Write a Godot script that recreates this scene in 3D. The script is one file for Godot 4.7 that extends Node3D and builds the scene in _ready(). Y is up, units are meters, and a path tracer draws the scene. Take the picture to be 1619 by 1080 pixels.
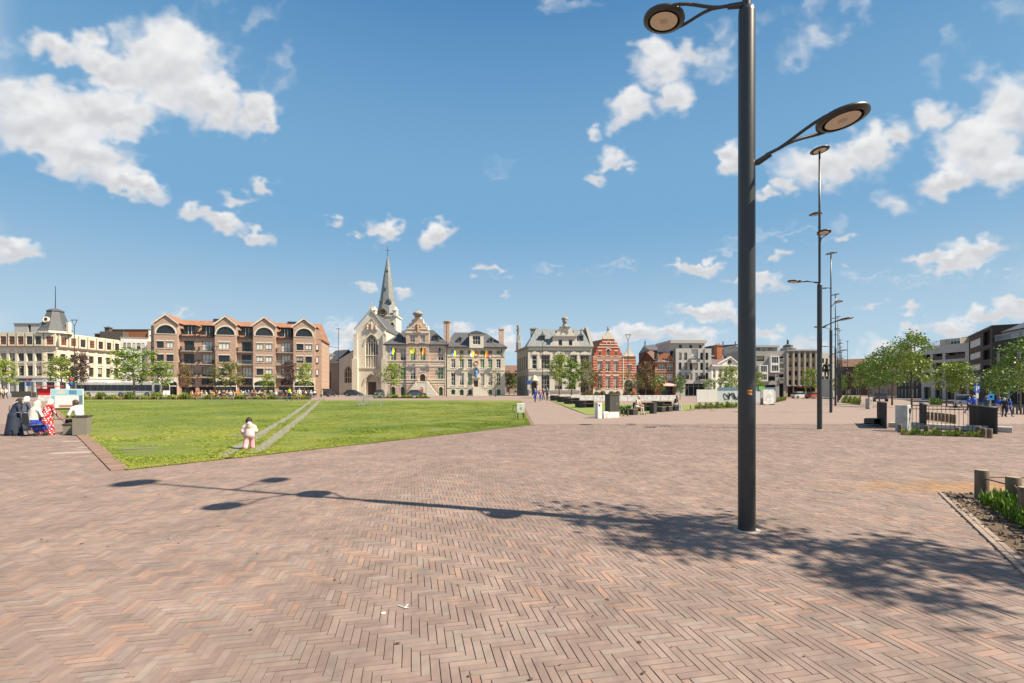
extends Node3D
# A large brick-paved market square: camera, sky and sun first, then the ground, the buildings, and the things.
# Depth d is metres in front of the camera (-z); x is metres to the right. Photo pixels give directions only.
const F := 765.0
const CX := 809.5
const HY := 617.5
const EYE := 1.8
var rng := RandomNumberGenerator.new()
var M := {}
var T := {}
var taken := {}

func ss(a: float, b: float, t: float) -> float:
	var k := clampf((t - a) / (b - a), 0.0, 1.0)
	return k * k * (3.0 - 2.0 * k)

# height of the ground: level plaza, rising a little towards the far streets, falling a little at the right
func G(x: float, d: float) -> float:
	if d < 14.0: return 0.0
	var rise := 0.5 * ss(30.0, 90.0, d) * (1.0 - ss(0.2, 0.6, x / d))
	var lat := (x - (3.03 + 0.69 * (d - 6.245))) * 0.82
	return rise - 0.35 * ss(4.0, 14.0, lat) * ss(14.0, 30.0, d)

# the ground point seen at a photo pixel
func P(px: float, py: float) -> Vector3:
	var d := 30.0
	for i in 12:
		d = F * (EYE - G((px - CX) / F * d, d)) / (py - HY)
	var x := (px - CX) / F * d
	return Vector3(x, G(x, d), -d)

# a point on the ground in the column of pixel px at depth d
func Q(px: float, d: float) -> Vector3:
	var x := (px - CX) / F * d
	return Vector3(x, G(x, d), -d)

func R(a: float, b: float) -> float:
	return rng.randf_range(a, b)

class Mb:
	var v := PackedVector3Array()
	var n := PackedVector3Array()
	var c := PackedColorArray()
	var uv := PackedVector2Array()
	var ix := PackedInt32Array()
	var col := Color.WHITE
	var tf := Transform3D.IDENTITY
	func tri(p: Vector3, q: Vector3, r: Vector3):
		p = tf * p; q = tf * q; r = tf * r
		var nn := (r - p).cross(q - p).normalized()
		var k := v.size()
		v.append(p); v.append(q); v.append(r)
		for i in 3:
			n.append(nn); c.append(col); uv.append(Vector2.ZERO)
			ix.append(k + i)
	func quad(p: Vector3, q: Vector3, r: Vector3, s: Vector3):
		p = tf * p; q = tf * q; r = tf * r; s = tf * s
		var nn := (r - p).cross(q - p)
		if nn.length_squared() < 1e-14: nn = (s - p).cross(r - p)
		nn = nn.normalized()
		var k := v.size()
		v.append(p); v.append(q); v.append(r); v.append(s)
		for i in 4:
			n.append(nn); c.append(col); uv.append(Vector2.ZERO)
		ix.append(k); ix.append(k + 1); ix.append(k + 2); ix.append(k); ix.append(k + 2); ix.append(k + 3)
	func fan(pts: Array, flip := false):
		for i in range(1, pts.size() - 1):
			if flip: tri(pts[0], pts[i + 1], pts[i])
			else: tri(pts[0], pts[i], pts[i + 1])
	# a box from corner a to corner b
	func bx(a: Vector3, b: Vector3):
		var x0 := minf(a.x, b.x); var x1 := maxf(a.x, b.x)
		var y0 := minf(a.y, b.y); var y1 := maxf(a.y, b.y)
		var z0 := minf(a.z, b.z); var z1 := maxf(a.z, b.z)
		quad(Vector3(x0, y1, z1), Vector3(x1, y1, z1), Vector3(x1, y0, z1), Vector3(x0, y0, z1))
		quad(Vector3(x1, y1, z0), Vector3(x0, y1, z0), Vector3(x0, y0, z0), Vector3(x1, y0, z0))
		quad(Vector3(x0, y1, z0), Vector3(x0, y1, z1), Vector3(x0, y0, z1), Vector3(x0, y0, z0))
		quad(Vector3(x1, y1, z1), Vector3(x1, y1, z0), Vector3(x1, y0, z0), Vector3(x1, y0, z1))
		quad(Vector3(x0, y1, z0), Vector3(x1, y1, z0), Vector3(x1, y1, z1), Vector3(x0, y1, z1))
		quad(Vector3(x0, y0, z1), Vector3(x1, y0, z1), Vector3(x1, y0, z0), Vector3(x0, y0, z0))
	# box with chamfered top edges
	func cbx(a: Vector3, b: Vector3, ch: float):
		var y1 := b.y
		var lo := [Vector3(a.x, a.y, a.z), Vector3(b.x, a.y, a.z), Vector3(b.x, a.y, b.z), Vector3(a.x, a.y, b.z)]
		var mi := []
		var hi := []
		var mid := (a + b) * 0.5
		for p in lo:
			mi.append(Vector3(p.x, y1 - ch, p.z))
			hi.append(Vector3(p.x - signf(p.x - mid.x) * ch, y1, p.z - signf(p.z - mid.z) * ch))
		for i in 4:
			var j := (i + 1) % 4
			quad(mi[i], mi[j], lo[j], lo[i])
			quad(hi[i], hi[j], mi[j], mi[i])
		quad(hi[3], hi[2], hi[1], hi[0])
	# a round bar between two points
	func bar(a: Vector3, b: Vector3, ra: float, rb: float, sides := 8, caps := true):
		tube([a, b], [ra, rb], sides, caps)
	func tube(pts: Array, rad: Array, sides := 8, caps := true):
		var rings := []
		var up := Vector3.UP
		var d0: Vector3 = (pts[1] - pts[0]).normalized()
		if absf(d0.dot(up)) > 0.95: up = Vector3.RIGHT
		var sx := d0.cross(up).normalized()
		var base := v.size()
		for i in pts.size():
			var d: Vector3
			if i == 0: d = d0
			elif i == pts.size() - 1: d = (pts[i] - pts[i - 1]).normalized()
			else: d = (pts[i + 1] - pts[i - 1]).normalized()
			sx = (sx - d * sx.dot(d)).normalized()
			var sy := d.cross(sx)
			for k in sides:
				var a := TAU * k / sides
				var o := sx * cos(a) + sy * sin(a)
				v.append(tf * (pts[i] + o * rad[i])); n.append((tf.basis * o).normalized()); c.append(col); uv.append(Vector2.ZERO)
		for i in pts.size() - 1:
			for k in sides:
				var k2 := (k + 1) % sides
				var p := base + i * sides + k
				var q := base + i * sides + k2
				ix.append(p); ix.append(q + sides); ix.append(q)
				ix.append(p); ix.append(p + sides); ix.append(q + sides)
		if caps:
			var save := tf
			tf = Transform3D.IDENTITY
			for e in 2:
				var o: int = base if e == 0 else base + (pts.size() - 1) * sides
				var ring := []
				for k in sides: ring.append(v[o + k])
				fan(ring, e == 0)
			tf = save
	# a surface of revolution about y through o: profile of Vector2(radius, height)
	func lathe(o: Vector3, prof: Array, sides := 12, smooth := true, phase := 0.0):
		if smooth:
			var base := v.size()
			for i in prof.size():
				var d: Vector2
				if i == 0: d = prof[1] - prof[0]
				elif i == prof.size() - 1: d = prof[i] - prof[i - 1]
				else: d = (prof[i] - prof[i - 1]).normalized() + (prof[i + 1] - prof[i]).normalized()
				var nn := Vector2(d.y, -d.x).normalized()
				for k in sides:
					var a: float = TAU * k / sides + phase
					v.append(tf * (o + Vector3(cos(a) * prof[i].x, prof[i].y, sin(a) * prof[i].x)))
					n.append((tf.basis * Vector3(cos(a) * nn.x, nn.y, sin(a) * nn.x)).normalized()); c.append(col); uv.append(Vector2.ZERO)
			for i in prof.size() - 1:
				for k in sides:
					var p := base + i * sides + k
					var q := base + i * sides + (k + 1) % sides
					ix.append(p); ix.append(q + sides); ix.append(p + sides)
					ix.append(p); ix.append(q); ix.append(q + sides)
		else:
			for i in prof.size() - 1:
				for k in sides:
					var a: float = TAU * k / sides + phase
					var b: float = TAU * (k + 1) / sides + phase
					var f := func(t, p): return o + Vector3(cos(t) * p.x, p.y, sin(t) * p.x)
					quad(f.call(b, prof[i]), f.call(b, prof[i + 1]), f.call(a, prof[i + 1]), f.call(a, prof[i]))
	# extrude a polygon in the xy plane from z0 (back) to z1 (front)
	func prism(poly: PackedVector2Array, z0: float, z1: float):
		var t := Geometry2D.triangulate_polygon(poly)
		for i in range(0, t.size(), 3):
			var a := poly[t[i]]; var b := poly[t[i + 1]]; var d := poly[t[i + 2]]
			if (b - a).cross(d - a) > 0.0:
				var e := b; b = d; d = e
			tri(Vector3(a.x, a.y, z1), Vector3(b.x, b.y, z1), Vector3(d.x, d.y, z1))
			tri(Vector3(a.x, a.y, z0), Vector3(d.x, d.y, z0), Vector3(b.x, b.y, z0))
		var cw := Geometry2D.is_polygon_clockwise(poly)
		for i in poly.size():
			var a := poly[i]; var b := poly[(i + 1) % poly.size()]
			if not cw:
				var e := a; a = b; b = e
			quad(Vector3(a.x, a.y, z0), Vector3(b.x, b.y, z0), Vector3(b.x, b.y, z1), Vector3(a.x, a.y, z1))
	func mesh(m = null) -> ArrayMesh:
		var am := ArrayMesh.new()
		if v.size() == 0: return am
		var a := []
		a.resize(Mesh.ARRAY_MAX)
		a[Mesh.ARRAY_VERTEX] = v; a[Mesh.ARRAY_NORMAL] = n; a[Mesh.ARRAY_COLOR] = c; a[Mesh.ARRAY_TEX_UV] = uv; a[Mesh.ARRAY_INDEX] = ix
		am.add_surface_from_arrays(Mesh.PRIMITIVE_TRIANGLES, a)
		if m: am.surface_set_material(0, m)
		return am

func numbered(called: String) -> String:
	taken[called] = taken.get(called, 0) + 1
	return called if taken[called] == 1 else "%s_%03d" % [called, taken[called] - 1]

func meta(o, label, category, group = ""):
	o.set_meta("label", label); o.set_meta("category", category)
	if group: o.set_meta("group", group)

func thing(called, label, category, at := Vector3.ZERO, turn := 0.0, group = "") -> Node3D:
	var o := Node3D.new()
	o.name = numbered(called)
	add_child(o)
	o.position = at; o.rotation.y = turn
	meta(o, label, category, group)
	return o

func part(mb, called, material, parent = self):
	var o := MeshInstance3D.new()
	o.mesh = mb.mesh(material) if mb is Mb else mb
	if mb is Mesh and material: o.material_override = material
	if parent == self: o.name = numbered(called)
	else: o.name = called
	parent.add_child(o, true)
	return o

func struct(mb, called, material, kind = "structure"):
	var o = part(mb, called, material)
	o.set_meta("kind", kind)
	return o

func copy(o, at: Vector3, turn: float, label = "", group = ""):
	var base: String = o.name
	if base.length() > 4 and base[base.length() - 4] == "_" and base.substr(base.length() - 3).is_valid_int(): base = base.substr(0, base.length() - 4)
	var r = o.duplicate()
	r.name = numbered(base)
	add_child(r)
	r.position = at; r.rotation.y = turn
	if label: r.set_meta("label", label)
	if group: r.set_meta("group", group)
	return r

# ---------------------------------------------------------------- materials
func lin(r, g, b) -> Color:
	return Color(r, g, b).linear_to_srgb()

func noise_tex(called: String, sd: int, freq: float, depth: float, octaves := 5, size := 512, stretch := Vector2i.ONE):
	# a pale map whose darkest specks are `depth` below white
	var f := FastNoiseLite.new()
	f.seed = sd; f.frequency = freq; f.fractal_octaves = octaves; f.noise_type = FastNoiseLite.TYPE_SIMPLEX_SMOOTH
	var im := f.get_seamless_image(size / stretch.x, size / stretch.y)
	if stretch != Vector2i.ONE: im.resize(size, size, Image.INTERPOLATE_CUBIC)
	im.convert(Image.FORMAT_L8)
	var by := im.get_data()
	for i in by.size(): by[i] = 255 - int((255 - by[i]) * depth)
	im = Image.create_from_data(size, size, false, Image.FORMAT_L8, by)
	im.convert(Image.FORMAT_RGB8)
	im.generate_mipmaps()
	T[called] = ImageTexture.create_from_image(im)
	return T[called]

func mat(called: String, col: Color, rough := 0.8, tex := "", scale := 1.0, metal := 0.0, vc := false) -> StandardMaterial3D:
	var m := StandardMaterial3D.new()
	m.resource_name = called
	m.albedo_color = col; m.roughness = rough; m.metallic = metal
	m.vertex_color_use_as_albedo = vc
	if tex:
		m.albedo_texture = T[tex]
		m.uv1_triplanar = true
		m.uv1_scale = Vector3.ONE * scale
	M[called] = m
	return m

func textures():
	noise_tex("mottle", 1, 0.02, 0.2, 6)
	noise_tex("dusty", 6, 0.006, 0.17, 7, 1024)
	noise_tex("soft", 2, 0.008, 0.2, 4)
	noise_tex("grain", 3, 0.05, 0.4, 4)
	noise_tex("streak", 4, 0.03, 0.4, 4, 512, Vector2i(1, 8))
	# far brickwork: courses too small to tell apart
	var im := Image.create(128, 128, false, Image.FORMAT_RGB8)
	var r2 := RandomNumberGenerator.new()
	r2.seed = 5
	im.fill(Color(0.86, 0.84, 0.8))
	for row in 16:
		for k in 4:
			var t := r2.randf_range(0.72, 1.0)
			im.fill_rect(Rect2i((k * 32 + (16 if row % 2 else 0)) % 128, row * 8, 30, 7), Color(t, t * r2.randf_range(0.93, 1.0), t * r2.randf_range(0.9, 1.0)))
			if row % 2 and k == 3: im.fill_rect(Rect2i(0, row * 8, 14, 7), Color(t, t * 0.97, t * 0.95))
	im.generate_mipmaps()
	T["courses"] = ImageTexture.create_from_image(im)
	# roof slates / tiles seen from far off: rows of small pieces
	im = Image.create(128, 128, false, Image.FORMAT_RGB8)
	im.fill(Color(0.62, 0.62, 0.62))
	for row in 16:
		for k in 8:
			var t := r2.randf_range(0.78, 1.0)
			im.fill_rect(Rect2i((k * 16 + (8 if row % 2 else 0)) % 128, row * 8, 15, 7), Color(t, t, t))
	im.generate_mipmaps()
	T["slates"] = ImageTexture.create_from_image(im)

func materials():
	mat("lamp_paint", lin(0.05, 0.051, 0.05), 0.36, "grain", 3.0, 0.0)
	mat("lens", lin(0.55, 0.47, 0.36), 0.25)
	mat("black_metal", lin(0.022, 0.022, 0.023), 0.5)
	mat("dark_grey", lin(0.055, 0.055, 0.055), 0.6, "grain", 2.0)
	mat("steel", lin(0.45, 0.46, 0.47), 0.4, "", 1.0, 0.7)
	mat("white_paint", lin(0.78, 0.77, 0.74), 0.5, "soft", 0.5)
	mat("cream", lin(0.74, 0.65, 0.50), 0.8, "soft", 0.3)
	mat("stone", lin(0.72, 0.65, 0.52), 0.85, "mottle", 0.2)
	mat("stone_pale", lin(0.78, 0.72, 0.60), 0.85, "mottle", 0.3)
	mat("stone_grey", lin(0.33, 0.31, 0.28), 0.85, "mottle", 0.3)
	mat("concrete", lin(0.40, 0.385, 0.35), 0.85, "mottle", 0.3)
	mat("concrete_light", lin(0.55, 0.53, 0.49), 0.85, "mottle", 0.3)
	mat("brick_brown", lin(0.53, 0.39, 0.305), 0.9, "courses", 0.8)
	mat("brick_red", lin(0.60, 0.15, 0.07), 0.9, "courses", 0.8)
	mat("brick_orange", lin(0.46, 0.18, 0.085), 0.9, "courses", 0.8)
	mat("brick_pink", lin(0.67, 0.52, 0.42), 0.9, "courses", 0.8)
	mat("brick_dark", lin(0.10, 0.065, 0.05), 0.9, "courses", 0.8)
	mat("brick_black", lin(0.045, 0.037, 0.033), 0.85, "courses", 0.8)
	mat("tile_orange", lin(0.40, 0.19, 0.11), 0.85, "slates", 0.5)
	mat("tile_brown", lin(0.24, 0.13, 0.085), 0.85, "slates", 0.5)
	mat("slate", lin(0.115, 0.12, 0.13), 0.6, "slates", 0.5)
	mat("slate_light", lin(0.26, 0.28, 0.28), 0.55, "slates", 0.5)
	mat("zinc", lin(0.16, 0.18, 0.21), 0.5, "streak", 0.3)
	mat("glass_dark", lin(0.022, 0.026, 0.03), 0.06)
	mat("glass_blind", lin(0.34, 0.32, 0.28), 0.85)
	mat("glass_curtain", lin(0.60, 0.58, 0.53), 0.85)
	mat("glass_green", lin(0.09, 0.19, 0.05), 0.15)  # green tint put into the pane colour itself
	mat("frame_white", lin(0.70, 0.69, 0.65), 0.5)
	mat("frame_dark", lin(0.03, 0.03, 0.03), 0.5)
	mat("frame_brown", lin(0.09, 0.05, 0.03), 0.6)
	mat("wood", lin(0.24, 0.18, 0.115), 0.85, "streak", 1.0)
	mat("wood_dark", lin(0.075, 0.06, 0.048), 0.8, "streak", 1.0)
	mat("door_green", lin(0.02, 0.11, 0.05), 0.5)
	mat("door_brown", lin(0.07, 0.045, 0.03), 0.6)
	mat("soil", lin(0.15, 0.10, 0.062), 1.0, "grain", 1.5)
	mat("gold", lin(0.75, 0.5, 0.12), 0.3, "", 1.0, 0.8)
	mat("tyre", lin(0.02, 0.02, 0.02), 0.8)
	mat("vcol", Color.WHITE, 0.75, "", 1.0, 0.0, true)
	mat("vcol_gloss", Color.WHITE, 0.3, "", 1.0, 0.0, true)
	M.vcol_gloss.clearcoat_enabled = true
	M.vcol_gloss.clearcoat = 0.6
	mat("rust", lin(0.16, 0.06, 0.03), 0.8)
	mat("bark", lin(0.16, 0.125, 0.09), 0.95, "streak", 2.0)

func flat(r, g, b, rough := 0.6) -> StandardMaterial3D:
	var key := "f_%.3f_%.3f_%.3f_%.2f" % [r, g, b, rough]
	if not M.has(key): mat(key, lin(r, g, b), rough)
	return M[key]

# ---------------------------------------------------------------- camera, sky, sun
func view():
	var cam := Camera3D.new()
	cam.name = "camera"
	add_child(cam)
	cam.position = Vector3(0, EYE, 0)
	cam.near = 0.1
	cam.far = 4000.0
	cam.projection = Camera3D.PROJECTION_FRUSTUM
	cam.size = 0.1 * 1080.0 / F
	cam.frustum_offset = Vector2(0, 0.1 * (HY - 540.0) / F)
	cam.current = true
	var env := Environment.new()
	env.tonemap_mode = Environment.TONE_MAPPER_LINEAR
	env.tonemap_exposure = 2.0
	env.sdfgi_enabled = true; env.ssao_enabled = true; env.ssil_enabled = true
	env.background_mode = Environment.BG_SKY
	var sky := Sky.new()
	var pm := PanoramaSkyMaterial.new()
	pm.panorama = sky_image()
	sky.sky_material = pm
	env.sky = sky
	env.background_energy_multiplier = 1.0
	var we := WorldEnvironment.new()
	we.environment = env
	add_child(we)
	var sun := DirectionalLight3D.new()
	sun.name = "sun"
	add_child(sun)
	sun.look_at_from_position(Vector3.ZERO, Vector3(-10.34, -12.9, -3.22))
	sun.light_energy = 1.6
	sun.light_color = Color(1.0, 0.945, 0.85)
	sun.light_angular_distance = 0.5
	sun.shadow_enabled = true

func sky_at(el: float, az := 0.0) -> Vector3:
	# clear air: deep blue above, paler towards the horizon
	var t := clampf(el / 0.85, 0.0, 1.0)
	var lo := Vector3(0.262, 0.345, 0.402)
	var mid := Vector3(0.098, 0.206, 0.328)
	var hi := Vector3(0.024, 0.100, 0.226)
	var c := lo.lerp(mid, ss(0.0, 0.42, t)) if t < 0.42 else mid.lerp(hi, ss(0.0, 1.0, (t - 0.42) / 0.58))
	return c

# clouds by the pixels of the photograph: x, y, half width, half height, turn in degrees, strength
const CLOUDS := [
	[262, 100, 95, 78, 25, 1.15], [330, 155, 95, 48, 25, 1.1], [402, 172, 40, 40, 0, 1.0], [175, 110, 95, 36, 18, 0.95], [90, 78, 70, 22, 20, 0.8], [140, 60, 30, 26, 0, 0.7], [225, 80, 45, 50, 0, 0.9], [415, 195, 30, 16, 30, 0.9],
	[60, 190, 130, 62, 12, 1.1], [150, 175, 100, 50, 8, 1.0], [190, 185, 75, 38, 0, 1.0], [130, 245, 100, 42, 15, 1.1], [195, 290, 70, 20, 12, 1.0], [20, 160, 70, 50, 0, 0.9], [230, 297, 32, 13, 5, 1.0], [60, 140, 80, 20, 0, 0.6],
	[16, 394, 50, 21, 12, 1.1], [345, 348, 60, 16, 17, 1.0], [302, 337, 26, 16, 0, 0.9], [405, 374, 32, 9, 22, 0.8], [375, 312, 36, 11, 0, 0.75], [418, 298, 26, 14, 15, 0.8],
	[607, 366, 30, 22, 0, 0.85], [690, 367, 26, 20, -10, 0.85], [770, 426, 30, 8, -5, 0.7], [535, 350, 17, 5, 10, 0.5], [559, 372, 9, 7, 0, 0.5], [640, 463, 18, 6, 8, 0.55], [577, 458, 18, 6, 8, 0.55], [797, 463, 12, 6, 0, 0.4],
	[1045, 105, 52, 50, 0, 0.85], [1000, 165, 42, 36, -30, 0.85], [1085, 85, 30, 28, 0, 0.6], [1020, 72, 26, 16, 0, 0.6], [1060, 150, 40, 30, 0, 0.7], [943, 282, 20, 13, 0, 0.7], [962, 255, 28, 14, -30, 0.5], [990, 262, 10, 7, 0, 0.4], [940, 212, 12, 8, 0, 0.4],
	[1152, 248, 26, 28, 0, 1.0], [1310, 262, 88, 42, -12, 1.0], [1375, 235, 52, 46, 0, 1.0], [1240, 290, 30, 16, 0, 0.7], [1420, 215, 30, 30, 0, 0.7], [1215, 307, 16, 8, 0, 0.6],
	[1550, 235, 85, 66, -15, 1.0], [1610, 175, 70, 56, 0, 0.95], [1505, 290, 60, 28, -10, 1.0], [1590, 275, 60, 30, 0, 0.9], [1490, 185, 50, 26, 0, 0.5], [1420, 325, 30, 14, 20, 0.45],
	[1100, 425, 44, 15, -4, 0.95], [1500, 410, 75, 18, -5, 1.0], [1540, 395, 60, 16, -5, 0.95], [1230, 401, 20, 8, 0, 0.7], [1335, 373, 16, 7, 0, 0.6], [1340, 415, 10, 5, 0, 0.5], [1200, 445, 50, 11, 0, 0.7], [1115, 491, 60, 16, 2, 0.95], [1150, 500, 30, 13, 0, 0.8],
	[1570, 497, 70, 17, -8, 1.0], [1610, 480, 40, 14, 0, 0.9], [1500, 520, 40, 14, 0, 0.8], [1443, 490, 20, 8, 0, 0.7], [1375, 480, 20, 6, 0, 0.6], [1445, 521, 28, 11, 0, 0.75], [1400, 560, 60, 22, 0, 0.7],
	[1010, 528, 55, 15, 0, 0.95], [1080, 530, 60, 14, 5, 0.9], [955, 535, 30, 12, 0, 0.8], [1210, 525, 30, 12, 0, 0.8], [1270, 545, 60, 12, 0, 0.7], [545, 530, 34, 20, 0, 0.85], [530, 560, 26, 20, 0, 0.8], [800, 540, 25, 26, 0, 0.8], [720, 520, 30, 10, 0, 0.7], [280, 492, 24, 8, 0, 0.5], [1340, 590, 50, 20, 0, 0.6],
	[370, 60, 70, 70, 40, 0.28], [400, 100, 60, 40, 40, 0.28], [1240, 375, 90, 18, -10, 0.3], [1480, 440, 120, 14, 0, 0.3], [900, 425, 90, 10, -6, 0.28], [780, 265, 40, 14, 0, 0.22], [1560, 60, 110, 40, -35, 0.3], [1230, 60, 120, 40, -20, 0.22], [900, 8, 40, 10, 0, 0.3], [5, 60, 30, 40, 0, 0.3]]

func sky_image() -> ImageTexture:
	var W := 3072
	var Hh := 1536
	var nz := FastNoiseLite.new()
	nz.seed = 11; nz.noise_type = FastNoiseLite.TYPE_SIMPLEX_SMOOTH; nz.frequency = 0.011; nz.fractal_octaves = 5; nz.fractal_gain = 0.45
	var nw := FastNoiseLite.new()
	nw.seed = 23; nw.noise_type = FastNoiseLite.TYPE_SIMPLEX_SMOOTH; nw.frequency = 0.02; nw.fractal_octaves = 4
	# the whole sky first, coarsely: the same air with scattered clouds
	var lw := 512
	var lh := 256
	var low := Image.create(lw, lh, false, Image.FORMAT_RGBF)
	for j in lh:
		var el := PI * (0.5 - (j + 0.5) / lh)
		var base := sky_at(maxf(el, 0.0))
		for i in lw:
			var c := base
			if el > 0.02:
				var az := TAU * i / lw
				var q := Vector2(sin(az), cos(az)) / (tan(el) + 0.25) * 160.0
				var k := nz.get_noise_2d(q.x, q.y) + 0.25 * nw.get_noise_2d(q.x * 0.3, q.y * 0.3)
				var al := ss(0.16, 0.40, k) * 0.9
				c = c.lerp(Vector3(0.42, 0.42, 0.43), al)
			low.set_pixel(i, j, Color(c.x, c.y, c.z))
	low.resize(W, Hh, Image.INTERPOLATE_BILINEAR)
	# then the part in view, finely
	var x0 := -int(W * 52.0 / 360.0)
	var x1 := -x0
	var y0 := int(Hh * (90.0 - 46.0) / 180.0)
	var y1 := Hh / 2
	var ww := x1 - x0
	var den := PackedFloat32Array()
	den.resize(ww * (y1 - y0))
	var wx := PackedFloat32Array()
	var wy := PackedFloat32Array()
	wx.resize(den.size()); wy.resize(den.size())
	for j in range(y0, y1):
		var el := PI * (0.5 - (j + 0.5) / Hh)
		var te := tan(el)
		for i in range(x0, x1):
			var az := TAU * (i + 0.5) / W
			var k := (j - y0) * ww + i - x0
			var px := CX + F * tan(az)
			var py := HY - F * te / cos(az)
			wx[k] = px + 20.0 * nw.get_noise_2d(px, py * 1.5)
			wy[k] = py + 20.0 * nw.get_noise_2d(px + 900.0, py * 1.5 + 300.0)
			den[k] = -1.0
	for e in CLOUDS:
		var ca := cos(deg_to_rad(e[4])); var sa := sin(deg_to_rad(e[4]))
		var r: float = maxf(e[2], e[3]) * 1.6 + 40.0
		var az0 := atan2(e[0] - r - CX, F); var az1 := atan2(e[0] + r - CX, F)
		var i0 := maxi(x0, int(az0 / TAU * W) - 1); var i1 := mini(x1, int(az1 / TAU * W) + 2)
		var far := maxf(1.0 / cos(az0), 1.0 / cos(az1))
		var near := 1.0 if az0 * az1 < 0.0 else minf(1.0 / cos(az0), 1.0 / cos(az1))
		var el1 := atan((HY - e[1] + r) / F / near); var el0 := atan((HY - e[1] - r) / F / (far if HY - e[1] - r > 0.0 else near))
		var j0 := maxi(y0, int((0.5 - el1 / PI) * Hh) - 1); var j1 := mini(y1, int((0.5 - el0 / PI) * Hh) + 2)
		for j in range(j0, j1):
			for i in range(i0, i1):
				var k := (j - y0) * ww + i - x0
				var dx: float = wx[k] - e[0]; var dy: float = wy[k] - e[1]
				var a: float = (dx * ca + dy * sa) / e[2]; var b: float = (dy * ca - dx * sa) / e[3]
				var q: float = (1.0 - sqrt(a * a + b * b)) * e[5]
				if e[5] < 0.35: q = minf(q * 1.6, -0.06)
				if q > den[k]: den[k] = q
	for j in range(y0, y1):
		var el := PI * (0.5 - (j + 0.5) / Hh)
		var base := sky_at(el)
		for i in range(x0, x1):
			var k := (j - y0) * ww + i - x0
			var c := base
			if den[k] > -0.6:
				var px := wx[k]; var py := wy[k]
				var sc := clampf((HY - py) / 260.0, 0.35, 1.0)
				var nn := nz.get_noise_2d(px / sc, py * 1.25 / sc)
				var dd := den[k] + nn * 0.36
				var al := ss(-0.12, 0.48, dd)
				if al > 0.0:
					var up := mini(k + ww * 7, den.size() - 1)
					var lit := clampf(0.5 + (den[up] - den[k]) * 1.1 + nn * 0.35, 0.0, 1.0)
					var thick := ss(0.25, 0.9, dd)
					var cc := Vector3(0.36, 0.362, 0.372).lerp(Vector3(0.46, 0.457, 0.452), lit)
					cc = cc.lerp(cc * 0.9, thick * (1.0 - lit))
					c = base.lerp(cc, al * 0.96)
			var ed := minf(ss(0.0, 60.0, i - x0), ss(0.0, 60.0, x1 - i)) * ss(0.0, 30.0, j - y0)
			var col := Color(c.x, c.y, c.z)
			var xi := posmod(i, W)
			if ed < 1.0: col = low.get_pixel(xi, j).lerp(col, ed)
			low.set_pixel(xi, j, col)
	return ImageTexture.create_from_image(low)

# ---------------------------------------------------------------- ground
const BW := 0.0608     # brick width with its joint; a brick is four of these long
const BA := Vector2(0.979, 0.204)    # (x, d) of the two brick directions
const BB := Vector2(-0.204, 0.979)
var lawn := PackedVector2Array()     # (x, d)
var bed_near := PackedVector2Array()
var pave_noise := FastNoiseLite.new()

func tone(k: float, q: float) -> Color:
	# clay pavers: greyish brown, some pink-orange, a few grey
	var c: Color
	if k < 0.76: c = Color(0.228, 0.164, 0.139).lerp(Color(0.264, 0.194, 0.165), q)
	elif k < 0.92: c = Color(0.308, 0.194, 0.150).lerp(Color(0.282, 0.189, 0.151), q)
	else: c = Color(0.234, 0.182, 0.156).lerp(Color(0.262, 0.208, 0.179), q)
	return c

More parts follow.
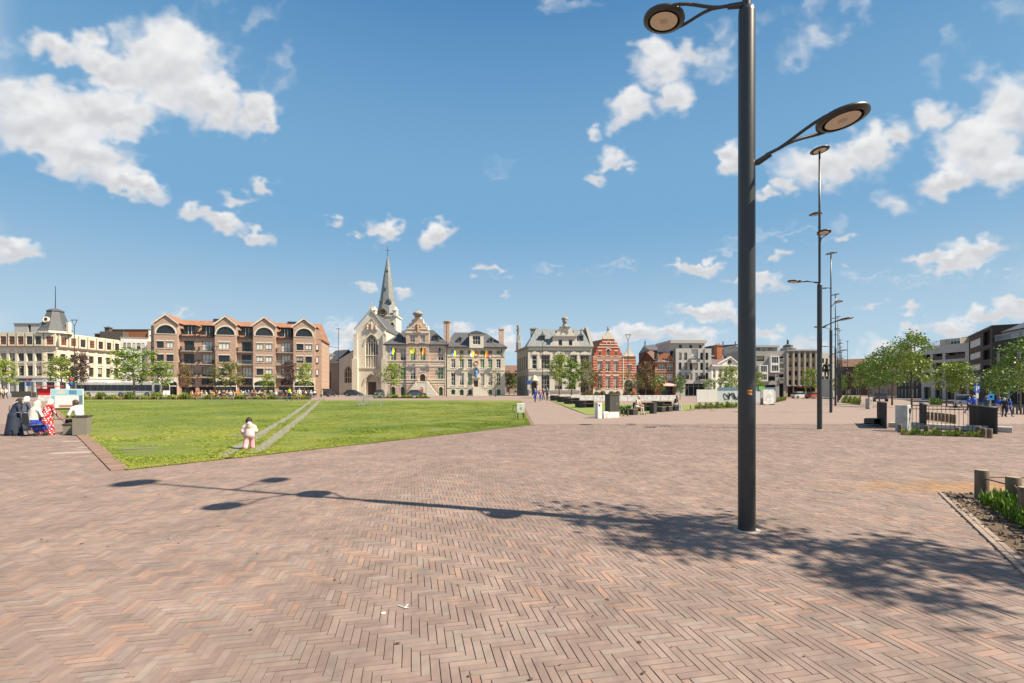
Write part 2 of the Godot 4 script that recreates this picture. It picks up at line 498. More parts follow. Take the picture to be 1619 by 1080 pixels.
func ground():
	pave_noise.seed = 77; pave_noise.frequency = 0.02; pave_noise.fractal_octaves = 4
	for p in [P(205, 742), P(838, 673), P(822, 633.2), P(76, 632.4)]: lawn.append(Vector2(p.x, -p.z))
	bed_near = PackedVector2Array([Vector2(7.53, 8.47), Vector2(9.2, 8.2), Vector2(9.2, 1.0), Vector2(2.6, 1.0)])
	# herringbone texture for where single bricks can no longer be told apart
	var n := 128
	var cell := 8
	var im := Image.create(n * cell, n * cell, false, Image.FORMAT_RGB8)
	var nm := Image.create(n * cell, n * cell, false, Image.FORMAT_RGB8)
	im.fill(lin(0.20, 0.16, 0.13))
	var dn := FastNoiseLite.new()
	dn.seed = 3; dn.frequency = 0.03; dn.fractal_octaves = 4
	var dust := dn.get_seamless_image(n, n)
	var r2 := RandomNumberGenerator.new()
	r2.seed = 9
	for j in n:
		for i in n:
			var k := posmod(i + j, 8)
			if k != 0 and k != 4: continue
			var col := (tone(r2.randf(), r2.randf()) * (0.85 + 0.14 * dust.get_pixel(i, j).r)).linear_to_srgb()
			for m in 4:
				var ci := posmod(i + m, n) if k == 0 else i
				var cj := j if k == 0 else posmod(j + m, n)
				im.fill_rect(Rect2i(ci * cell + (0 if k == 0 and m > 0 else 1), cj * cell + (0 if k == 4 and m > 0 else 1), cell - (1 if k == 4 or m == 3 else 0), cell - (1 if k == 0 or m == 3 else 0)), col)
	im.generate_mipmaps()
	T["herring"] = ImageTexture.create_from_image(im)
	var pm := StandardMaterial3D.new()
	pm.resource_name = "paving"
	pm.albedo_texture = T.herring; pm.roughness = 0.88; pm.vertex_color_use_as_albedo = true
	M["paving"] = pm
	# near sheet in one metre cells: sand under the laid bricks, textured paving elsewhere
	var sand := Mb.new()
	var tex := Mb.new()
	for dz in range(-24, 26):
		for xx in range(-54, 54):
			var mid := Vector2(xx + 0.5, dz + 0.5)
			var built := in_bricks(mid, 0.8)
			var mb: Mb = sand if built else tex
			var y := -0.013 if built else -0.002
			var k := mb.v.size()
			mb.quad(Vector3(xx, y, -dz - 1), Vector3(xx + 1, y, -dz - 1), Vector3(xx + 1, y, -dz), Vector3(xx, y, -dz))
			for m in 4:
				var p := mb.v[k + m]
				mb.uv[k + m] = pave_uv(p.x, -p.z)
	# far sheet, following the ground's rise and fall, out to the horizon
	var ds := [26.0]
	while ds[-1] < 3000.0: ds.append(ds[-1] + maxf(1.2, ds[-1] * 0.05))
	var cols := 150
	for a in ds.size() - 1:
		for b in cols:
			var pts := []
			for e in [[a + 1, b], [a + 1, b + 1], [a, b + 1], [a, b]]:
				var d: float = ds[e[0]]
				var x: float = d * (-2.08 + 4.16 * e[1] / cols)
				pts.append(Vector3(x, G(x, d) - 0.002, -d))
			var k := tex.v.size()
			tex.quad(pts[0], pts[1], pts[2], pts[3])
			for m in 4:
				var p := tex.v[k + m]
				tex.uv[k + m] = pave_uv(p.x, -p.z)
	var gr = struct(tex, "ground", M.paving)
	M["joint_sand"] = mat("joint_sand", lin(0.27, 0.225, 0.18), 1.0, "grain", 2.0)
	var sd = part(sand, "joint_sand", M.joint_sand, gr)
	bricks(gr)

func pave_uv(x: float, d: float) -> Vector2:
	var p := Vector2(x, d)
	return Vector2(p.dot(BA), p.dot(BB)) / (BW * 128.0)

func in_bricks(p: Vector2, grow: float) -> bool:
	if p.y < 1.6 or p.y > 26.2: return false
	if absf(p.x) > (p.y + 1.5) * 1.09 + grow: return false
	return true

func bricks(gr):
	var near := []
	var mb := Mb.new()
	var r2 := RandomNumberGenerator.new()
	r2.seed = 31
	var lawn_in := Geometry2D.offset_polygon(lawn, -0.25)[0]
	var cand := []
	var reach := int(44.0 / BW)
	# walk the lattice only over the box that holds the zone
	for j in range(-int(8.0 / BW), int(33.0 / BW)):
		# starts of bricks on this row: (i + j) mod 8 is 0 (along a) or 4 (along b)
		for s in 2:
			var i0 := posmod(-j, 8) + (0 if s == 0 else 4)
			var i := i0 - 8 * int(46.0 / (8.0 * BW))
			while i * BW < 40.0:
				var o := BA * (i * BW) + BB * (j * BW)
				i += 8
				if o.y < 1.4 or o.y > 26.05: continue
				var lx := BW * 4.0 if s == 0 else BW
				var ly := BW if s == 0 else BW * 4.0
				var mid := o + BA * lx * 0.5 + BB * ly * 0.5
				if not in_bricks(mid, 0.0): continue
				if mid.y > 10.5 and mid.x < 1.5 and Geometry2D.is_point_in_polygon(mid, lawn_in): continue
				if mid.x > 2.4 and mid.y < 9.0 and Geometry2D.is_point_in_polygon(mid, bed_near): continue
				var vis := mid.y > 2.95 and absf(mid.x) < mid.y * 1.055
				cand.append([mid.length_squared() + (0.0 if vis else 100.0), o, lx, ly])
	cand.sort_custom(func(a, b): return a[0] < b[0])
	# single bricks: twelve tones by two ways
	var shared := {}
	for n in cand.size():
		var e = cand[n]
		var k := r2.randf(); var q := r2.randf()
		var far: bool = e[1].y > 15.0
		if n < 300:
			var v := int(q * 3.0) + (0 if k < 0.57 else 3 if k < 0.86 else 6)
			var key := "%d_%d" % [v, 0 if e[2] > e[3] else 1]
			if not shared.has(key):
				var one := Mb.new()
				one.col = tone([0.3, 0.7, 0.95][v / 3], (v % 3) / 2.0)
				brick(one, Vector2.ZERO, e[2], e[3], 0.0, Vector2.ZERO, false)
				shared[key] = one.mesh(M.clay if M.has("clay") else clay())
			var o := MeshInstance3D.new()
			o.mesh = shared[key]
			o.name = "brick"
			gr.add_child(o, true)
			o.position = Vector3(e[1].x, r2.randf_range(-0.0015, 0.0015), -e[1].y)
			o.rotation = Vector3(r2.randf_range(-0.006, 0.006), 0, r2.randf_range(-0.006, 0.006))
		else:
			var t := r2.randf_range(0.91, 1.09)
			var c := tone(k, q)
			# rusty sand washed out of the bed's corner
			var st := 1.0 - Vector2((e[1].x - 8.3) / 2.2, (e[1].y - 8.9) / 0.75).length() + 0.9 * pave_noise.get_noise_2d(e[1].x * 60.0, e[1].y * 90.0)
			if st > 0.0: c = c.lerp(Color(0.36, 0.19, 0.07), minf(st * 1.3, 0.75))
			mb.col = Color(c.r * t, c.g * t, c.b * t)
			brick(mb, e[1], e[2], e[3], r2.randf_range(-0.002, 0.002), Vector2(r2.randf_range(-0.008, 0.008), r2.randf_range(-0.008, 0.008)), far)
	var st = part(mb, "laid_bricks", M.clay, gr)
	st.set_meta("kind", "stuff")

func clay():
	var m := mat("clay", Color.WHITE, 0.86, "dusty", 0.13, 0.0, true)
	m.uv1_world_triplanar = true
	m.normal_enabled = true
	var f := FastNoiseLite.new()
	f.seed = 5; f.frequency = 0.06; f.fractal_octaves = 4
	var im := f.get_seamless_image(256, 256)
	im.convert(Image.FORMAT_RGBA8)
	im.bump_map_to_normal_map(3.0)
	m.normal_texture = ImageTexture.create_from_image(im)
	m.normal_scale = 0.5
	return m

# one brick with worn, bevelled edges; o is its corner, (lx, ly) its size along the two directions
func brick(mb: Mb, o: Vector2, lx: float, ly: float, y: float, tilt: Vector2, far: bool):
	var g := 0.0014
	var b := 0.0022
	var lo := []
	var hi := []
	for e in [[0, 0], [1, 0], [1, 1], [0, 1]]:
		var a: float = g + (lx - 2.0 * g) * e[0]
		var c: float = g + (ly - 2.0 * g) * e[1]
		var p := o + BA * a + BB * c
		lo.append(Vector3(p.x, -0.013, -p.y))
		a += b * (1.0 - 2.0 * e[0]); c += b * (1.0 - 2.0 * e[1])
		p = o + BA * a + BB * c
		hi.append(Vector3(p.x, y + tilt.x * (a - lx * 0.5) + tilt.y * (c - ly * 0.5), -p.y))
	mb.quad(hi[3], hi[2], hi[1], hi[0])
	if far:
		# beyond fifteen metres only the sides that can show
		for i in [0, 1, 3]:
			var j: int = (i + 1) % 4
			mb.quad(hi[i], hi[j], lo[j], lo[i])
		return
	for i in 4:
		var j := (i + 1) % 4
		var mi: Vector3 = lo[i] + (hi[i] - lo[i]) * 0.6; mi.x = lerpf(lo[i].x, hi[i].x, 0.25); mi.z = lerpf(lo[i].z, hi[i].z, 0.25)
		var mj: Vector3 = lo[j] + (hi[j] - lo[j]) * 0.6; mj.x = lerpf(lo[j].x, hi[j].x, 0.25); mj.z = lerpf(lo[j].z, hi[j].z, 0.25)
		mb.quad(hi[i], hi[j], mj, mi)
		mb.quad(mi, mj, lo[j], lo[i])

# ---------------------------------------------------------------- lawn
func lawn_sheet():
	var gn := FastNoiseLite.new()
	gn.seed = 8; gn.frequency = 0.05; gn.fractal_octaves = 5
	var m := mat("turf", Color.WHITE, 0.95, "grain", 0.9, 0.0, true)
	m.uv1_world_triplanar = true
	var mb := Mb.new()
	# cells between the near edge and the far edge
	var a := lawn[0]; var b := lawn[1]; var c := lawn[2]; var d := lawn[3]
	var nu := 120
	var nv := 110
	var at := func(u: float, v: float) -> Vector3:
		v = pow(v, 1.7)
		var p := a.lerp(b, u).lerp(d.lerp(c, u), v)
		var edge := minf(minf(u, 1.0 - u) * 60.0, minf(v, 1.0 - v) * 60.0)
		return Vector3(p.x, G(p.x, p.y) + 0.012 + 0.03 * clampf(edge, 0.0, 1.0) * (0.5 + gn.get_noise_2d(p.x * 8.0, p.y * 8.0)), -p.y)
	for j in nv:
		for i in nu:
			var k := mb.v.size()
			mb.quad(at.call(float(i) / nu, (j + 1.0) / nv), at.call((i + 1.0) / nu, (j + 1.0) / nv), at.call((i + 1.0) / nu, float(j) / nv), at.call(float(i) / nu, float(j) / nv))
			for q in 4:
				mb.c[k + q] = turf_tone(gn, mb.v[k + q].x, -mb.v[k + q].z)
	var sheet = struct(mb, "lawn", m)
	# blades of grass, densest where they show largest
	var tuft := Mb.new()
	var r2 := RandomNumberGenerator.new()
	r2.seed = 41
	for k in 7:
		var an := r2.randf() * TAU
		var o := Vector3(r2.randf_range(-0.05, 0.05), 0, r2.randf_range(-0.05, 0.05))
		var h := r2.randf_range(0.018, 0.042)
		var w := Vector3(cos(an), 0, sin(an)) * 0.006
		var lean := Vector3(r2.randf_range(-1, 1), 0, r2.randf_range(-1, 1)) * h * 0.55
		tuft.quad(o - w + lean * 0.35 + Vector3(0, h * 0.6, 0), o + w + lean * 0.35 + Vector3(0, h * 0.6, 0), o + w, o - w)
		tuft.tri(o - w + lean * 0.35 + Vector3(0, h * 0.6, 0), o + lean + Vector3(0, h, 0), o + w + lean * 0.35 + Vector3(0, h * 0.6, 0))
	var gm := mat("grass_blade", Color.WHITE, 0.7, "", 1.0, 0.0, true)
	gm.backlight_enabled = true
	gm.backlight = Color(0.25, 0.3, 0.1)
	var mm := MultiMesh.new()
	mm.transform_format = MultiMesh.TRANSFORM_3D
	mm.use_colors = true
	mm.mesh = tuft.mesh(gm)
	var spots := []
	var want := 150000
	var tries := 0
	while spots.size() < want and tries < 900000:
		tries += 1
		var u := r2.randf_range(-0.005, 1.004); var v := pow(r2.randf(), 2.3) - 0.0012
		var p := a.lerp(b, u).lerp(d.lerp(c, u), v)
		if p.y > 62.0 or absf(p.x) > p.y * 1.1 + 1.0: continue
		var tk := track_at(p)
		if tk > 0.3 and r2.randf() < tk * 0.95: continue
		spots.append(p)
	mm.instance_count = spots.size()
	for k in spots.size():
		var p: Vector2 = spots[k]
		var dry := gn.get_noise_2d(p.x * 3.0, p.y * 3.0)
		var s := r2.randf_range(0.55, 1.05) * (1.0 + 0.5 * clampf(gn.get_noise_2d(p.x * 5.0 + 90.0, p.y * 5.0), -0.6, 1.0)) * (1.0 + p.y * 0.012)
		mm.set_instance_transform(k, Transform3D(Basis(Vector3.UP, r2.randf() * TAU).scaled(Vector3(s, s, s)), Vector3(p.x, G(p.x, p.y) + (0.042 if track_at(p) > 0.05 else 0.012), -p.y)))
		var cc := turf_tone(gn, p.x, p.y)
		var f := r2.randf_range(0.8, 1.35)
		mm.set_instance_color(k, Color(cc.r * f, cc.g * f, cc.b * f))
	var mi := MultiMeshInstance3D.new()
	mi.multimesh = mm
	mi.name = numbered("grass")
	add_child(mi)
	meta(mi, "short mown green grass of the large lawn", "grass")
	mi.set_meta("kind", "stuff")

func turf_tone(gn, x: float, d: float) -> Color:
	var dry := clampf(0.45 + 0.7 * gn.get_noise_2d(x * 2.2, d * 2.2) + 0.6 * gn.get_noise_2d(x * 0.6 + 70.0, d * 0.9) + 0.5 * gn.get_noise_2d(x * 14.0, d * 14.0), 0.0, 1.0)
	return Color(0.118, 0.182, 0.012).lerp(Color(0.248, 0.270, 0.034), dry)

# how far a spot lies on one of the two worn wheel tracks across the lawn: 0 none, 1 middle
func track_at(p: Vector2) -> float:
	var best := 0.0
	for t in tracks:
		var s: Vector2 = t[0]; var e: Vector2 = t[1]
		var w: float = t[2]
		var k := clampf((p - s).dot(e - s) / (e - s).length_squared(), 0.0, 1.0)
		var dist := p.distance_to(s.lerp(e, k))
		best = maxf(best, 1.0 - dist / w)
	return clampf(best * 1.6, 0.0, 1.0)

var tracks := []

func lawn_tracks():
	for q in [[353, 724.5, 492, 634.0, 0.29], [405, 718, 505, 634.0, 0.33]]:
		var s := P(q[0], q[1]); var e := P(q[2], q[3])
		tracks.append([Vector2(s.x, -s.z), Vector2(e.x, -e.z), q[4]])
	var r2 := RandomNumberGenerator.new()
	r2.seed = 14
	mat("worn_track", lin(0.31, 0.29, 0.22), 0.95, "grain", 1.2)
	for t in tracks:
		var mb := Mb.new()
		var s: Vector2 = t[0]; var e: Vector2 = t[1]
		var n := int((e - s).length() / 0.35)
		var side := (e - s).normalized().orthogonal()
		var prev := []
		for i in n + 1:
			var p := s.lerp(e, float(i) / n)
			var w: float = t[2] * r2.randf_range(0.55, 1.0)
			var a := p + side * w; var b: Vector2 = p - side * float(t[2]) * r2.randf_range(0.55, 1.0)
			var y := 0.042
			var row := [Vector3(a.x, G(a.x, a.y) + y, -a.y), Vector3(b.x, G(b.x, b.y) + y, -b.y)]
			if i > 0: mb.quad(row[0], row[1], prev[1], prev[0])
			prev = row
		struct(mb, "worn_path", M.worn_track)
	# the concrete slabs let into the lawn
	for q in [[392, 690, 1.1, 0.35], [222, 711, 0.9, 0.2], [690, 680, 0.5, 0.2]]:
		var p := P(q[0], q[1])
		var mb := Mb.new()
		mb.cbx(Vector3(-q[2] * 0.5, -0.05, -q[3] * 0.5), Vector3(q[2] * 0.5, 0.052, q[3] * 0.5), 0.01)
		var o = part(mb, "cover_slab", flat(0.15, 0.14, 0.11, 0.9))
		o.position = p; o.rotation.y = 0.3
		meta(o, ["grey concrete slab lying across the worn tracks in the lawn", "thin concrete slab sunk in the grass near the brick edge", "small pale cover slab sunk in the open lawn"][[392, 222, 690].find(q[0])], "slab")

func lawn_edge():
	# rows of bricks on edge along the lawn's left and right borders
	var r2 := RandomNumberGenerator.new()
	r2.seed = 15
	for side in [[0, 3, 0.34, "left"], [1, 2, 0.26, "right"], [0, 1, 0.07, "front"]]:
		var s := lawn[side[0]]; var e := lawn[side[1]]
		var dir := (e - s).normalized()
		var outw := dir.orthogonal()
		var mid := (lawn[0] + lawn[1] + lawn[2] + lawn[3]) * 0.25
		if (mid - s).dot(outw) > 0.0: outw = -outw
		var mb := Mb.new()
		var L := minf((e - s).length(), 42.0)
		var k := 0.0
		while k < L:
			var t := r2.randf_range(0.75, 1.15)
			mb.col = Color(0.20 * t, 0.125 * t, 0.095 * t)
			var p := s + dir * k
			var w: float = side[2]
			var y := r2.randf_range(-0.003, 0.004) + G(p.x, p.y)
			mb.tf = Transform3D(Basis(Vector3(outw.x, 0, -outw.y), Vector3.UP, Vector3(outw.x, 0, -outw.y).cross(Vector3.UP)), Vector3(p.x, y, -p.y))
			mb.cbx(Vector3(0.0, -0.02, -0.028), Vector3(w, 0.03, 0.028), 0.005)
			k += 0.062
		mb.tf = Transform3D.IDENTITY
		var o = part(mb, "edging", M.vcol)
		o.set_meta("kind", "structure")

# ---------------------------------------------------------------- street lamps
func racket(root: Node3D, y0: float, out: Vector3, lift: float, r0: float, reach := 1.03):
	# a forked arm whose two tubes grip a round flat lamp head
	var up := Vector3.UP
	var side := out.cross(up).normalized()
	var mb := Mb.new()
	var start := Vector3(0, y0, 0) + out * r0
	var neck := Vector3(0, y0 + lift * 0.22, 0) + out * (r0 + 0.16)
	var cen := Vector3(0, y0 + lift, 0) + out * reach
	var tilt := out * cos(0.14) + up * sin(0.14)
	mb.tube([start - out * 0.05, start + out * 0.02, neck], [0.034, 0.04, 0.034], 10)
	for s in [-1.0, 1.0]:
		var pts := [neck - out * 0.05]
		var rad := [0.022]
		var a0 := neck
		var rim: Vector3 = cen - tilt * 0.12 + side * s * 0.225
		for k in 7:
			var t := (k + 1) / 7.0
			var w: float = ss(0.15, 1.0, t)
			pts.append(a0.lerp(rim, t) + side * s * (0.225 * (w - t)) + up * 0.03 * sin(t * PI))
			rad.append(0.021)
		for k in 4:
			var an := PI * (0.5 - 0.16 * (k + 1))
			pts.append(cen + side * s * 0.238 * sin(an) + tilt * 0.238 * cos(an) * 0.95 + up * 0.012)
			rad.append(0.02 - 0.003 * k)
		mb.tube(pts, rad, 8)
	part(mb, "arm", M.lamp_paint, root)
	head(root, cen, tilt, side)

func head(root: Node3D, cen: Vector3, tilt: Vector3, side: Vector3, sc := 0.84):
	var nrm := side.cross(tilt).normalized()
	if nrm.y < 0.0: nrm = -nrm
	var tfm := Transform3D(Basis(tilt, nrm, tilt.cross(nrm)) * Basis.from_scale(Vector3(sc, 1, sc)), cen)
	var h := Mb.new()
	h.tf = tfm
	h.lathe(Vector3.ZERO, [Vector2(0.255, -0.028), Vector2(0.262, -0.036), Vector2(0.2655, -0.034), Vector2(0.33, -0.018), Vector2(0.33, 0.018), Vector2(0.265, 0.035), Vector2(0.2, 0.045), Vector2(0.001, 0.05)], 32)
	# cooling fins round the outer rim
	for k in 22:
		var a := -1.1 + 2.2 * k / 21.0
		var o := Vector3(cos(a), 0, sin(a))
		var t := Vector3(-sin(a), 0, cos(a)) * 0.006
		h.quad(o * 0.285 - t + Vector3(0, 0.03, 0), o * 0.30 - t + Vector3(0, 0.012, 0), o * 0.30 - t - Vector3(0, 0.016, 0), o * 0.285 - t - Vector3(0, 0.018, 0))
		h.quad(o * 0.30 - t + Vector3(0, 0.012, 0), o * 0.30 + t + Vector3(0, 0.012, 0), o * 0.30 + t - Vector3(0, 0.016, 0), o * 0.30 - t - Vector3(0, 0.016, 0))
		h.quad(o * 0.30 + t + Vector3(0, 0.012, 0), o * 0.285 + t + Vector3(0, 0.03, 0), o * 0.285 + t - Vector3(0, 0.018, 0), o * 0.30 + t - Vector3(0, 0.016, 0))
	var hd = part(h, "lamp_head", M.lamp_paint, root)
	var l := Mb.new()
	l.tf = tfm
	l.lathe(Vector3.ZERO, [Vector2(0.001, -0.031), Vector2(0.13, -0.031), Vector2(0.218, -0.030)], 32)
	part(l, "lens", M.lens, hd)
	var b := Mb.new()
	b.tf = tfm
	b.bx(Vector3(-0.05, -0.036, -0.045), Vector3(0.05, -0.0312, 0.045))
	part(b, "light_module", flat(0.38, 0.34, 0.28, 0.3), hd)

func lamps():
	var o := thing("street_lamp", "tall dark grey lamp mast with red and yellow sticker on its tube", "street lamp", Vector3(3.03, 0, -6.245), 0.0, "lamp masts in a row")
	var e := Vector3(0.90, 0, 0.44).normalized()
	var f := Vector3(0.44, 0, -0.90).normalized()
	var mb := Mb.new()
	mb.lathe(Vector3.ZERO, [Vector2(0.107, -0.05), Vector2(0.107, 0.0), Vector2(0.105, 0.03), Vector2(0.105, 1.0), Vector2(0.101, 6.66), Vector2(0.096, 6.72), Vector2(0.05, 6.745)], 40)
	part(mb, "lower_tube", M.lamp_paint, o)
	mb = Mb.new()
	mb.lathe(Vector3.ZERO, [Vector2(0.052, 6.70), Vector2(0.052, 9.2), Vector2(0.04, 12.86), Vector2(0.001, 12.87)], 20)
	part(mb, "upper_tube", M.lamp_paint, o)
	mb = Mb.new()
	mb.lathe(Vector3.ZERO, [Vector2(0.16, -0.01), Vector2(0.16, 0.006), Vector2(0.108, 0.008)], 32)
	part(mb, "foot_ring", M.concrete, o)
	mb = Mb.new()
	mb.tf = Transform3D(Basis(Vector3.UP, 2.4), Vector3(0, 0.55, 0))
	mb.bx(Vector3(-0.045, 0, 0.09), Vector3(0.045, 0.45, 0.1075))
	part(mb, "service_hatch", M.dark_grey, o)
	racket(o, 4.72, e, 0.34, 0.11)
	racket(o, 6.80, -e, 0.14, 0.06)
	racket(o, 8.62, -f, 0.2, 0.055)
	racket(o, 10.1, f, 0.2, 0.05)
	# the topmost head sits on the mast's tip
	head(o, Vector3(0.0, 12.9, 0.0) - f * 0.06, (e * cos(0.12) + Vector3.UP * sin(0.12)), e.cross(Vector3.UP).normalized(), 1.2)
	var rest := []
	for k in range(1, 9):
		var x := 14.24 + 11.6 * (k - 1); var d := 22.4 + 16.8 * (k - 1)
		var c = copy(o, Vector3(x, G(x, d), -d), [0.05, 0.4, 0.0, 0.2, -0.1, 0.3, 0.0, 0.2][k - 1], "tall dark grey lamp mast without any sticker, standing in the long row")
		rest.append(c)
	# the sticker is on the first mast only
	for q in [[-0.016, 1.80, 0.012, 0.62, 0.42, 0.02], [0.0, 1.785, 0.012, 0.55, 0.02, 0.02], [0.004, 1.765, 0.012, 0.62, 0.33, 0.02], [-0.03, 1.75, 0.012, 0.45, 0.45, 0.45], [0.012, 1.75, 0.012, 0.55, 0.02, 0.02]]:
		mb = Mb.new()
		var th0 := atan2(6.245, -3.03) - 0.35
		var wd := 0.55 if q[0] < 0.01 and q[0] > -0.02 else 0.28
		var t0: float = th0 + (0.0 if q[0] > -0.02 else -0.14) + (0.14 if q[0] > 0.01 else 0.0)
		for k in 6:
			var a := t0 - wd * 0.5 + wd * k / 6.0
			var b := t0 - wd * 0.5 + wd * (k + 1) / 6.0
			var r := 0.1056
			var y0: float = q[1] - 0.0
			mb.quad(Vector3(cos(a) * r, y0 + q[2] * 0.62, sin(a) * r), Vector3(cos(b) * r, y0 + q[2] * 0.62, sin(b) * r), Vector3(cos(b) * r, y0 - q[2] * 0.62, sin(b) * r), Vector3(cos(a) * r, y0 - q[2] * 0.62, sin(a) * r))
		part(mb, "sticker", flat(q[3], q[4], q[5]), o)

func small_lamp(px: float, d: float, top: float, label: String, kind := 0):
	# slim poles in the far streets: a forked top or a single arm
	var at := Q(px, d)
	var o := thing("slim_lamp", label, "street lamp", at)
	var mb := Mb.new()
	mb.bar(Vector3(0, 0, 0), Vector3(0, top, 0), 0.09, 0.05, 8)
	part(mb, "pole", M.lamp_paint, o)
	mb = Mb.new()
	if kind == 0:
		for s in [-1.0, 1.0]: mb.bar(Vector3(0, top - 0.1, 0), Vector3(s * 0.5, top + 1.1, 0), 0.045, 0.045, 6)
		mb.bar(Vector3(-0.6, top + 1.1, 0), Vector3(0.6, top + 1.1, 0), 0.07, 0.07, 6)
	else:
		mb.bar(Vector3(0, top * 0.72, 0), Vector3(-1.6, top * 0.74, 0), 0.05, 0.04, 6)
		mb.bx(Vector3(-2.1, top * 0.74 - 0.04, -0.12), Vector3(-1.5, top * 0.74 + 0.05, 0.12))
		mb.bx(Vector3(-0.45, top, -0.12), Vector3(0.35, top + 0.1, 0.12))
	part(mb, "lamp_head", M.lamp_paint, o)

# ---------------------------------------------------------------- building kit
# A facade stands between two ground points; x runs along it, y up, z out of it.
class Fac:
	var node: Node3D
	var a: Vector2
	var dir: Vector2
	var w: float
	var base: float
	var ox := 0.0
	var oy := 0.0
	var s := 1.0
	func X(zx: float) -> float:
		var k := (ox + zx / s - 809.5) / 765.0
		return (k * a.y - a.x) / (dir.x - k * dir.y)
	func Y(zy: float, zx: float) -> float:
		var d := a.y + dir.y * X(zx)
		return 1.8 + (617.5 - (oy + zy / s)) / 765.0 * d - base

func fac(called, label, category, pa: float, da: float, pb: float, db: float, zoom: Array) -> Fac:
	var f := Fac.new()
	f.a = Vector2((pa - CX) / F * da, da)
	var b := Vector2((pb - CX) / F * db, db)
	f.dir = (b - f.a).normalized()
	f.w = (b - f.a).length()
	f.base = G(f.a.x, f.a.y) - 0.02
	f.ox = zoom[0]; f.oy = zoom[1]; f.s = zoom[2]
	f.node = thing(called, label, category, Vector3(f.a.x, f.base, -f.a.y), atan2(f.dir.y, f.dir.x))
	return f

# another facade of the same building, with its own direction; parts go under the first one's node
func side_fac(f: Fac, pa: float, da: float, pb: float, db: float) -> Fac:
	var g := Fac.new()
	g.a = Vector2((pa - CX) / F * da, da)
	var b := Vector2((pb - CX) / F * db, db)
	g.dir = (b - g.a).normalized()
	g.w = (b - g.a).length()
	g.base = f.base
	g.ox = f.ox; g.oy = f.oy; g.s = f.s
	g.node = f.node
	return g

# transform from facade g's own axes to the axes of its building's node
func in_node(g: Fac) -> Transform3D:
	var own := Transform3D(Basis(Vector3.UP, atan2(g.dir.y, g.dir.x)), Vector3(g.a.x, g.base, -g.a.y))
	return g.node.transform.affine_inverse() * own

func arch_pts(x0: float, x1: float, y0: float, y1: float, kind: int, n := 10) -> Array:
	# outline of the top of an opening from left spring to right spring
	var r := (x1 - x0) * 0.5
	var out := []
	if kind == 0: return [Vector2(x0, y1), Vector2(x1, y1)]
	if kind == 1 or kind == 3:
		var rise := r if kind == 1 else r * 0.35
		for i in n + 1:
			var a := PI - PI * i / n
			out.append(Vector2(x0 + r + cos(a) * r, y1 - rise + sin(a) * rise))
	else:
		var rise := r * 1.55
		for i in n + 1:
			var t := 2.0 * i / n - 1.0
			var u := absf(t)
			out.append(Vector2(x0 + r + t * r, y1 - rise + rise * (sqrt(maxf(0.0, 4.0 - (1.0 + u) * (1.0 + u))) / sqrt(3.0))))
	return out

# a wall with real openings: holes are [x0, x1, y0, y1, kind]
func wall(mb: Mb, x0: float, x1: float, y0: float, y1: float, holes: Array, depth := 0.25, z := 0.0):
	var xs := [x0, x1]
	var ys := [y0, y1]
	for h in holes:
		for e in [h[0], h[1]]:
			if e > x0 and e < x1: xs.append(e)
		for e in [h[2], h[3]]:
			if e > y0 and e < y1: ys.append(e)
	xs.sort(); ys.sort()
	for j in ys.size() - 1:
		if ys[j + 1] - ys[j] < 0.001: continue
		var run := INF
		for i in xs.size():
			var solid := false
			if i < xs.size() - 1:
				var cx: float = (xs[i] + xs[i + 1]) * 0.5; var cy: float = (ys[j] + ys[j + 1]) * 0.5
				solid = true
				for h in holes:
					if cx > h[0] and cx < h[1] and cy > h[2] and cy < h[3]:
						solid = false
						break
			if solid and run == INF: run = xs[i]
			if not solid and run != INF:
				if xs[i] - run > 0.001: mb.quad(Vector3(run, ys[j + 1], z), Vector3(xs[i], ys[j + 1], z), Vector3(xs[i], ys[j], z), Vector3(run, ys[j], z))
				run = INF
	for h in holes:
		var top := arch_pts(h[0], h[1], h[2], h[3], h[4])
		var b := z - depth
		mb.quad(Vector3(h[0], top[0].y, z), Vector3(h[0], top[0].y, b), Vector3(h[0], h[2], b), Vector3(h[0], h[2], z))
		mb.quad(Vector3(h[1], top[0].y, b), Vector3(h[1], top[0].y, z), Vector3(h[1], h[2], z), Vector3(h[1], h[2], b))
		mb.quad(Vector3(h[0], h[2], z), Vector3(h[0], h[2], b), Vector3(h[1], h[2], b), Vector3(h[1], h[2], z))
		for i in top.size() - 1:
			var p: Vector2 = top[i]; var q: Vector2 = top[i + 1]
			mb.quad(Vector3(p.x, p.y, b), Vector3(p.x, p.y, z), Vector3(q.x, q.y, z), Vector3(q.x, q.y, b))
			if h[4] != 0:
				mb.quad(Vector3(p.x, h[3], z), Vector3(q.x, h[3], z), Vector3(q.x, q.y, z), Vector3(p.x, p.y, z))

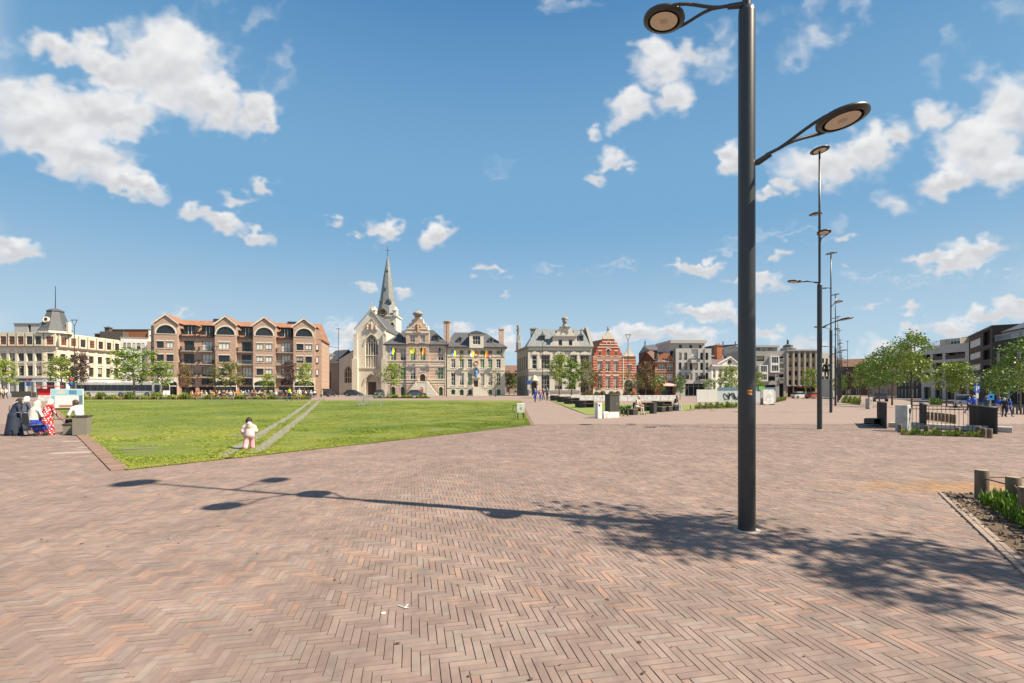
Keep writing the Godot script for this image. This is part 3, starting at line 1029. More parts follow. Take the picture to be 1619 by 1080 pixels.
# a window in a hole: frame with glazing bars, and its pane as a sub-part
func window(parent: Node3D, h: Array, o: Dictionary, tfm := Transform3D.IDENTITY):
	var z: float = o.get("z", 0.0) - o.get("depth", 0.25) + 0.03
	var fw: float = o.get("fw", 0.08)
	var mb := Mb.new()
	mb.tf = tfm
	var top := arch_pts(h[0], h[1], h[2], h[3], h[4])
	var spring: float = top[0].y
	mb.bx(Vector3(h[0], h[2], z), Vector3(h[0] + fw, spring, z + 0.07))
	mb.bx(Vector3(h[1] - fw, h[2], z), Vector3(h[1], spring, z + 0.07))
	mb.bx(Vector3(h[0] + fw, h[2], z), Vector3(h[1] - fw, h[2] + fw, z + 0.07))
	if h[4] == 0: mb.bx(Vector3(h[0] + fw, h[3] - fw, z), Vector3(h[1] - fw, h[3], z + 0.07))
	else:
		var mid := Vector2((h[0] + h[1]) * 0.5, h[2] * 0.3 + h[3] * 0.7)
		for i in top.size() - 1:
			var p: Vector2 = top[i]; var q: Vector2 = top[i + 1]
			var p2 := p + (mid - p).normalized() * fw; var q2 := q + (mid - q).normalized() * fw
			mb.quad(Vector3(p.x, p.y, z + 0.07), Vector3(q.x, q.y, z + 0.07), Vector3(q2.x, q2.y, z + 0.07), Vector3(p2.x, p2.y, z + 0.07))
			mb.quad(Vector3(p2.x, p2.y, z + 0.07), Vector3(q2.x, q2.y, z + 0.07), Vector3(q2.x, q2.y, z), Vector3(p2.x, p2.y, z))
	var nx: int = o.get("nx", 2); var ny: int = o.get("ny", 1)
	var bw: float = o.get("bw", fw * 0.8) * 0.5
	var w: float = h[1] - h[0]
	for i in range(1, nx):
		var x: float = h[0] + w * i / nx
		var yt: float = h[3] - fw
		for k in top.size() - 1:
			if x >= top[k].x and x <= top[k + 1].x and top[k + 1].x > top[k].x: yt = lerpf(top[k].y, top[k + 1].y, (x - top[k].x) / (top[k + 1].x - top[k].x)) - fw * 0.5
		mb.bx(Vector3(x - bw, h[2] + fw, z + 0.004), Vector3(x + bw, yt, z + 0.066))
	for i in range(1, ny):
		var y: float = h[2] + (spring - h[2] if h[4] == 0 else spring - h[2] + bw) * i / (ny if h[4] == 0 else maxi(1, ny - 1))
		if ny == 2 and o.has("transom"): y = lerpf(h[2], h[3], o.transom)
		mb.bx(Vector3(h[0] + fw, y - bw, z + 0.008), Vector3(h[1] - fw, y + bw, z + 0.062))
	var win = part(mb, o.get("name", "window"), o.get("frame", M.frame_white), parent)
	var pb := Mb.new()
	pb.tf = tfm
	var pts := [Vector3(h[1], h[2], z + 0.02), Vector3(h[0], h[2], z + 0.02)]
	for p in top: pts.append(Vector3(p.x, p.y, z + 0.02))
	pb.fan(pts)
	var pm = o.get("pane", M.glass_dark)
	if pm is Array: pm = pm[rng.randi() % pm.size()]
	part(pb, "pane", M.glass_dark if pm in [M.glass_blind, M.glass_curtain] else pm, win)
	if pm in [M.glass_blind, M.glass_curtain]:
		pb = Mb.new()
		pb.tf = tfm
		var drop: float = lerpf(h[2] + fw, spring - fw, rng.randf_range(0.0, 0.55) if pm == M.glass_blind else rng.randf_range(0.0, 0.15))
		pb.quad(Vector3(h[0] + fw, spring - fw * 0.5, z + 0.026), Vector3(h[1] - fw, spring - fw * 0.5, z + 0.026), Vector3(h[1] - fw, drop, z + 0.026), Vector3(h[0] + fw, drop, z + 0.026))
		part(pb, "blind" if pm == M.glass_blind else "curtain", pm, win)
	if o.has("sill"):
		var sb := Mb.new()
		sb.tf = tfm
		var zf: float = o.get("z", 0.0)
		sb.bx(Vector3(h[0] - 0.08, h[2] - 0.14, zf - 0.1), Vector3(h[1] + 0.08, h[2] - 0.002, zf + 0.1))
		part(sb, "sill", o.sill, win)
	if o.has("lintel"):
		var sb := Mb.new()
		sb.tf = tfm
		var zf: float = o.get("z", 0.0)
		if h[4] == 0: sb.bx(Vector3(h[0] - 0.15, h[3] + 0.002, zf - 0.1), Vector3(h[1] + 0.15, h[3] + 0.24, zf + 0.05))
		else: ring(sb, h, zf, o.get("lw", 0.22), 0.06)
		part(sb, "lintel", o.lintel, win)
	return win

# a raised band that follows the top of an arched opening
func ring(sb: Mb, h: Array, z: float, lw: float, proud: float):
	var top := arch_pts(h[0], h[1], h[2], h[3], h[4])
	var outer := arch_pts(h[0] - lw, h[1] + lw, h[2], h[3] + lw, h[4])
	for i in top.size() - 1:
		var p: Vector2 = top[i]; var q: Vector2 = top[i + 1]; var p2: Vector2 = outer[i]; var q2: Vector2 = outer[i + 1]
		sb.quad(Vector3(p2.x, p2.y, z + proud), Vector3(q2.x, q2.y, z + proud), Vector3(q.x, q.y, z + proud), Vector3(p.x, p.y, z + proud))
		sb.quad(Vector3(p2.x, p2.y, z - 0.1), Vector3(q2.x, q2.y, z - 0.1), Vector3(q2.x, q2.y, z + proud), Vector3(p2.x, p2.y, z + proud))

# the other three sides and a flat lid, so that the building is a closed body
func body(parent: Node3D, m, x0: float, x1: float, y1: float, deep: float, tfm := Transform3D.IDENTITY, called := "rear_wall", lid := true):
	var mb := Mb.new()
	mb.tf = tfm
	mb.quad(Vector3(x0, y1, -deep), Vector3(x0, y1, 0), Vector3(x0, 0, 0), Vector3(x0, 0, -deep))
	mb.quad(Vector3(x1, y1, 0), Vector3(x1, y1, -deep), Vector3(x1, 0, -deep), Vector3(x1, 0, 0))
	mb.quad(Vector3(x1, y1, -deep), Vector3(x0, y1, -deep), Vector3(x0, 0, -deep), Vector3(x1, 0, -deep))
	if lid: mb.quad(Vector3(x0, y1, -deep), Vector3(x1, y1, -deep), Vector3(x1, y1, 0), Vector3(x0, y1, 0))
	return part(mb, called, m, parent)

# hipped or gabled roof over x0..x1, z from 0 back to -deep; il and ir are the insets of the ridge ends
func roof(parent: Node3D, m, x0: float, x1: float, y: float, h: float, deep: float, il: float, ir: float, over := 0.4, tfm := Transform3D.IDENTITY, called := "roof"):
	var mb := Mb.new()
	mb.tf = tfm
	x0 -= over if il > 0.0 else 0.0; x1 += over if ir > 0.0 else 0.0
	var zf := over
	var zb := -deep - over
	var a := Vector3(x0, y, zf); var b := Vector3(x1, y, zf); var c := Vector3(x1, y, zb); var d := Vector3(x0, y, zb)
	var r0 := Vector3(x0 + il, y + h, (zf + zb) * 0.5); var r1 := Vector3(x1 - ir, y + h, (zf + zb) * 0.5)
	mb.quad(r0, r1, b, a)
	mb.quad(r1, r0, d, c)
	mb.tri(r0, a, d)
	mb.tri(r1, c, b)
	var t := Vector3(0, 0.18, 0)
	mb.quad(a, b, b - t, a - t); mb.quad(b, c, c - t, b - t); mb.quad(c, d, d - t, c - t); mb.quad(d, a, a - t, d - t)
	mb.quad(a - t, b - t, c - t, d - t)
	return part(mb, called, m, parent)

func slab(parent: Node3D, called: String, m, a: Vector3, b: Vector3, tfm := Transform3D.IDENTITY):
	var mb := Mb.new()
	mb.tf = tfm
	mb.bx(a, b)
	return part(mb, called, m, parent)

func chimney(parent: Node3D, m, x: float, z: float, y0: float, y1: float, w: float):
	var mb := Mb.new()
	mb.bx(Vector3(x - w * 0.5, y0, z - w * 0.4), Vector3(x + w * 0.5, y1 - 0.25, z + w * 0.4))
	mb.bx(Vector3(x - w * 0.62, y1 - 0.25, z - w * 0.5), Vector3(x + w * 0.62, y1, z + w * 0.5))
	for k in 2: mb.bar(Vector3(x + (k - 0.5) * w * 0.5, y1, z), Vector3(x + (k - 0.5) * w * 0.5, y1 + 0.35, z), 0.12, 0.1, 8)
	return part(mb, "chimney", m, parent)

# a small gabled dormer standing on a front roof slope
func dormer(parent: Node3D, x: float, y: float, w: float, h: float, z: float, deep: float, wallm, roofm, pane, tfm := Transform3D.IDENTITY):
	var mb := Mb.new()
	mb.tf = tfm
	var hw := w * 0.5
	wall(mb, x - hw, x + hw, y, y + h, [[x - hw * 0.62, x + hw * 0.62, y + h * 0.15, y + h * 0.9, 0]], 0.12, z)
	mb.quad(Vector3(x - hw, y + h, z - deep), Vector3(x - hw, y + h, z), Vector3(x - hw, y, z), Vector3(x - hw, y, z - deep))
	mb.quad(Vector3(x + hw, y + h, z), Vector3(x + hw, y + h, z - deep), Vector3(x + hw, y, z - deep), Vector3(x + hw, y, z))
	var d = part(mb, "dormer", wallm, parent)
	var rb := Mb.new()
	rb.tf = tfm
	var p := Vector3(x, y + h + w * 0.45, z + 0.15); var o := hw + 0.15
	var l := Vector3(x - o, y + h - 0.02, z + 0.15); var r := Vector3(x + o, y + h - 0.02, z + 0.15)
	var bk := Vector3(0, 0, -deep - 0.15)
	rb.quad(p + bk, p, l, l + bk); rb.quad(p, p + bk, r + bk, r)
	rb.tri(p, r, l)
	part(rb, "dormer_roof", roofm, d)
	var pb := Mb.new()
	pb.tf = tfm
	pb.bx(Vector3(x - hw * 0.62, y + h * 0.15, z - 0.12), Vector3(x + hw * 0.62, y + h * 0.9, z - 0.08))
	part(pb, "pane", pane, d)
	return d

# a balcony: slab, posts and rails; x0..x1 in front of the wall
func balcony(parent: Node3D, x0: float, x1: float, y: float, out: float, slabm, railm, z := 0.0, tfm := Transform3D.IDENTITY, bars := true):
	var mb := Mb.new()
	mb.tf = tfm
	mb.bx(Vector3(x0, y - 0.18, z + 0.003), Vector3(x1, y, z + out))
	var b = part(mb, "balcony", slabm, parent)
	var rb := Mb.new()
	rb.tf = tfm
	rb.bx(Vector3(x0, y + 0.96, z + out - 0.05), Vector3(x1, y + 1.02, z + out))
	rb.bx(Vector3(x0, y + 0.08, z + out - 0.04), Vector3(x1, y + 0.12, z + out - 0.01))
	for x in [x0, x1 - 0.05]: rb.bx(Vector3(x, y + 0.001, z + 0.01), Vector3(x + 0.05, y + 0.95, z + out - 0.06))
	if bars:
		var n := int((x1 - x0) / 0.16)
		for i in range(1, n): rb.bx(Vector3(x0 + (x1 - x0) * i / n - 0.012, y + 0.12, z + out - 0.035), Vector3(x0 + (x1 - x0) * i / n + 0.012, y + 0.96, z + out - 0.015))
	part(rb, "railing", railm, b)
	return b

# ---------------------------------------------------------------- buildings on the far left
func hotel():
	var z := [0.0, 440.0, 4.908]
	var f := fac("corner_building", "cream corner building with slate mansard, domed corner turret and flagpole", "building", -40, 118, 69, 118, z)
	var n := f.node
	var g := side_fac(f, 90, 118.6, 190.5, 137.6)
	var ch := side_fac(f, 69, 118, 90, 118.6)
	var o := {"frame": M.frame_brown, "pane": [M.glass_dark, M.glass_blind, M.glass_dark], "nx": 2, "depth": 0.3, "fw": 0.1, "sill": M.stone_pale}
	for e in [[f, 3.3, true], [ch, 0.0, true], [g, 3.6, false]]:
		var q: Fac = e[0]
		var t := in_node(q)
		var cols := []
		if q == f:
			for zx in [30, 97, 165, 233, 301]: cols.append(q.X(zx))
			for k in 2: cols.push_front(cols[0] - 3.3)
		elif q == ch: cols = [q.w * 0.5]
		else:
			for k in 7: cols.append(1.6 + k * (q.w - 3.0) / 6.0)
		var holes := []
		for x in cols:
			for r in [[8.5, 10.4], [4.95, 7.4]]: holes.append([x - 0.72, x + 0.72, r[0], r[1], 0])
		for h in holes: window(n, h, o, t)
		var shop := []
		for i in cols.size():
			var x: float = cols[i]
			var door := i % 3 == 1
			shop.append([x - 0.85, x + 0.85, 0.12 if door else 0.7, 3.4, 0])
		for h in shop: window(n, h, {"frame": M.frame_dark, "pane": [M.glass_dark, M.glass_blind], "nx": 1, "depth": 0.3, "name": "shop_window"}, t)
		var mb := Mb.new()
		mb.tf = t
		wall(mb, 0, q.w, 4.55, 12.0, holes, 0.3)
		part(mb, "wall", M.cream, n)
		mb = Mb.new()
		mb.tf = t
		wall(mb, 0, q.w, 0, 4.55, shop, 0.3)
		part(mb, "plinth_wall", flat(0.50, 0.52, 0.52, 0.8), n)
		# string courses and cornice, and flat pilasters between the windows
		slab(n, "string_course", M.stone_pale, Vector3(0, 4.45, -0.1), Vector3(q.w, 4.75, 0.16), t)
		slab(n, "string_course", M.stone_pale, Vector3(0, 7.95, -0.1), Vector3(q.w, 8.2, 0.1), t)
		slab(n, "cornice", M.stone_pale, Vector3(0, 11.55, -0.1), Vector3(q.w, 11.85, 0.25), t)
		slab(n, "cornice", flat(0.20, 0.13, 0.09), Vector3(0, 11.853, -0.1), Vector3(q.w, 12.15, 0.5), t)
		for i in cols.size() - 1:
			var x: float = (cols[i] + cols[i + 1]) * 0.5
			slab(n, "pilaster", M.stone_pale, Vector3(x - 0.3, 4.753, -0.1), Vector3(x + 0.3, 11.547, 0.12), t)
		# mansard slope and its dormers
		mb = Mb.new()
		mb.tf = t
		mb.quad(Vector3(0, 15.4, -0.8), Vector3(q.w, 15.4, -0.8), Vector3(q.w, 12.15, 0.1), Vector3(0, 12.15, 0.1))
		mb.quad(Vector3(0, 15.4, -9.0), Vector3(q.w, 15.4, -9.0), Vector3(q.w, 15.4, -0.8), Vector3(0, 15.4, -0.8))
		part(mb, "mansard", M.slate, n)
		slab(n, "eaves", M.stone_pale, Vector3(0, 15.3, -0.9), Vector3(q.w, 15.62, -0.35), t)
		for x in cols:
			mb = Mb.new()
			mb.tf = t
			wall(mb, x - 1.15, x + 1.15, 12.2, 15.3, [[x - 0.72, x + 0.72, 12.55, 14.55, 0]], 0.15, 0.2)
			for s in [-1.15, 1.15]: mb.bx(Vector3(x + s - 0.02, 12.2, -0.8), Vector3(x + s + 0.02, 15.3, 0.197))
			var dm = part(mb, "dormer", M.cream, n)
			var pb := Mb.new()
			pb.tf = t
			pb.bx(Vector3(x - 0.72, 12.55, 0.02), Vector3(x + 0.72, 14.55, 0.06))
			part(pb, "pane", [M.glass_dark, M.glass_dark, flat(0.16, 0.06, 0.04)][rng.randi() % 3], dm)
			pb = Mb.new()
			pb.tf = t
			pb.bx(Vector3(x - 0.04, 12.55, 0.062), Vector3(x + 0.04, 14.55, 0.12))
			pb.bx(Vector3(x - 0.72, 13.6, 0.062), Vector3(x + 0.72, 13.68, 0.12))
			part(pb, "glazing_bar", M.frame_brown, dm)
	# fascia sign on the ground floor of the left front: dark letters with one red mark
	var sg := Mb.new()
	for k in 9: sg.bx(Vector3(f.X(130) + k * 0.42, 3.75, 0.02), Vector3(f.X(130) + k * 0.42 + 0.3, 4.2 - 0.1 * (k % 2), 0.1))
	part(sg, "fascia_letters", M.frame_dark, n)
	sg = Mb.new()
	sg.bx(Vector3(f.X(208), 3.72, 0.02), Vector3(f.X(222), 4.25, 0.12))
	part(sg, "red_mark", flat(0.5, 0.02, 0.02), n)
	# back volume and roof lid
	body(n, M.cream, 0, f.w, 12, 14.0)
	# turret: a tapering eight-sided slate dome over the corner
	var c := Vector3(f.w + 0.4, 0, -2.6)
	var tb := Mb.new()
	tb.lathe(c, [Vector2(3.4, 15.4), Vector2(3.4, 16.1)], 8, false, PI / 8)
	part(tb, "turret_base", M.stone_pale, n)
	tb = Mb.new()
	tb.lathe(c, [Vector2(3.5, 16.1), Vector2(3.15, 16.6), Vector2(2.55, 18.2), Vector2(1.9, 20.2), Vector2(1.65, 20.9)], 8, false, PI / 8)
	part(tb, "turret_roof", M.slate, n)
	tb = Mb.new()
	tb.lathe(c, [Vector2(1.8, 20.9), Vector2(1.8, 21.1), Vector2(1.1, 21.5), Vector2(0.3, 21.75), Vector2(0.02, 21.9)], 8, false, PI / 8)
	part(tb, "turret_cap", M.slate, n)
	tb = Mb.new()
	tb.bar(c + Vector3(0, 21.7, 0), c + Vector3(0, 27.3, 0), 0.1, 0.06, 8)
	part(tb, "flagpole", M.lamp_paint, n)
	tb = Mb.new()
	tb.tf = Transform3D(Basis(Vector3.RIGHT, PI / 2 - 0.25), c + Vector3(0, 18.6, 2.42))
	tb.lathe(Vector3.ZERO, [Vector2(0.45, 0), Vector2(0.45, 0.25), Vector2(0.75, 0.25), Vector2(0.75, -0.3)], 16)
	part(tb, "round_window", M.cream, n)
	tb = Mb.new()
	tb.tf = Transform3D(Basis(Vector3.RIGHT, PI / 2 - 0.25), c + Vector3(0, 18.6, 2.42))
	tb.lathe(Vector3.ZERO, [Vector2(0.46, 0.1), Vector2(0.01, 0.1)], 16)
	part(tb, "pane", M.glass_dark, n)
	for e in [[-0.9, 1.5], [0.9, 1.5]]:
		tb = Mb.new()
		tb.bx(c + Vector3(e[0] * 3.6 - 0.3, 15.4, -0.5), c + Vector3(e[0] * 3.6 + 0.3, 18.3, 0.3))
		part(tb, "chimney", M.stone_pale, n)

func rooftop_block():
	# plant room on a roof further back
	var f := fac("rooftop_block", "weathered pale plant room block behind the slate mansard", "building", 22.5, 140, 64, 140, [0.0, 440.0, 4.908])
	body(f.node, flat(0.42, 0.40, 0.36, 0.9), 0, f.w, f.Y(355, 200), 8)
	var mb := Mb.new()
	wall(mb, 0, f.w, 0, f.Y(355, 200), [[f.w * 0.53, f.w * 0.63, 14.5, f.Y(362, 200), 0]], 0.3)
	part(mb, "wall", flat(0.44, 0.42, 0.38, 0.9), f.node)
	slab(f.node, "louvre", M.frame_dark, Vector3(f.w * 0.53, 14.5, -0.3), Vector3(f.w * 0.63, f.Y(362, 200), -0.2))
	slab(f.node, "coping", M.stone_grey, Vector3(-0.2, f.Y(355, 200), -8), Vector3(f.w + 0.2, f.Y(355, 200) + 0.25, 0.2))

# a plain modern block: rows and columns of windows from a list
func block(called, label, pa, da, pb, db, z, top: float, m, rows: Array, cols: Array, o: Dictionary, deep := 10.0) -> Fac:
	var f := fac(called, label, "building", pa, da, pb, db, z)
	var holes := []
	for r in rows:
		for c in cols: holes.append([f.X(c[0]), f.X(c[1]), r[0], r[1], 0])
	for h in holes: window(f.node, h, o)
	var mb := Mb.new()
	wall(mb, 0, f.w, 0, top, holes, o.get("depth", 0.25))
	part(mb, "wall", m, f.node)
	body(f.node, m, 0, f.w, top, deep)
	slab(f.node, "coping", M.concrete, Vector3(-0.1, top, -0.4), Vector3(f.w + 0.1, top + 0.2, 0.12))
	return f

func white_block():
	var z := [0.0, 440.0, 4.908]
	var o := {"frame": M.frame_dark, "pane": [M.glass_curtain, M.glass_blind], "nx": 2, "depth": 0.15, "sill": M.concrete_light}
	var f := block("white_block", "white rendered block with two rows of windows beside the mansard", 190.6, 138, 233, 140, z, 16.4, M.white_paint, [[13.4, 15.0], [10.2, 11.8], [7.0, 8.6], [3.8, 5.4]], [[955, 978], [985, 1015], [1028, 1050], [1060, 1090], [1098, 1120]], o)
	var g := fac("brick_block", "plain orange brick block with flat roof behind the white block", "building", 168, 158, 236, 158, z)
	body(g.node, M.brick_orange, 0, g.w, g.Y(402, 1080), 10)
	var mb := Mb.new()
	wall(mb, 0, g.w, 0, g.Y(402, 1080), [], 0.2)
	part(mb, "wall", M.brick_orange, g.node)
	slab(g.node, "coping", M.frame_dark, Vector3(-0.1, g.Y(402, 1080), -10), Vector3(g.w + 0.1, g.Y(402, 1080) + 0.25, 0.15))
	var hh := g.Y(385, 870)
	slab(g.node, "stair_tower", flat(0.11, 0.085, 0.07, 0.9), Vector3(0, 0, 0.002), Vector3(g.X(1000), g.Y(420, 900), 2.5))
	chimney(g.node, flat(0.09, 0.08, 0.07, 0.9), g.X(865), 1.2, g.Y(430, 860), hh, 1.5)
	chimney(g.node, flat(0.09, 0.08, 0.07, 0.9), g.X(790), 1.2, 10.0, g.Y(435, 860), 1.5)
	slab(g.node, "pale_panel", M.frame_white, Vector3(g.X(1157), 0, 0.003), Vector3(g.X(1168), g.Y(405, 1080), 0.4))
	# narrow brown building tucked in beside the apartments
	var k := fac("narrow_building", "narrow brown brick house squeezed between white block and apartments", "building", 232.5, 139, 241, 139, z)
	var holes := []
	for y in [[544, 585], [615, 650]]: holes.append([k.w * 0.3, k.w * 0.8, k.Y(y[1], 1158), k.Y(y[0], 1158), 0])
	for h in holes: window(k.node, h, {"frame": M.frame_white, "pane": M.glass_curtain, "depth": 0.15})
	mb = Mb.new()
	wall(mb, 0, k.w, 0, k.Y(490, 1158), holes, 0.15)
	part(mb, "wall", M.brick_pink, k.node)
	body(k.node, M.brick_pink, 0, k.w, k.Y(490, 1158), 8)

func apartments():
	var z := [230.0, 480.0, 5.397]
	var f := fac("apartment_building", "long brown brick apartment building with four gables and orange tiled roof", "building", 240, 112, 508, 120, z)
	var n := f.node
	var W := f.w
	# storeys in metres, from the photograph
	var st := [[5.0, 6.6], [8.05, 9.65], [11.1, 12.7]]
	var eave := 14.0
	var o := {"frame": M.frame_dark, "pane": [M.glass_curtain, M.glass_blind, M.glass_curtain, M.glass_dark], "nx": 2, "depth": 0.2, "fw": 0.07, "lintel": M.stone_pale, "sill": M.stone_pale}
	# gabled bays stand a metre proud
	var bays := [[92, 292, [[115, 175], [197, 257]]], [607, 785, [[637, 732]]], [930, 1118, [[958, 1016], [1034, 1092]]], [1270, 1452, [[1297, 1354], [1372, 1427]]]]
	var proud := 1.1
	for b in bays:
		var x0 := f.X(b[0]); var x1 := f.X(b[1])
		var xm := (x0 + x1) * 0.5
		var holes := []
		for r in st:
			for c in b[2]: holes.append([f.X(c[0]), f.X(c[1]), r[0], r[1], 0])
		var oo := o.duplicate()
		oo["z"] = proud
		for h in holes:
			oo["nx"] = 3 if h[1] - h[0] > 2.2 else 2
			window(n, h, oo)
		var half := [xm - 2.0, xm + 2.0, 14.45, 16.45, 1]
		window(n, half, {"frame": M.frame_dark, "pane": [M.glass_blind, M.glass_curtain], "nx": 4, "z": proud, "depth": 0.2, "lintel": M.stone_pale, "lw": 0.3, "sill": M.stone_pale})
		holes.append(half)
		var arch := [xm - 2.3, xm + 2.3, 0.15, 3.7, 3]
		var mb := Mb.new()
		wall(mb, x0, x1, 4.35, 16.9, holes, 0.2, proud)
		# the gable's triangle, and the bay's cheeks
		var pk := 18.5
		mb.tri(Vector3(x0, 16.9, proud), Vector3(xm, pk, proud), Vector3(x1, 16.9, proud))
		mb.quad(Vector3(x0, 16.9, -2), Vector3(x0, 16.9, proud), Vector3(x0, 0, proud), Vector3(x0, 0, -2))
		mb.quad(Vector3(x1, 16.9, proud), Vector3(x1, 16.9, -2), Vector3(x1, 0, -2), Vector3(x1, 0, proud))
		part(mb, "gable_bay", M.brick_brown, n)
		# pale stone ground floor with a wide shallow arch over the shop
		mb = Mb.new()
		wall(mb, x0, x1, 0, 4.35, [arch], 0.6, proud + 0.03)
		part(mb, "stone_front", M.stone_pale, n)
		window(n, arch, {"frame": M.frame_dark, "pane": M.glass_dark, "nx": 4, "ny": 2, "z": proud + 0.03, "depth": 0.6, "name": "shop_window"})
		slab(n, "awning", flat(0.62, 0.58, 0.50), Vector3(xm - 2.2, 2.25, proud + 0.05), Vector3(xm + 2.2, 2.45, proud + 0.9))
		# verge boards and the gable's own roof
		mb = Mb.new()
		for s in [[x0 - 0.35, -1.0], [x1 + 0.35, 1.0]]:
			var e := Vector3(s[0], 16.55, 0); var p := Vector3(xm, pk + 0.2, 0)
			var up := Vector3(0, 0.38, 0)
			var zf := Vector3(0, 0, proud + 0.3); var zb := Vector3(0, 0, proud - 0.02)
			if s[1] < 0.0:
				mb.quad(e + up + zf, p + up + zf, p + zf, e + zf); mb.quad(e + zf, p + zf, p + zb, e + zb)
			else:
				mb.quad(p + up + zf, e + up + zf, e + zf, p + zf); mb.quad(p + zf, e + zf, e + zb, p + zb)
		part(mb, "verge", M.stone_pale, n)
		mb = Mb.new()
		var A := Vector3(x0 - 0.35, 16.94, proud + 0.32); var B := Vector3(xm, pk + 0.6, proud + 0.32); var C := Vector3(x1 + 0.35, 16.94, proud + 0.32)
		var k := Vector3(0, 0, -6.5)
		mb.quad(A + k, B + k, B, A); mb.quad(B, B + k, C + k, C)
		part(mb, "gable_roof", M.tile_orange, n)
	# the recessed fronts between the bays, with french windows and balconies
	var rec := [[292, 607, [[330, 415], [482, 570]]], [785, 930, [[822, 905]]], [1118, 1270, [[1158, 1236]]]]
	for r in rec:
		var x0 := f.X(r[0]); var x1 := f.X(r[1])
		var holes := []
		for c in r[2]:
			for y in [[4.6, 6.9], [7.65, 9.95], [10.7, 13.0]]: holes.append([f.X(c[0]), f.X(c[1]), y[0], y[1], 0])
		for h in holes: window(n, h, {"frame": M.frame_dark, "pane": [M.glass_blind, M.glass_curtain, M.glass_dark], "nx": 3, "depth": 0.25})
		var low := []
		for c in r[2]:
			low.append([f.X(c[0]) - 0.1, f.X(c[1]) + 0.1, 2.7, 4.1, 0])
			low.append([f.X(c[0]) - 0.6, f.X(c[1]) + 0.3, 0.15, 2.2, 0])
		for h in low: window(n, h, {"frame": M.frame_dark, "pane": M.glass_dark, "nx": 2, "depth": 0.3, "name": "shop_window"})
		var mb := Mb.new()
		wall(mb, x0, x1, 0, eave, holes + low, 0.25)
		part(mb, "wall", M.brick_brown, n)
		for c in r[2]:
			for y in [4.5, 7.55, 10.6]:
				if r[2].size() == 2: balcony(n, f.X(c[0]) - 0.5, f.X(c[1]) + 0.25, y, 1.0, M.concrete, M.frame_dark)
				else: balcony(n, x0 + 0.1, x1 - 0.05, y, 1.0, M.concrete, M.steel if y < 9.0 else M.frame_dark)
		# eaves gutter, and flat-topped dormers with small terraces in the roof
		slab(n, "gutter", M.frame_dark, Vector3(x0, eave - 0.1, 0.003), Vector3(x1, eave + 0.12, 0.55))
		for c in r[2]:
			var a := f.X(c[0]); var b := f.X(c[1])
			var db := Mb.new()
			wall(db, a - 0.15, b + 0.15, eave + 0.1, 16.6, [[a, b, eave + 0.2, 16.35, 0]], 0.15, -0.35)
			db.bx(Vector3(a - 0.35, 16.6, -3.2), Vector3(b + 0.35, 16.75, 0.1))
			db.bx(Vector3(a - 0.18, eave + 0.1, -3.0), Vector3(a - 0.152, 16.6, -0.352))
			db.bx(Vector3(b + 0.152, eave + 0.1, -3.0), Vector3(b + 0.18, 16.6, -0.352))
			var dm = part(db, "roof_dormer", M.frame_dark, n)
			var pb := Mb.new()
			pb.bx(Vector3(a, eave + 0.2, -0.5), Vector3(b, 16.35, -0.46))
			part(pb, "pane", M.glass_dark, dm)
			pb = Mb.new()
			for k in range(1, 3): pb.bx(Vector3(lerpf(a, b, k / 3.0) - 0.04, eave + 0.2, -0.458), Vector3(lerpf(a, b, k / 3.0) + 0.04, 16.35, -0.4))
			part(pb, "glazing_bar", M.frame_white, dm)
			balcony(n, a - 0.5, b + 0.4, eave + 0.13, 0.55, M.concrete, M.frame_dark, -0.02)
	# end walls, chamfered right corner, main roof
	body(n, M.brick_brown, 0, W, eave, 13.0)
	var mb2 := Mb.new()
	wall(mb2, 0, f.X(92), 0, 16.4, [], 0.2, 0.4)
	part(mb2, "end_wall", M.brick_brown, n)
	mb2 = Mb.new()
	wall(mb2, f.X(1452), W, 0, 16.4, [], 0.2, 0.3)
	part(mb2, "end_wall", M.brick_brown, n)
	for y in st:
		window(n, [f.X(1455), f.X(1482), y[0], y[1], 0], {"frame": M.frame_dark, "pane": M.glass_curtain, "nx": 1, "z": 0.55, "depth": 0.2})
		window(n, [0.1, f.X(86), y[0], y[1], 0], {"frame": M.frame_dark, "pane": M.glass_blind, "nx": 1, "z": 0.65, "depth": 0.2})
	roof(n, M.tile_orange, 0, W, eave, 4.6, 12.0, 1.2, 1.2, 0.3)
	slab(n, "ridge_vent", M.frame_dark, Vector3(f.X(500), 18.3, -6.6), Vector3(f.X(650), 19.1, -5.6))
	slab(n, "ridge_vent", M.frame_dark, Vector3(f.X(1165), 18.3, -6.6), Vector3(f.X(1245), 18.95, -5.6))
	# the end elevation going back along the side street
	var g := side_fac(f, 508, 120, 514, 134)
	var t := in_node(g)
	var holes := []
	for y in st:
		for k in 4: holes.append([1.5 + k * 3.2, 2.9 + k * 3.2, y[0], y[1], 0])
	for h in holes: window(n, h, {"frame": M.frame_dark, "pane": M.glass_blind, "depth": 0.2}, t)
	var gb := Mb.new()
	gb.tf = t
	wall(gb, 0, g.w, 0, 15.8, holes, 0.2)
	part(gb, "side_wall", M.brick_brown, n)

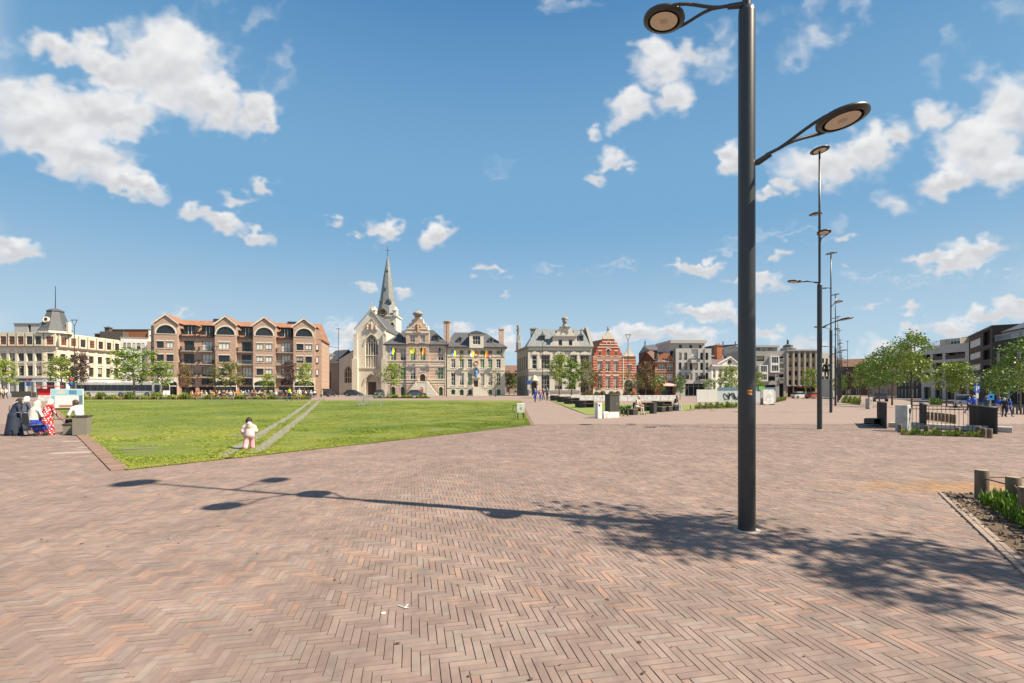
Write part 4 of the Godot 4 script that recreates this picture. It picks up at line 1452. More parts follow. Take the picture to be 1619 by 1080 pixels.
# ---------------------------------------------------------------- church and the old halls
func church():
	var z := [510.0, 370.0, 4.0]
	var f := fac("church", "gothic stone church with pointed west window and leaning slate spire", "church", 562.5, 138, 608.8, 138, z)
	var n := f.node
	var W := f.w
	var ev := f.Y(602, 300); var pk := f.Y(488, 305)
	var win := [f.X(270), f.X(350), f.Y(842, 300), f.Y(636, 300), 2]
	var port := [f.X(272), f.X(345), 0.1, f.Y(884, 300), 2]
	var mb := Mb.new()
	wall(mb, 0, W, 0, ev, [win, port], 0.9)
	var xm := f.X(305)
	mb.tri(Vector3(0, ev, 0), Vector3(xm, pk, 0), Vector3(W, ev, 0))
	part(mb, "west_wall", M.stone_pale, n)
	body(n, M.stone, 0, W, ev, 34.0, Transform3D.IDENTITY, "nave_wall", false)
	# nave roof
	mb = Mb.new()
	var over := 0.3
	mb.quad(Vector3(-over, ev - 0.3, -35), Vector3(xm, pk, -35), Vector3(xm, pk, -0.6), Vector3(-over, ev - 0.3, -0.6))
	mb.quad(Vector3(xm, pk, -0.6), Vector3(xm, pk, -35), Vector3(W + over, ev - 0.3, -35), Vector3(W + over, ev - 0.3, -0.6))
	part(mb, "nave_roof", M.slate, n)
	# coping on the gable, cross-shaped finial
	mb = Mb.new()
	for s in [[Vector3(-0.4, ev - 0.35, 0), Vector3(xm, pk + 0.1, 0)], [Vector3(xm, pk + 0.1, 0), Vector3(W + 0.4, ev - 0.35, 0)]]:
		var a: Vector3 = s[0]; var b: Vector3 = s[1]
		var u := Vector3(0, 0.5, 0); var zf := Vector3(0, 0, 0.25); var zb := Vector3(0, 0, -0.7)
		mb.quad(a + u + zf, b + u + zf, b + zf, a + zf); mb.quad(a + u + zb, b + u + zb, b + u + zf, a + u + zf)
	part(mb, "gable_coping", M.stone_grey, n)
	mb = Mb.new()
	mb.bx(Vector3(xm - 0.35, pk + 0.3, -0.5), Vector3(xm + 0.35, pk + 1.2, 0.1)); mb.bx(Vector3(xm - 0.12, pk + 1.2, -0.3), Vector3(xm + 0.12, pk + 2.6, -0.1)); mb.bx(Vector3(xm - 0.5, pk + 1.75, -0.28), Vector3(xm + 0.5, pk + 1.98, -0.12))
	part(mb, "finial", M.stone, n)
	# great window: stone tracery over glass, the lower third blind panels
	var tr := Mb.new()
	var wz := -0.55
	var ww: float = win[1] - win[0]
	var sill: float = lerpf(win[2], win[3], 0.36)
	for i in 6:
		var x: float = win[0] + ww * i / 5.0
		tr.bx(Vector3(x - 0.11, win[2], wz), Vector3(x + 0.11, lerpf(win[2], win[3], 0.78 if i in [0, 5] else 0.86), wz + 0.22))
	tr.bx(Vector3(win[0], sill - 0.15, wz), Vector3(win[1], sill + 0.15, wz + 0.3))
	for i in 5:
		var hx := [win[0] + ww * i / 5.0 + 0.1, win[0] + ww * (i + 1) / 5.0 - 0.1, sill, lerpf(win[2], win[3], 0.74), 2]
		ring(tr, hx, wz + 0.1, 0.12, 0.1)
	for q in [[0.3, 0.82, 0.17], [0.7, 0.82, 0.17], [0.5, 0.88, 0.15]]:
		var c := Vector2(win[0] + ww * q[0], lerpf(win[2], win[3], q[1]))
		for k in 12:
			var a0 := TAU * k / 12.0; var a1 := TAU * (k + 1) / 12.0
			var r: float = ww * q[2]
			tr.bar(Vector3(c.x + cos(a0) * r, c.y + sin(a0) * r, wz + 0.15), Vector3(c.x + cos(a1) * r, c.y + sin(a1) * r, wz + 0.15), 0.09, 0.09, 5, false)
	var tracery = part(tr, "tracery", M.stone_pale, n)
	var pb := Mb.new()
	var pts := [Vector3(win[1], win[2], -0.7), Vector3(win[0], win[2], -0.7)]
	for p in arch_pts(win[0], win[1], win[2], win[3], 2): pts.append(Vector3(p.x, p.y, -0.7))
	pb.fan(pts)
	part(pb, "pane", flat(0.16, 0.15, 0.12, 0.3), tracery)
	slab(n, "blind_panel", M.stone, Vector3(win[0], win[2], -0.68), Vector3(win[1], sill - 0.16, -0.6))
	mb = Mb.new()
	ring(mb, win, 0.0, 0.55, 0.18)
	ring(mb, port, 0.0, 0.6, 0.25)
	ring(mb, [port[0] + 0.35, port[1] - 0.35, port[2], port[3] - 0.5, 2], -0.45, 0.3, 0.1)
	part(mb, "arch_moulding", M.stone, n)
	# door recess
	var d0 := f.X(283); var d1 := f.X(335); var dt := f.Y(935, 300)
	slab(n, "tympanum", M.stone, Vector3(port[0], dt, -0.9), Vector3(port[1], port[3], -0.75))
	slab(n, "door_jamb", M.stone_pale, Vector3(port[0], 0, -0.9), Vector3(d0, dt - 0.002, -0.72))
	slab(n, "door_jamb", M.stone_pale, Vector3(d1, 0, -0.9), Vector3(port[1], dt - 0.002, -0.72))
	slab(n, "door", M.door_brown, Vector3(d0, 0, -1.0), Vector3((d0 + d1) * 0.5 - 0.03, dt, -0.92))
	slab(n, "door", M.door_brown, Vector3((d0 + d1) * 0.5 + 0.03, 0, -1.0), Vector3(d1, dt, -0.92))
	# three niches with figures high in the gable
	for q in [[275, 293, 603, 562], [297, 323, 603, 536], [328, 346, 603, 565]]:
		var h := [f.X(q[0]), f.X(q[1]), f.Y(q[2], 300), f.Y(q[3], 300), 2]
		mb = Mb.new()
		ring(mb, h, 0.0, 0.2, 0.2)
		mb.bx(Vector3(h[0] - 0.2, h[2] - 0.3, 0.003), Vector3(h[1] + 0.2, h[2], 0.35))
		var ni = part(mb, "niche", M.stone, n)
		mb = Mb.new()
		var cx: float = (h[0] + h[1]) * 0.5; var hh: float = (h[3] - h[2]) * 0.8
		mb.lathe(Vector3(cx, h[2], 0.2), [Vector2(0.34, 0), Vector2(0.3, hh * 0.3), Vector2(0.36, hh * 0.62), Vector2(0.3, hh * 0.76), Vector2(0.12, hh * 0.8), Vector2(0.17, hh * 0.9), Vector2(0.01, hh)], 8)
		part(mb, "figure", M.brick_pink, ni)
	# buttresses and string course
	for x in [0.0, W]:
		slab(n, "buttress", M.stone_pale, Vector3(x - 0.8, 0, -0.5), Vector3(x + 0.8, ev * 0.55, 1.0))
		slab(n, "buttress", M.stone_pale, Vector3(x - 0.55, ev * 0.55, -0.5), Vector3(x + 0.55, ev * 0.93, 0.55))
	slab(n, "string_course", M.stone, Vector3(0.81, f.Y(852, 300), 0.003), Vector3(W - 0.81, f.Y(844, 300), 0.2))
	for zx in [224, 388]:
		var h := [f.X(zx) - 0.55, f.X(zx) + 0.55, f.Y(680, 300), f.Y(625, 300), 2]
		mb = Mb.new()
		ring(mb, h, 0.56, 0.12, 0.08)
		var bn = part(mb, "blind_arch", M.stone, n)
	# tower behind the right shoulder of the gable
	var td := 20.0
	var tc := f.X(393) * (138.0 + td) / 138.0 + (f.a.x * (td / 138.0)) 
	# the tower's axis stands where the sight line of the spire meets depth 158
	tc = (510.0 + 393.0 / 4.0 - CX) / F * (138.0 + td) - f.a.x
	var sc := (138.0 + td) / F
	var Hh := func(zy: float) -> float: return EYE + (HY - (370.0 + zy / 4.0)) * sc - f.base
	var hw := 72.0 / 4.0 * sc
	mb = Mb.new()
	mb.bx(Vector3(tc - hw, 0, -td - hw * 2.0), Vector3(tc + hw, Hh.call(520), -td))
	part(mb, "tower", M.stone_pale, n)
	slab(n, "tower_brick_strip", M.brick_pink, Vector3(tc + 0.06 * hw, 0, -td + 0.003), Vector3(tc + 0.42 * hw, Hh.call(530), -td + 0.12))
	for q in [[0.66, 0.16, 650, 558], [-0.14, 0.13, 585, 552]]:
		var h := [tc + hw * (q[0] - q[1]), tc + hw * (q[0] + q[1]), Hh.call(q[2]), Hh.call(q[3]), 2]
		mb = Mb.new()
		mb.tf = Transform3D(Basis.IDENTITY, Vector3(0, 0, -td))
		ring(mb, h, 0.0, 0.3, 0.15)
		for k in 7:
			var y: float = lerpf(h[2], h[3] - 0.6, k / 7.0)
			mb.bx(Vector3(h[0], y, 0.02), Vector3(h[1], y + 0.14, 0.14))
		var lv = part(mb, "louvre", M.stone, n)
		mb = Mb.new()
		mb.tf = Transform3D(Basis.IDENTITY, Vector3(0, 0, -td))
		var op := [Vector3(h[1], h[2], 0.012), Vector3(h[0], h[2], 0.012)]
		for p in arch_pts(h[0], h[1], h[2], h[3], 2): op.append(Vector3(p.x, p.y, 0.012))
		mb.fan(op)
		part(mb, "opening", M.frame_dark, lv)
	slab(n, "tower_cornice", M.stone, Vector3(tc - hw - 0.3, Hh.call(522), -td - hw * 2.0 - 0.3), Vector3(tc + hw + 0.3, Hh.call(512), -td + 0.3))
	# corner turrets and the clock
	for s in [-1.0, 1.0]:
		mb = Mb.new()
		var p := Vector3(tc + s * hw * 0.92, 0, -td - hw * 0.08)
		mb.lathe(p, [Vector2(0.9, Hh.call(520)), Vector2(0.9, Hh.call(485)), Vector2(1.1, Hh.call(484)), Vector2(0.02, Hh.call(455))], 6, false)
		part(mb, "corner_turret", M.stone, n)
	mb = Mb.new()
	mb.tf = Transform3D(Basis(Vector3.RIGHT, PI / 2), Vector3(tc - hw * 0.16, Hh.call(497), -td + 0.5))
	mb.lathe(Vector3.ZERO, [Vector2(1.25, -0.9), Vector2(1.25, 0.1), Vector2(1.1, 0.14), Vector2(1.08, 0.05), Vector2(0.01, 0.05)], 24)
	var ck = part(mb, "clock_face", M.frame_dark, n)
	mb = Mb.new()
	mb.tf = Transform3D(Basis.IDENTITY, Vector3(tc - hw * 0.16, Hh.call(497), -td + 0.6))
	for k in 12:
		var a := TAU * k / 12.0
		mb.bar(Vector3(cos(a) * 0.8, sin(a) * 0.8, 0), Vector3(cos(a) * 1.03, sin(a) * 1.03, 0), 0.07, 0.07, 5)
	mb.bar(Vector3.ZERO, Vector3(-0.75, 0.05, 0.03), 0.05, 0.04, 5); mb.bar(Vector3.ZERO, Vector3(0.5, 0.1, 0.05), 0.06, 0.05, 5)
	part(mb, "clock_hands", M.gold, ck)
	# the octagonal spire
	mb = Mb.new()
	var sp := Vector3(tc, 0, -td - hw)
	mb.lathe(sp, [Vector2(hw * 1.02, Hh.call(515)), Vector2(hw * 0.86, Hh.call(470)), Vector2(hw * 0.70, Hh.call(420)), Vector2(hw * 0.36, Hh.call(250)), Vector2(0.12, Hh.call(120))], 8, false, PI / 8)
	part(mb, "spire", M.slate_light, n)
	for q in [[-0.62, 430, 0.6], [0.5, 435, 0.6], [-0.15, 345, 0.45], [0.33, 420, 0.5], [-0.27, 225, 0.3], [0.26, 225, 0.3]]:
		mb = Mb.new()
		var rr: float = lerpf(hw * 0.72, 0.1, (420.0 - q[1]) / 300.0)
		mb.lathe(Vector3(tc + q[0] * rr, Hh.call(q[1]), -td - hw + sqrt(maxf(0.1, 1.0 - q[0] * q[0])) * rr), [Vector2(q[2], 0), Vector2(q[2], q[2]), Vector2(0.02, q[2] * 2.6)], 4, false, PI / 4)
		part(mb, "spire_lucarne", M.slate, n)
	mb = Mb.new()
	var tip := Vector3(tc, Hh.call(122), -td - hw)
	mb.bar(tip, tip + Vector3(0, 3.6, 0), 0.1, 0.06, 6); mb.bar(tip + Vector3(-0.8, 2.0, 0), tip + Vector3(0.8, 2.0, 0), 0.06, 0.06, 6)
	part(mb, "spire_cross", M.frame_dark, n)
	mb = Mb.new()
	mb.lathe(tip + Vector3(0, 3.4, 0), [Vector2(0.01, 0), Vector2(0.3, 0.3), Vector2(0.01, 0.6)], 8)
	part(mb, "weathercock", M.gold, n)
	# lower aisle on the left, with its own pointed window and lean-to roof
	var a0 := f.X(96); var a1 := -0.81
	var at := f.Y(790, 100); var ah := f.Y(735, 200)
	var aw := [f.X(130), f.X(178), f.Y(942, 150), f.Y(835, 150), 2]
	mb = Mb.new()
	wall(mb, a0, a1, 0, at, [aw], 0.5, -1.0)
	mb.quad(Vector3(a0, at, -1), Vector3(a1, ah, -1), Vector3(a1, at, -1), Vector3(a0, at, -1))
	mb.quad(Vector3(a0, at, -30), Vector3(a0, at, -1), Vector3(a0, 0, -1), Vector3(a0, 0, -30))
	part(mb, "aisle_wall", M.stone_pale, n)
	window(n, aw, {"frame": M.stone, "pane": M.glass_dark, "nx": 3, "ny": 3, "z": -1.0, "depth": 0.5, "fw": 0.14, "bw": 0.14, "lintel": M.stone})
	mb = Mb.new()
	mb.quad(Vector3(a0 - 0.3, at + 0.1, -30), Vector3(a1, ah + 0.2, -30), Vector3(a1, ah + 0.2, -0.8), Vector3(a0 - 0.3, at + 0.1, -0.8))
	part(mb, "aisle_roof", M.slate, n)
	mb = Mb.new()
	ring(mb, [f.X(160), f.X(181), f.Y(805, 170), f.Y(765, 170), 2], -0.99, 0.15, 0.1)
	part(mb, "blind_arch", M.stone, n)
	# transept roof seen behind the aisle
	roof(n, M.slate, f.X(90), f.X(205) - 0.5, at + 0.4, f.Y(703, 150) - at - 0.4, 12.0, 0.0, 0.0, 0.2, Transform3D(Basis.IDENTITY, Vector3(0, 0, -14)), "transept_roof")
	body(n, M.stone, f.X(90), f.X(205) - 0.5, at + 0.4, 12.0, Transform3D(Basis.IDENTITY, Vector3(0, 0, -14)), "transept_wall", false)
	slab(n, "chimney", M.brick_brown, Vector3(f.X(104), at, -16), Vector3(f.X(113), f.Y(672, 110), -15))
	# the small sacristy at the far left
	var k := fac("sacristy", "low brick and stone annexe with a dormer beside the church", "building", 514, 146, 535, 142, z)
	var h := [k.X(24), k.X(54), 0.2, k.Y(860, 40), 1]
	mb = Mb.new()
	wall(mb, 0, k.w, 0, k.Y(815, 50), [h], 0.4)
	part(mb, "wall", M.brick_brown, k.node)
	window(k.node, h, {"frame": M.frame_dark, "pane": M.glass_dark, "nx": 2, "ny": 3, "depth": 0.4})
	body(k.node, M.stone_grey, 0, k.w, k.Y(815, 50), 8)
	slab(k.node, "cornice", M.stone_pale, Vector3(-0.2, k.Y(818, 50), 0.003), Vector3(k.w + 0.2, k.Y(806, 50), 0.4))
	roof(k.node, M.slate, 0, k.w, k.Y(806, 50), 3.6, 7.0, 0.4, 0.4)
	dormer(k.node, k.X(38), k.Y(808, 50), 1.6, 1.8, 0.1, 2.0, M.stone_grey, M.slate, M.glass_dark)

# stepped or scrolled gable outline helper: mirrored points about xm
func mirrored(xm: float, left: Array) -> PackedVector2Array:
	var p := PackedVector2Array()
	for e in left: p.append(Vector2(xm - e[0], e[1]))
	for i in range(left.size() - 1, -1, -1):
		if left[i][0] > 0.001: p.append(Vector2(xm + left[i][0], left[i][1]))
	return p

func flag(parent: Node3D, x: float, y: float, cols: Array, upright := false):
	# a flag on a slanting pole fixed to the wall
	var mb := Mb.new()
	mb.bar(Vector3(x, y, 0.0), Vector3(x, y + 1.5, 1.7), 0.04, 0.03, 6)
	var fl = part(mb, "flagpole", M.frame_white, parent)
	for k in cols.size():
		mb = Mb.new()
		var n := 6
		for i in n:
			var a := float(i) / n; var b := float(i + 1) / n
			var w0 := -0.1 + 1.15 * k / cols.size(); var w1 := -0.1 + 1.15 * (k + 1) / cols.size()
			var f := func(u: float, t: float) -> Vector3: return Vector3(x + t * 0.75 + 0.08 * sin(u * 6.0), y + 1.3 - u * 1.7 - t * 0.5, 1.6 - t * 0.25 + 0.12 * sin(u * 5.0 + t * 3.0))
			mb.quad(f.call(a, w0), f.call(a, w1), f.call(b, w1), f.call(b, w0))
		part(mb, "cloth", flat(cols[k][0], cols[k][1], cols[k][2], 0.8), fl)

func stair(parent: Node3D, x0: float, x1: float, y1: float, z0: float, out: float, m):
	# a flight of steps along the wall rising from x0 to x1
	var n := maxi(4, int(y1 / 0.19))
	for i in n:
		var a := lerpf(x0, x1, float(i) / n); var b := lerpf(x0, x1, float(i + 1) / n)
		var mb := Mb.new()
		mb.bx(Vector3(a, 0, z0 + 0.003), Vector3(b, y1 * (i + 1) / n, z0 + out))
		part(mb, "step", m, parent)
	var rb := Mb.new()
	for e in [[0.0, 1.0], [0.0, 0.55]]: rb.bar(Vector3(x0, e[1], z0 + out), Vector3(x1, y1 + e[1], z0 + out), 0.04, 0.04, 6)
	for i in 7: rb.bar(Vector3(lerpf(x0, x1, i / 6.0), y1 * i / 6.0, z0 + out), Vector3(lerpf(x0, x1, i / 6.0), y1 * i / 6.0 + 1.0, z0 + out), 0.03, 0.03, 6)
	part(rb, "handrail", M.frame_dark, parent)

func parish_hall():
	var z := [510.0, 370.0, 4.0]
	var f := fac("parish_hall", "pink brick hall with white stone bands, stepped gable bay and green-paned windows", "building", 609.2, 119, 706.5, 119.5, z)
	var n := f.node
	var W := f.w
	var ev := f.Y(698, 600)
	var g0 := f.X(530); var g1 := f.X(675); var gm := (g0 + g1) * 0.5
	var o := {"frame": M.frame_white, "pane": [M.glass_green, M.glass_green, M.glass_blind], "nx": 2, "ny": 3, "depth": 0.3, "fw": 0.09, "sill": M.stone_pale, "lintel": M.stone_pale}
	var holes := []
	for c in [447, 509, 572, 634, 691, 747]:
		for r in [[722, 800], [842, 920]]:
			if c == 634 and r[0] == 842: holes.append([f.X(617), f.X(651), f.Y(870, 600), f.Y(842, 600), 0])
			else: holes.append([f.X(c - 18), f.X(c + 18), f.Y(r[1], 600), f.Y(r[0], 600), 0])
	for h in holes:
		var oo := o.duplicate()
		oo["z"] = 0.35 if h[0] > g0 and h[1] < g1 else 0.0
		window(n, h, oo)
	var doors := [[f.X(494), f.X(519), 0.1, f.Y(965, 600), 1], [f.X(736), f.X(760), 0.1, f.Y(967, 600), 1], [f.X(434), f.X(460), 0.1, f.Y(965, 600), 1]]
	for h in doors: window(n, h, {"frame": M.door_green, "pane": M.door_green, "nx": 2, "depth": 0.3, "lintel": M.stone_pale, "name": "door"})
	var main_door := [f.X(617), f.X(651), f.Y(932, 600), f.Y(885, 600), 1]
	window(n, main_door, {"frame": M.door_brown, "pane": M.door_brown, "nx": 2, "depth": 0.4, "z": 0.35, "lintel": M.stone_pale, "name": "door"})
	var mb := Mb.new()
	var out := []
	var inn := [main_door]
	for h in holes + doors:
		if h[0] > g0 and h[1] < g1: inn.append(h)
		else: out.append(h)
	wall(mb, 0, g0, 0, ev, out.filter(func(h): return h[1] < g0), 0.3)
	part(mb, "wall", M.brick_pink, n)
	mb = Mb.new()
	wall(mb, g1, W, 0, ev, out.filter(func(h): return h[0] > g1), 0.3)
	part(mb, "wall", M.brick_pink, n)
	# the gable bay
	var gt := f.Y(625, 600)
	var top := []
	for c in [570, 634]: top.append([f.X(c - 16), f.X(c + 16), f.Y(684, 600), f.Y(637, 600), 0])
	for h in top: window(n, h, {"frame": M.frame_white, "pane": M.glass_blind, "nx": 2, "ny": 2, "depth": 0.3, "z": 0.35, "sill": M.stone_pale, "lintel": M.stone_pale})
	mb = Mb.new()
	wall(mb, g0, g1, 0, gt, inn + top, 0.35, 0.35)
	mb.quad(Vector3(g0, gt, -1), Vector3(g0, gt, 0.35), Vector3(g0, 0, 0.35), Vector3(g0, 0, -1))
	mb.quad(Vector3(g1, gt, 0.35), Vector3(g1, gt, -1), Vector3(g1, 0, -1), Vector3(g1, 0, 0.35))
	part(mb, "gable_bay", M.brick_pink, n)
	var hw := (g1 - g0) * 0.5
	mb = Mb.new()
	var yy := func(zy): return f.Y(zy, 600)
	mb.prism(mirrored(gm, [[hw, gt], [hw, yy.call(608)], [hw * 0.82, yy.call(600)], [hw * 0.76, yy.call(572)], [hw * 0.55, yy.call(566)], [hw * 0.44, yy.call(545)], [hw * 0.26, yy.call(535)], [hw * 0.2, yy.call(522)], [0.0, yy.call(522)]]), -0.25, 0.34)
	part(mb, "gable", M.brick_pink, n)
	for q in [[hw, 608], [hw * 0.8, 590], [hw * 0.56, 566], [hw * 0.3, 538]]:
		for s in [-1.0, 1.0]:
			mb = Mb.new()
			mb.lathe(Vector3(gm + s * (q[0] - 0.25), yy.call(q[1]) + 0.001, 0.05), [Vector2(0.32, 0), Vector2(0.34, 0.25), Vector2(0.15, 0.4), Vector2(0.22, 0.7), Vector2(0.02, 1.1)], 8)
			part(mb, "gable_finial", M.stone_pale, n)
	slab(n, "gable_band", M.stone_pale, Vector3(g0 - 0.1, yy.call(628), 0.353), Vector3(g1 + 0.1, yy.call(620), 0.5))
	slab(n, "gable_band", M.stone_pale, Vector3(g0 + 0.3, yy.call(604), 0.343), Vector3(g1 - 0.3, yy.call(598), 0.45))
	mb = Mb.new()
	mb.lathe(Vector3(gm, yy.call(522), 0.05), [Vector2(0.9, 0), Vector2(0.9, 0.35), Vector2(1.3, 0.45), Vector2(1.15, 0.9), Vector2(0.6, 1.3), Vector2(0.15, 1.45), Vector2(0.2, 1.7), Vector2(0.02, 2.0)], 10)
	part(mb, "crown_finial", M.stone_grey, n)
	var niche := [gm - 0.75, gm + 0.75, yy.call(618), yy.call(572), 1]
	mb = Mb.new()
	ring(mb, niche, 0.36, 0.25, 0.12)
	mb.bx(Vector3(niche[0] - 0.2, niche[2] - 0.2, 0.36), Vector3(niche[1] + 0.2, niche[2], 0.7))
	var nn = part(mb, "niche", M.stone_pale, n)
	mb = Mb.new()
	mb.lathe(Vector3(gm, niche[2], 0.45), [Vector2(0.42, 0), Vector2(0.32, 0.8), Vector2(0.42, 1.3), Vector2(0.14, 1.6), Vector2(0.2, 1.8), Vector2(0.01, 2.05)], 8)
	part(mb, "figure", flat(0.35, 0.17, 0.08), nn)
	# white stone bands across the brick
	for zy in [712, 738, 760, 782, 806, 824, 838, 858, 878, 900, 924, 940, 955]:
		var y: float = f.Y(zy, 600)
		var major: bool = zy in [806, 838, 924, 940]
		var free := []
		for s in [[0.0, g0 - 0.003, 0.0], [g0, g1, 0.35], [g1 + 0.003, W, 0.0]]:
			var cuts := [s[0]]
			if not major:
				for h in holes + doors + [main_door]:
					if h[2] < y + 0.2 and h[3] + 0.3 > y and h[0] >= s[0] - 0.01 and h[1] <= s[1] + 0.01: cuts.append_array([h[0] - 0.16, h[1] + 0.16])
			else:
				for h in [main_door]:
					if h[2] < y + 0.2 and h[3] + 0.3 > y and h[0] >= s[0] - 0.01 and h[1] <= s[1] + 0.01: cuts.append_array([h[0] - 0.3, h[1] + 0.3])
			cuts.append(s[1])
			cuts.sort()
			mb = Mb.new()
			for i in range(0, cuts.size() - 1, 2): mb.bx(Vector3(cuts[i], y, s[2] - 0.05), Vector3(cuts[i + 1], y + (0.3 if major else 0.16), s[2] + (0.09 if major else 0.025)))
			if mb.v.size(): part(mb, "stone_band", M.stone_pale, n)
	for x in [0.02, W - 0.42]: slab(n, "quoin", M.stone_pale, Vector3(x, 0, -0.05), Vector3(x + 0.4, ev - 0.3, 0.1))
	slab(n, "plinth", M.stone_grey, Vector3(0.43, 0, 0.003), Vector3(doors[2][0] - 0.3, 0.8, 0.12))
	slab(n, "cornice", M.frame_brown, Vector3(-0.3, ev - 0.28, 0.003), Vector3(g0 - 0.002, ev, 0.5))
	slab(n, "cornice", M.frame_brown, Vector3(g1 + 0.002, ev - 0.28, 0.003), Vector3(W + 0.1, ev, 0.5))
	body(n, M.brick_pink, 0, W, ev, 12.0)
	var rh := f.Y(588, 600) - ev
	roof(n, M.slate, 0, W, ev + 0.01, rh, 12.0, 4.2, 4.6, 0.5)
	# the gable bay's own roof running back into the main one
	mb = Mb.new()
	var rp := Vector3(gm, f.Y(560, 600), 0)
	mb.quad(Vector3(g0, ev + 0.5, -7), rp + Vector3(0, 0, -7), rp + Vector3(0, 0, -0.26), Vector3(g0, ev + 0.5, -0.26))
	mb.quad(rp + Vector3(0, 0, -0.26), rp + Vector3(0, 0, -7), Vector3(g1, ev + 0.5, -7), Vector3(g1, ev + 0.5, -0.26))
	part(mb, "bay_roof", M.slate, n)
	for c in [480, 716]: dormer(n, f.X(c), ev + 1.0, 1.3, 1.3, -0.9, 1.8, M.slate, M.slate, M.glass_dark)
	chimney(n, M.brick_pink, f.X(781), -2.0, ev, f.Y(545, 781), 1.5)
	# double outside staircase to the raised door
	var lz := 0.36
	var py: float = main_door[2]
	slab(n, "landing", M.stone_pale, Vector3(f.X(604), py - 0.3, lz), Vector3(f.X(664), py, lz + 1.9))
	stair(n, f.X(535), f.X(604), py, lz, 1.9, M.stone_pale)
	stair(n, f.X(735), f.X(664), py, lz, 1.9, M.stone_pale)
	slab(n, "stair_wall", M.stone_pale, Vector3(f.X(604), 0, lz + 1.6), Vector3(f.X(664), py - 0.31, lz + 1.85))
	var low := [f.X(626), f.X(645), 0.5, f.Y(968, 600), 1]
	mb = Mb.new()
	ring(mb, low, lz + 1.86, 0.15, 0.06)
	part(mb, "cellar_arch", M.white_paint, n)
	slab(n, "cellar_door", flat(0.45, 0.08, 0.05), Vector3(low[0], 0.2, lz + 1.85), Vector3(low[1], low[3] - 0.5, lz + 1.9))
	flag(n, f.X(440), f.Y(750, 445), [[0.02, 0.22, 0.5], [0.75, 0.6, 0.03]])
	flag(n, f.X(566), f.Y(745, 445) , [[0.7, 0.55, 0.03], [0.3, 0.35, 0.05]])
	flag(n, f.X(630), f.Y(750, 445), [[0.02, 0.02, 0.02], [0.7, 0.5, 0.02], [0.5, 0.03, 0.03]])
	flag(n, f.X(741), f.Y(752, 445), [[0.03, 0.03, 0.04], [0.08, 0.08, 0.1]])

func shield(parent: Node3D, x: float, y: float, r: float, ca: Color, cb: Color):
	var mb := Mb.new()
	mb.prism(PackedVector2Array([Vector2(x - r, y + r), Vector2(x + r, y + r), Vector2(x + r, y - r * 0.1), Vector2(x + r * 0.6, y - r * 0.75), Vector2(x, y - r * 1.15), Vector2(x - r * 0.6, y - r * 0.75), Vector2(x - r, y - r * 0.1)]), 0.003, 0.12)
	var s = part(mb, "shield", flat(ca.r, ca.g, ca.b), parent)
	mb = Mb.new()
	mb.bx(Vector3(x - r * 0.3, y - r * 0.7, 0.122), Vector3(x + r * 0.3, y + r * 0.8, 0.15))
	mb.bx(Vector3(x - r * 0.8, y + r * 0.05, 0.123), Vector3(x + r * 0.8, y + r * 0.5, 0.149))
	part(mb, "charge", flat(cb.r, cb.g, cb.b), s)

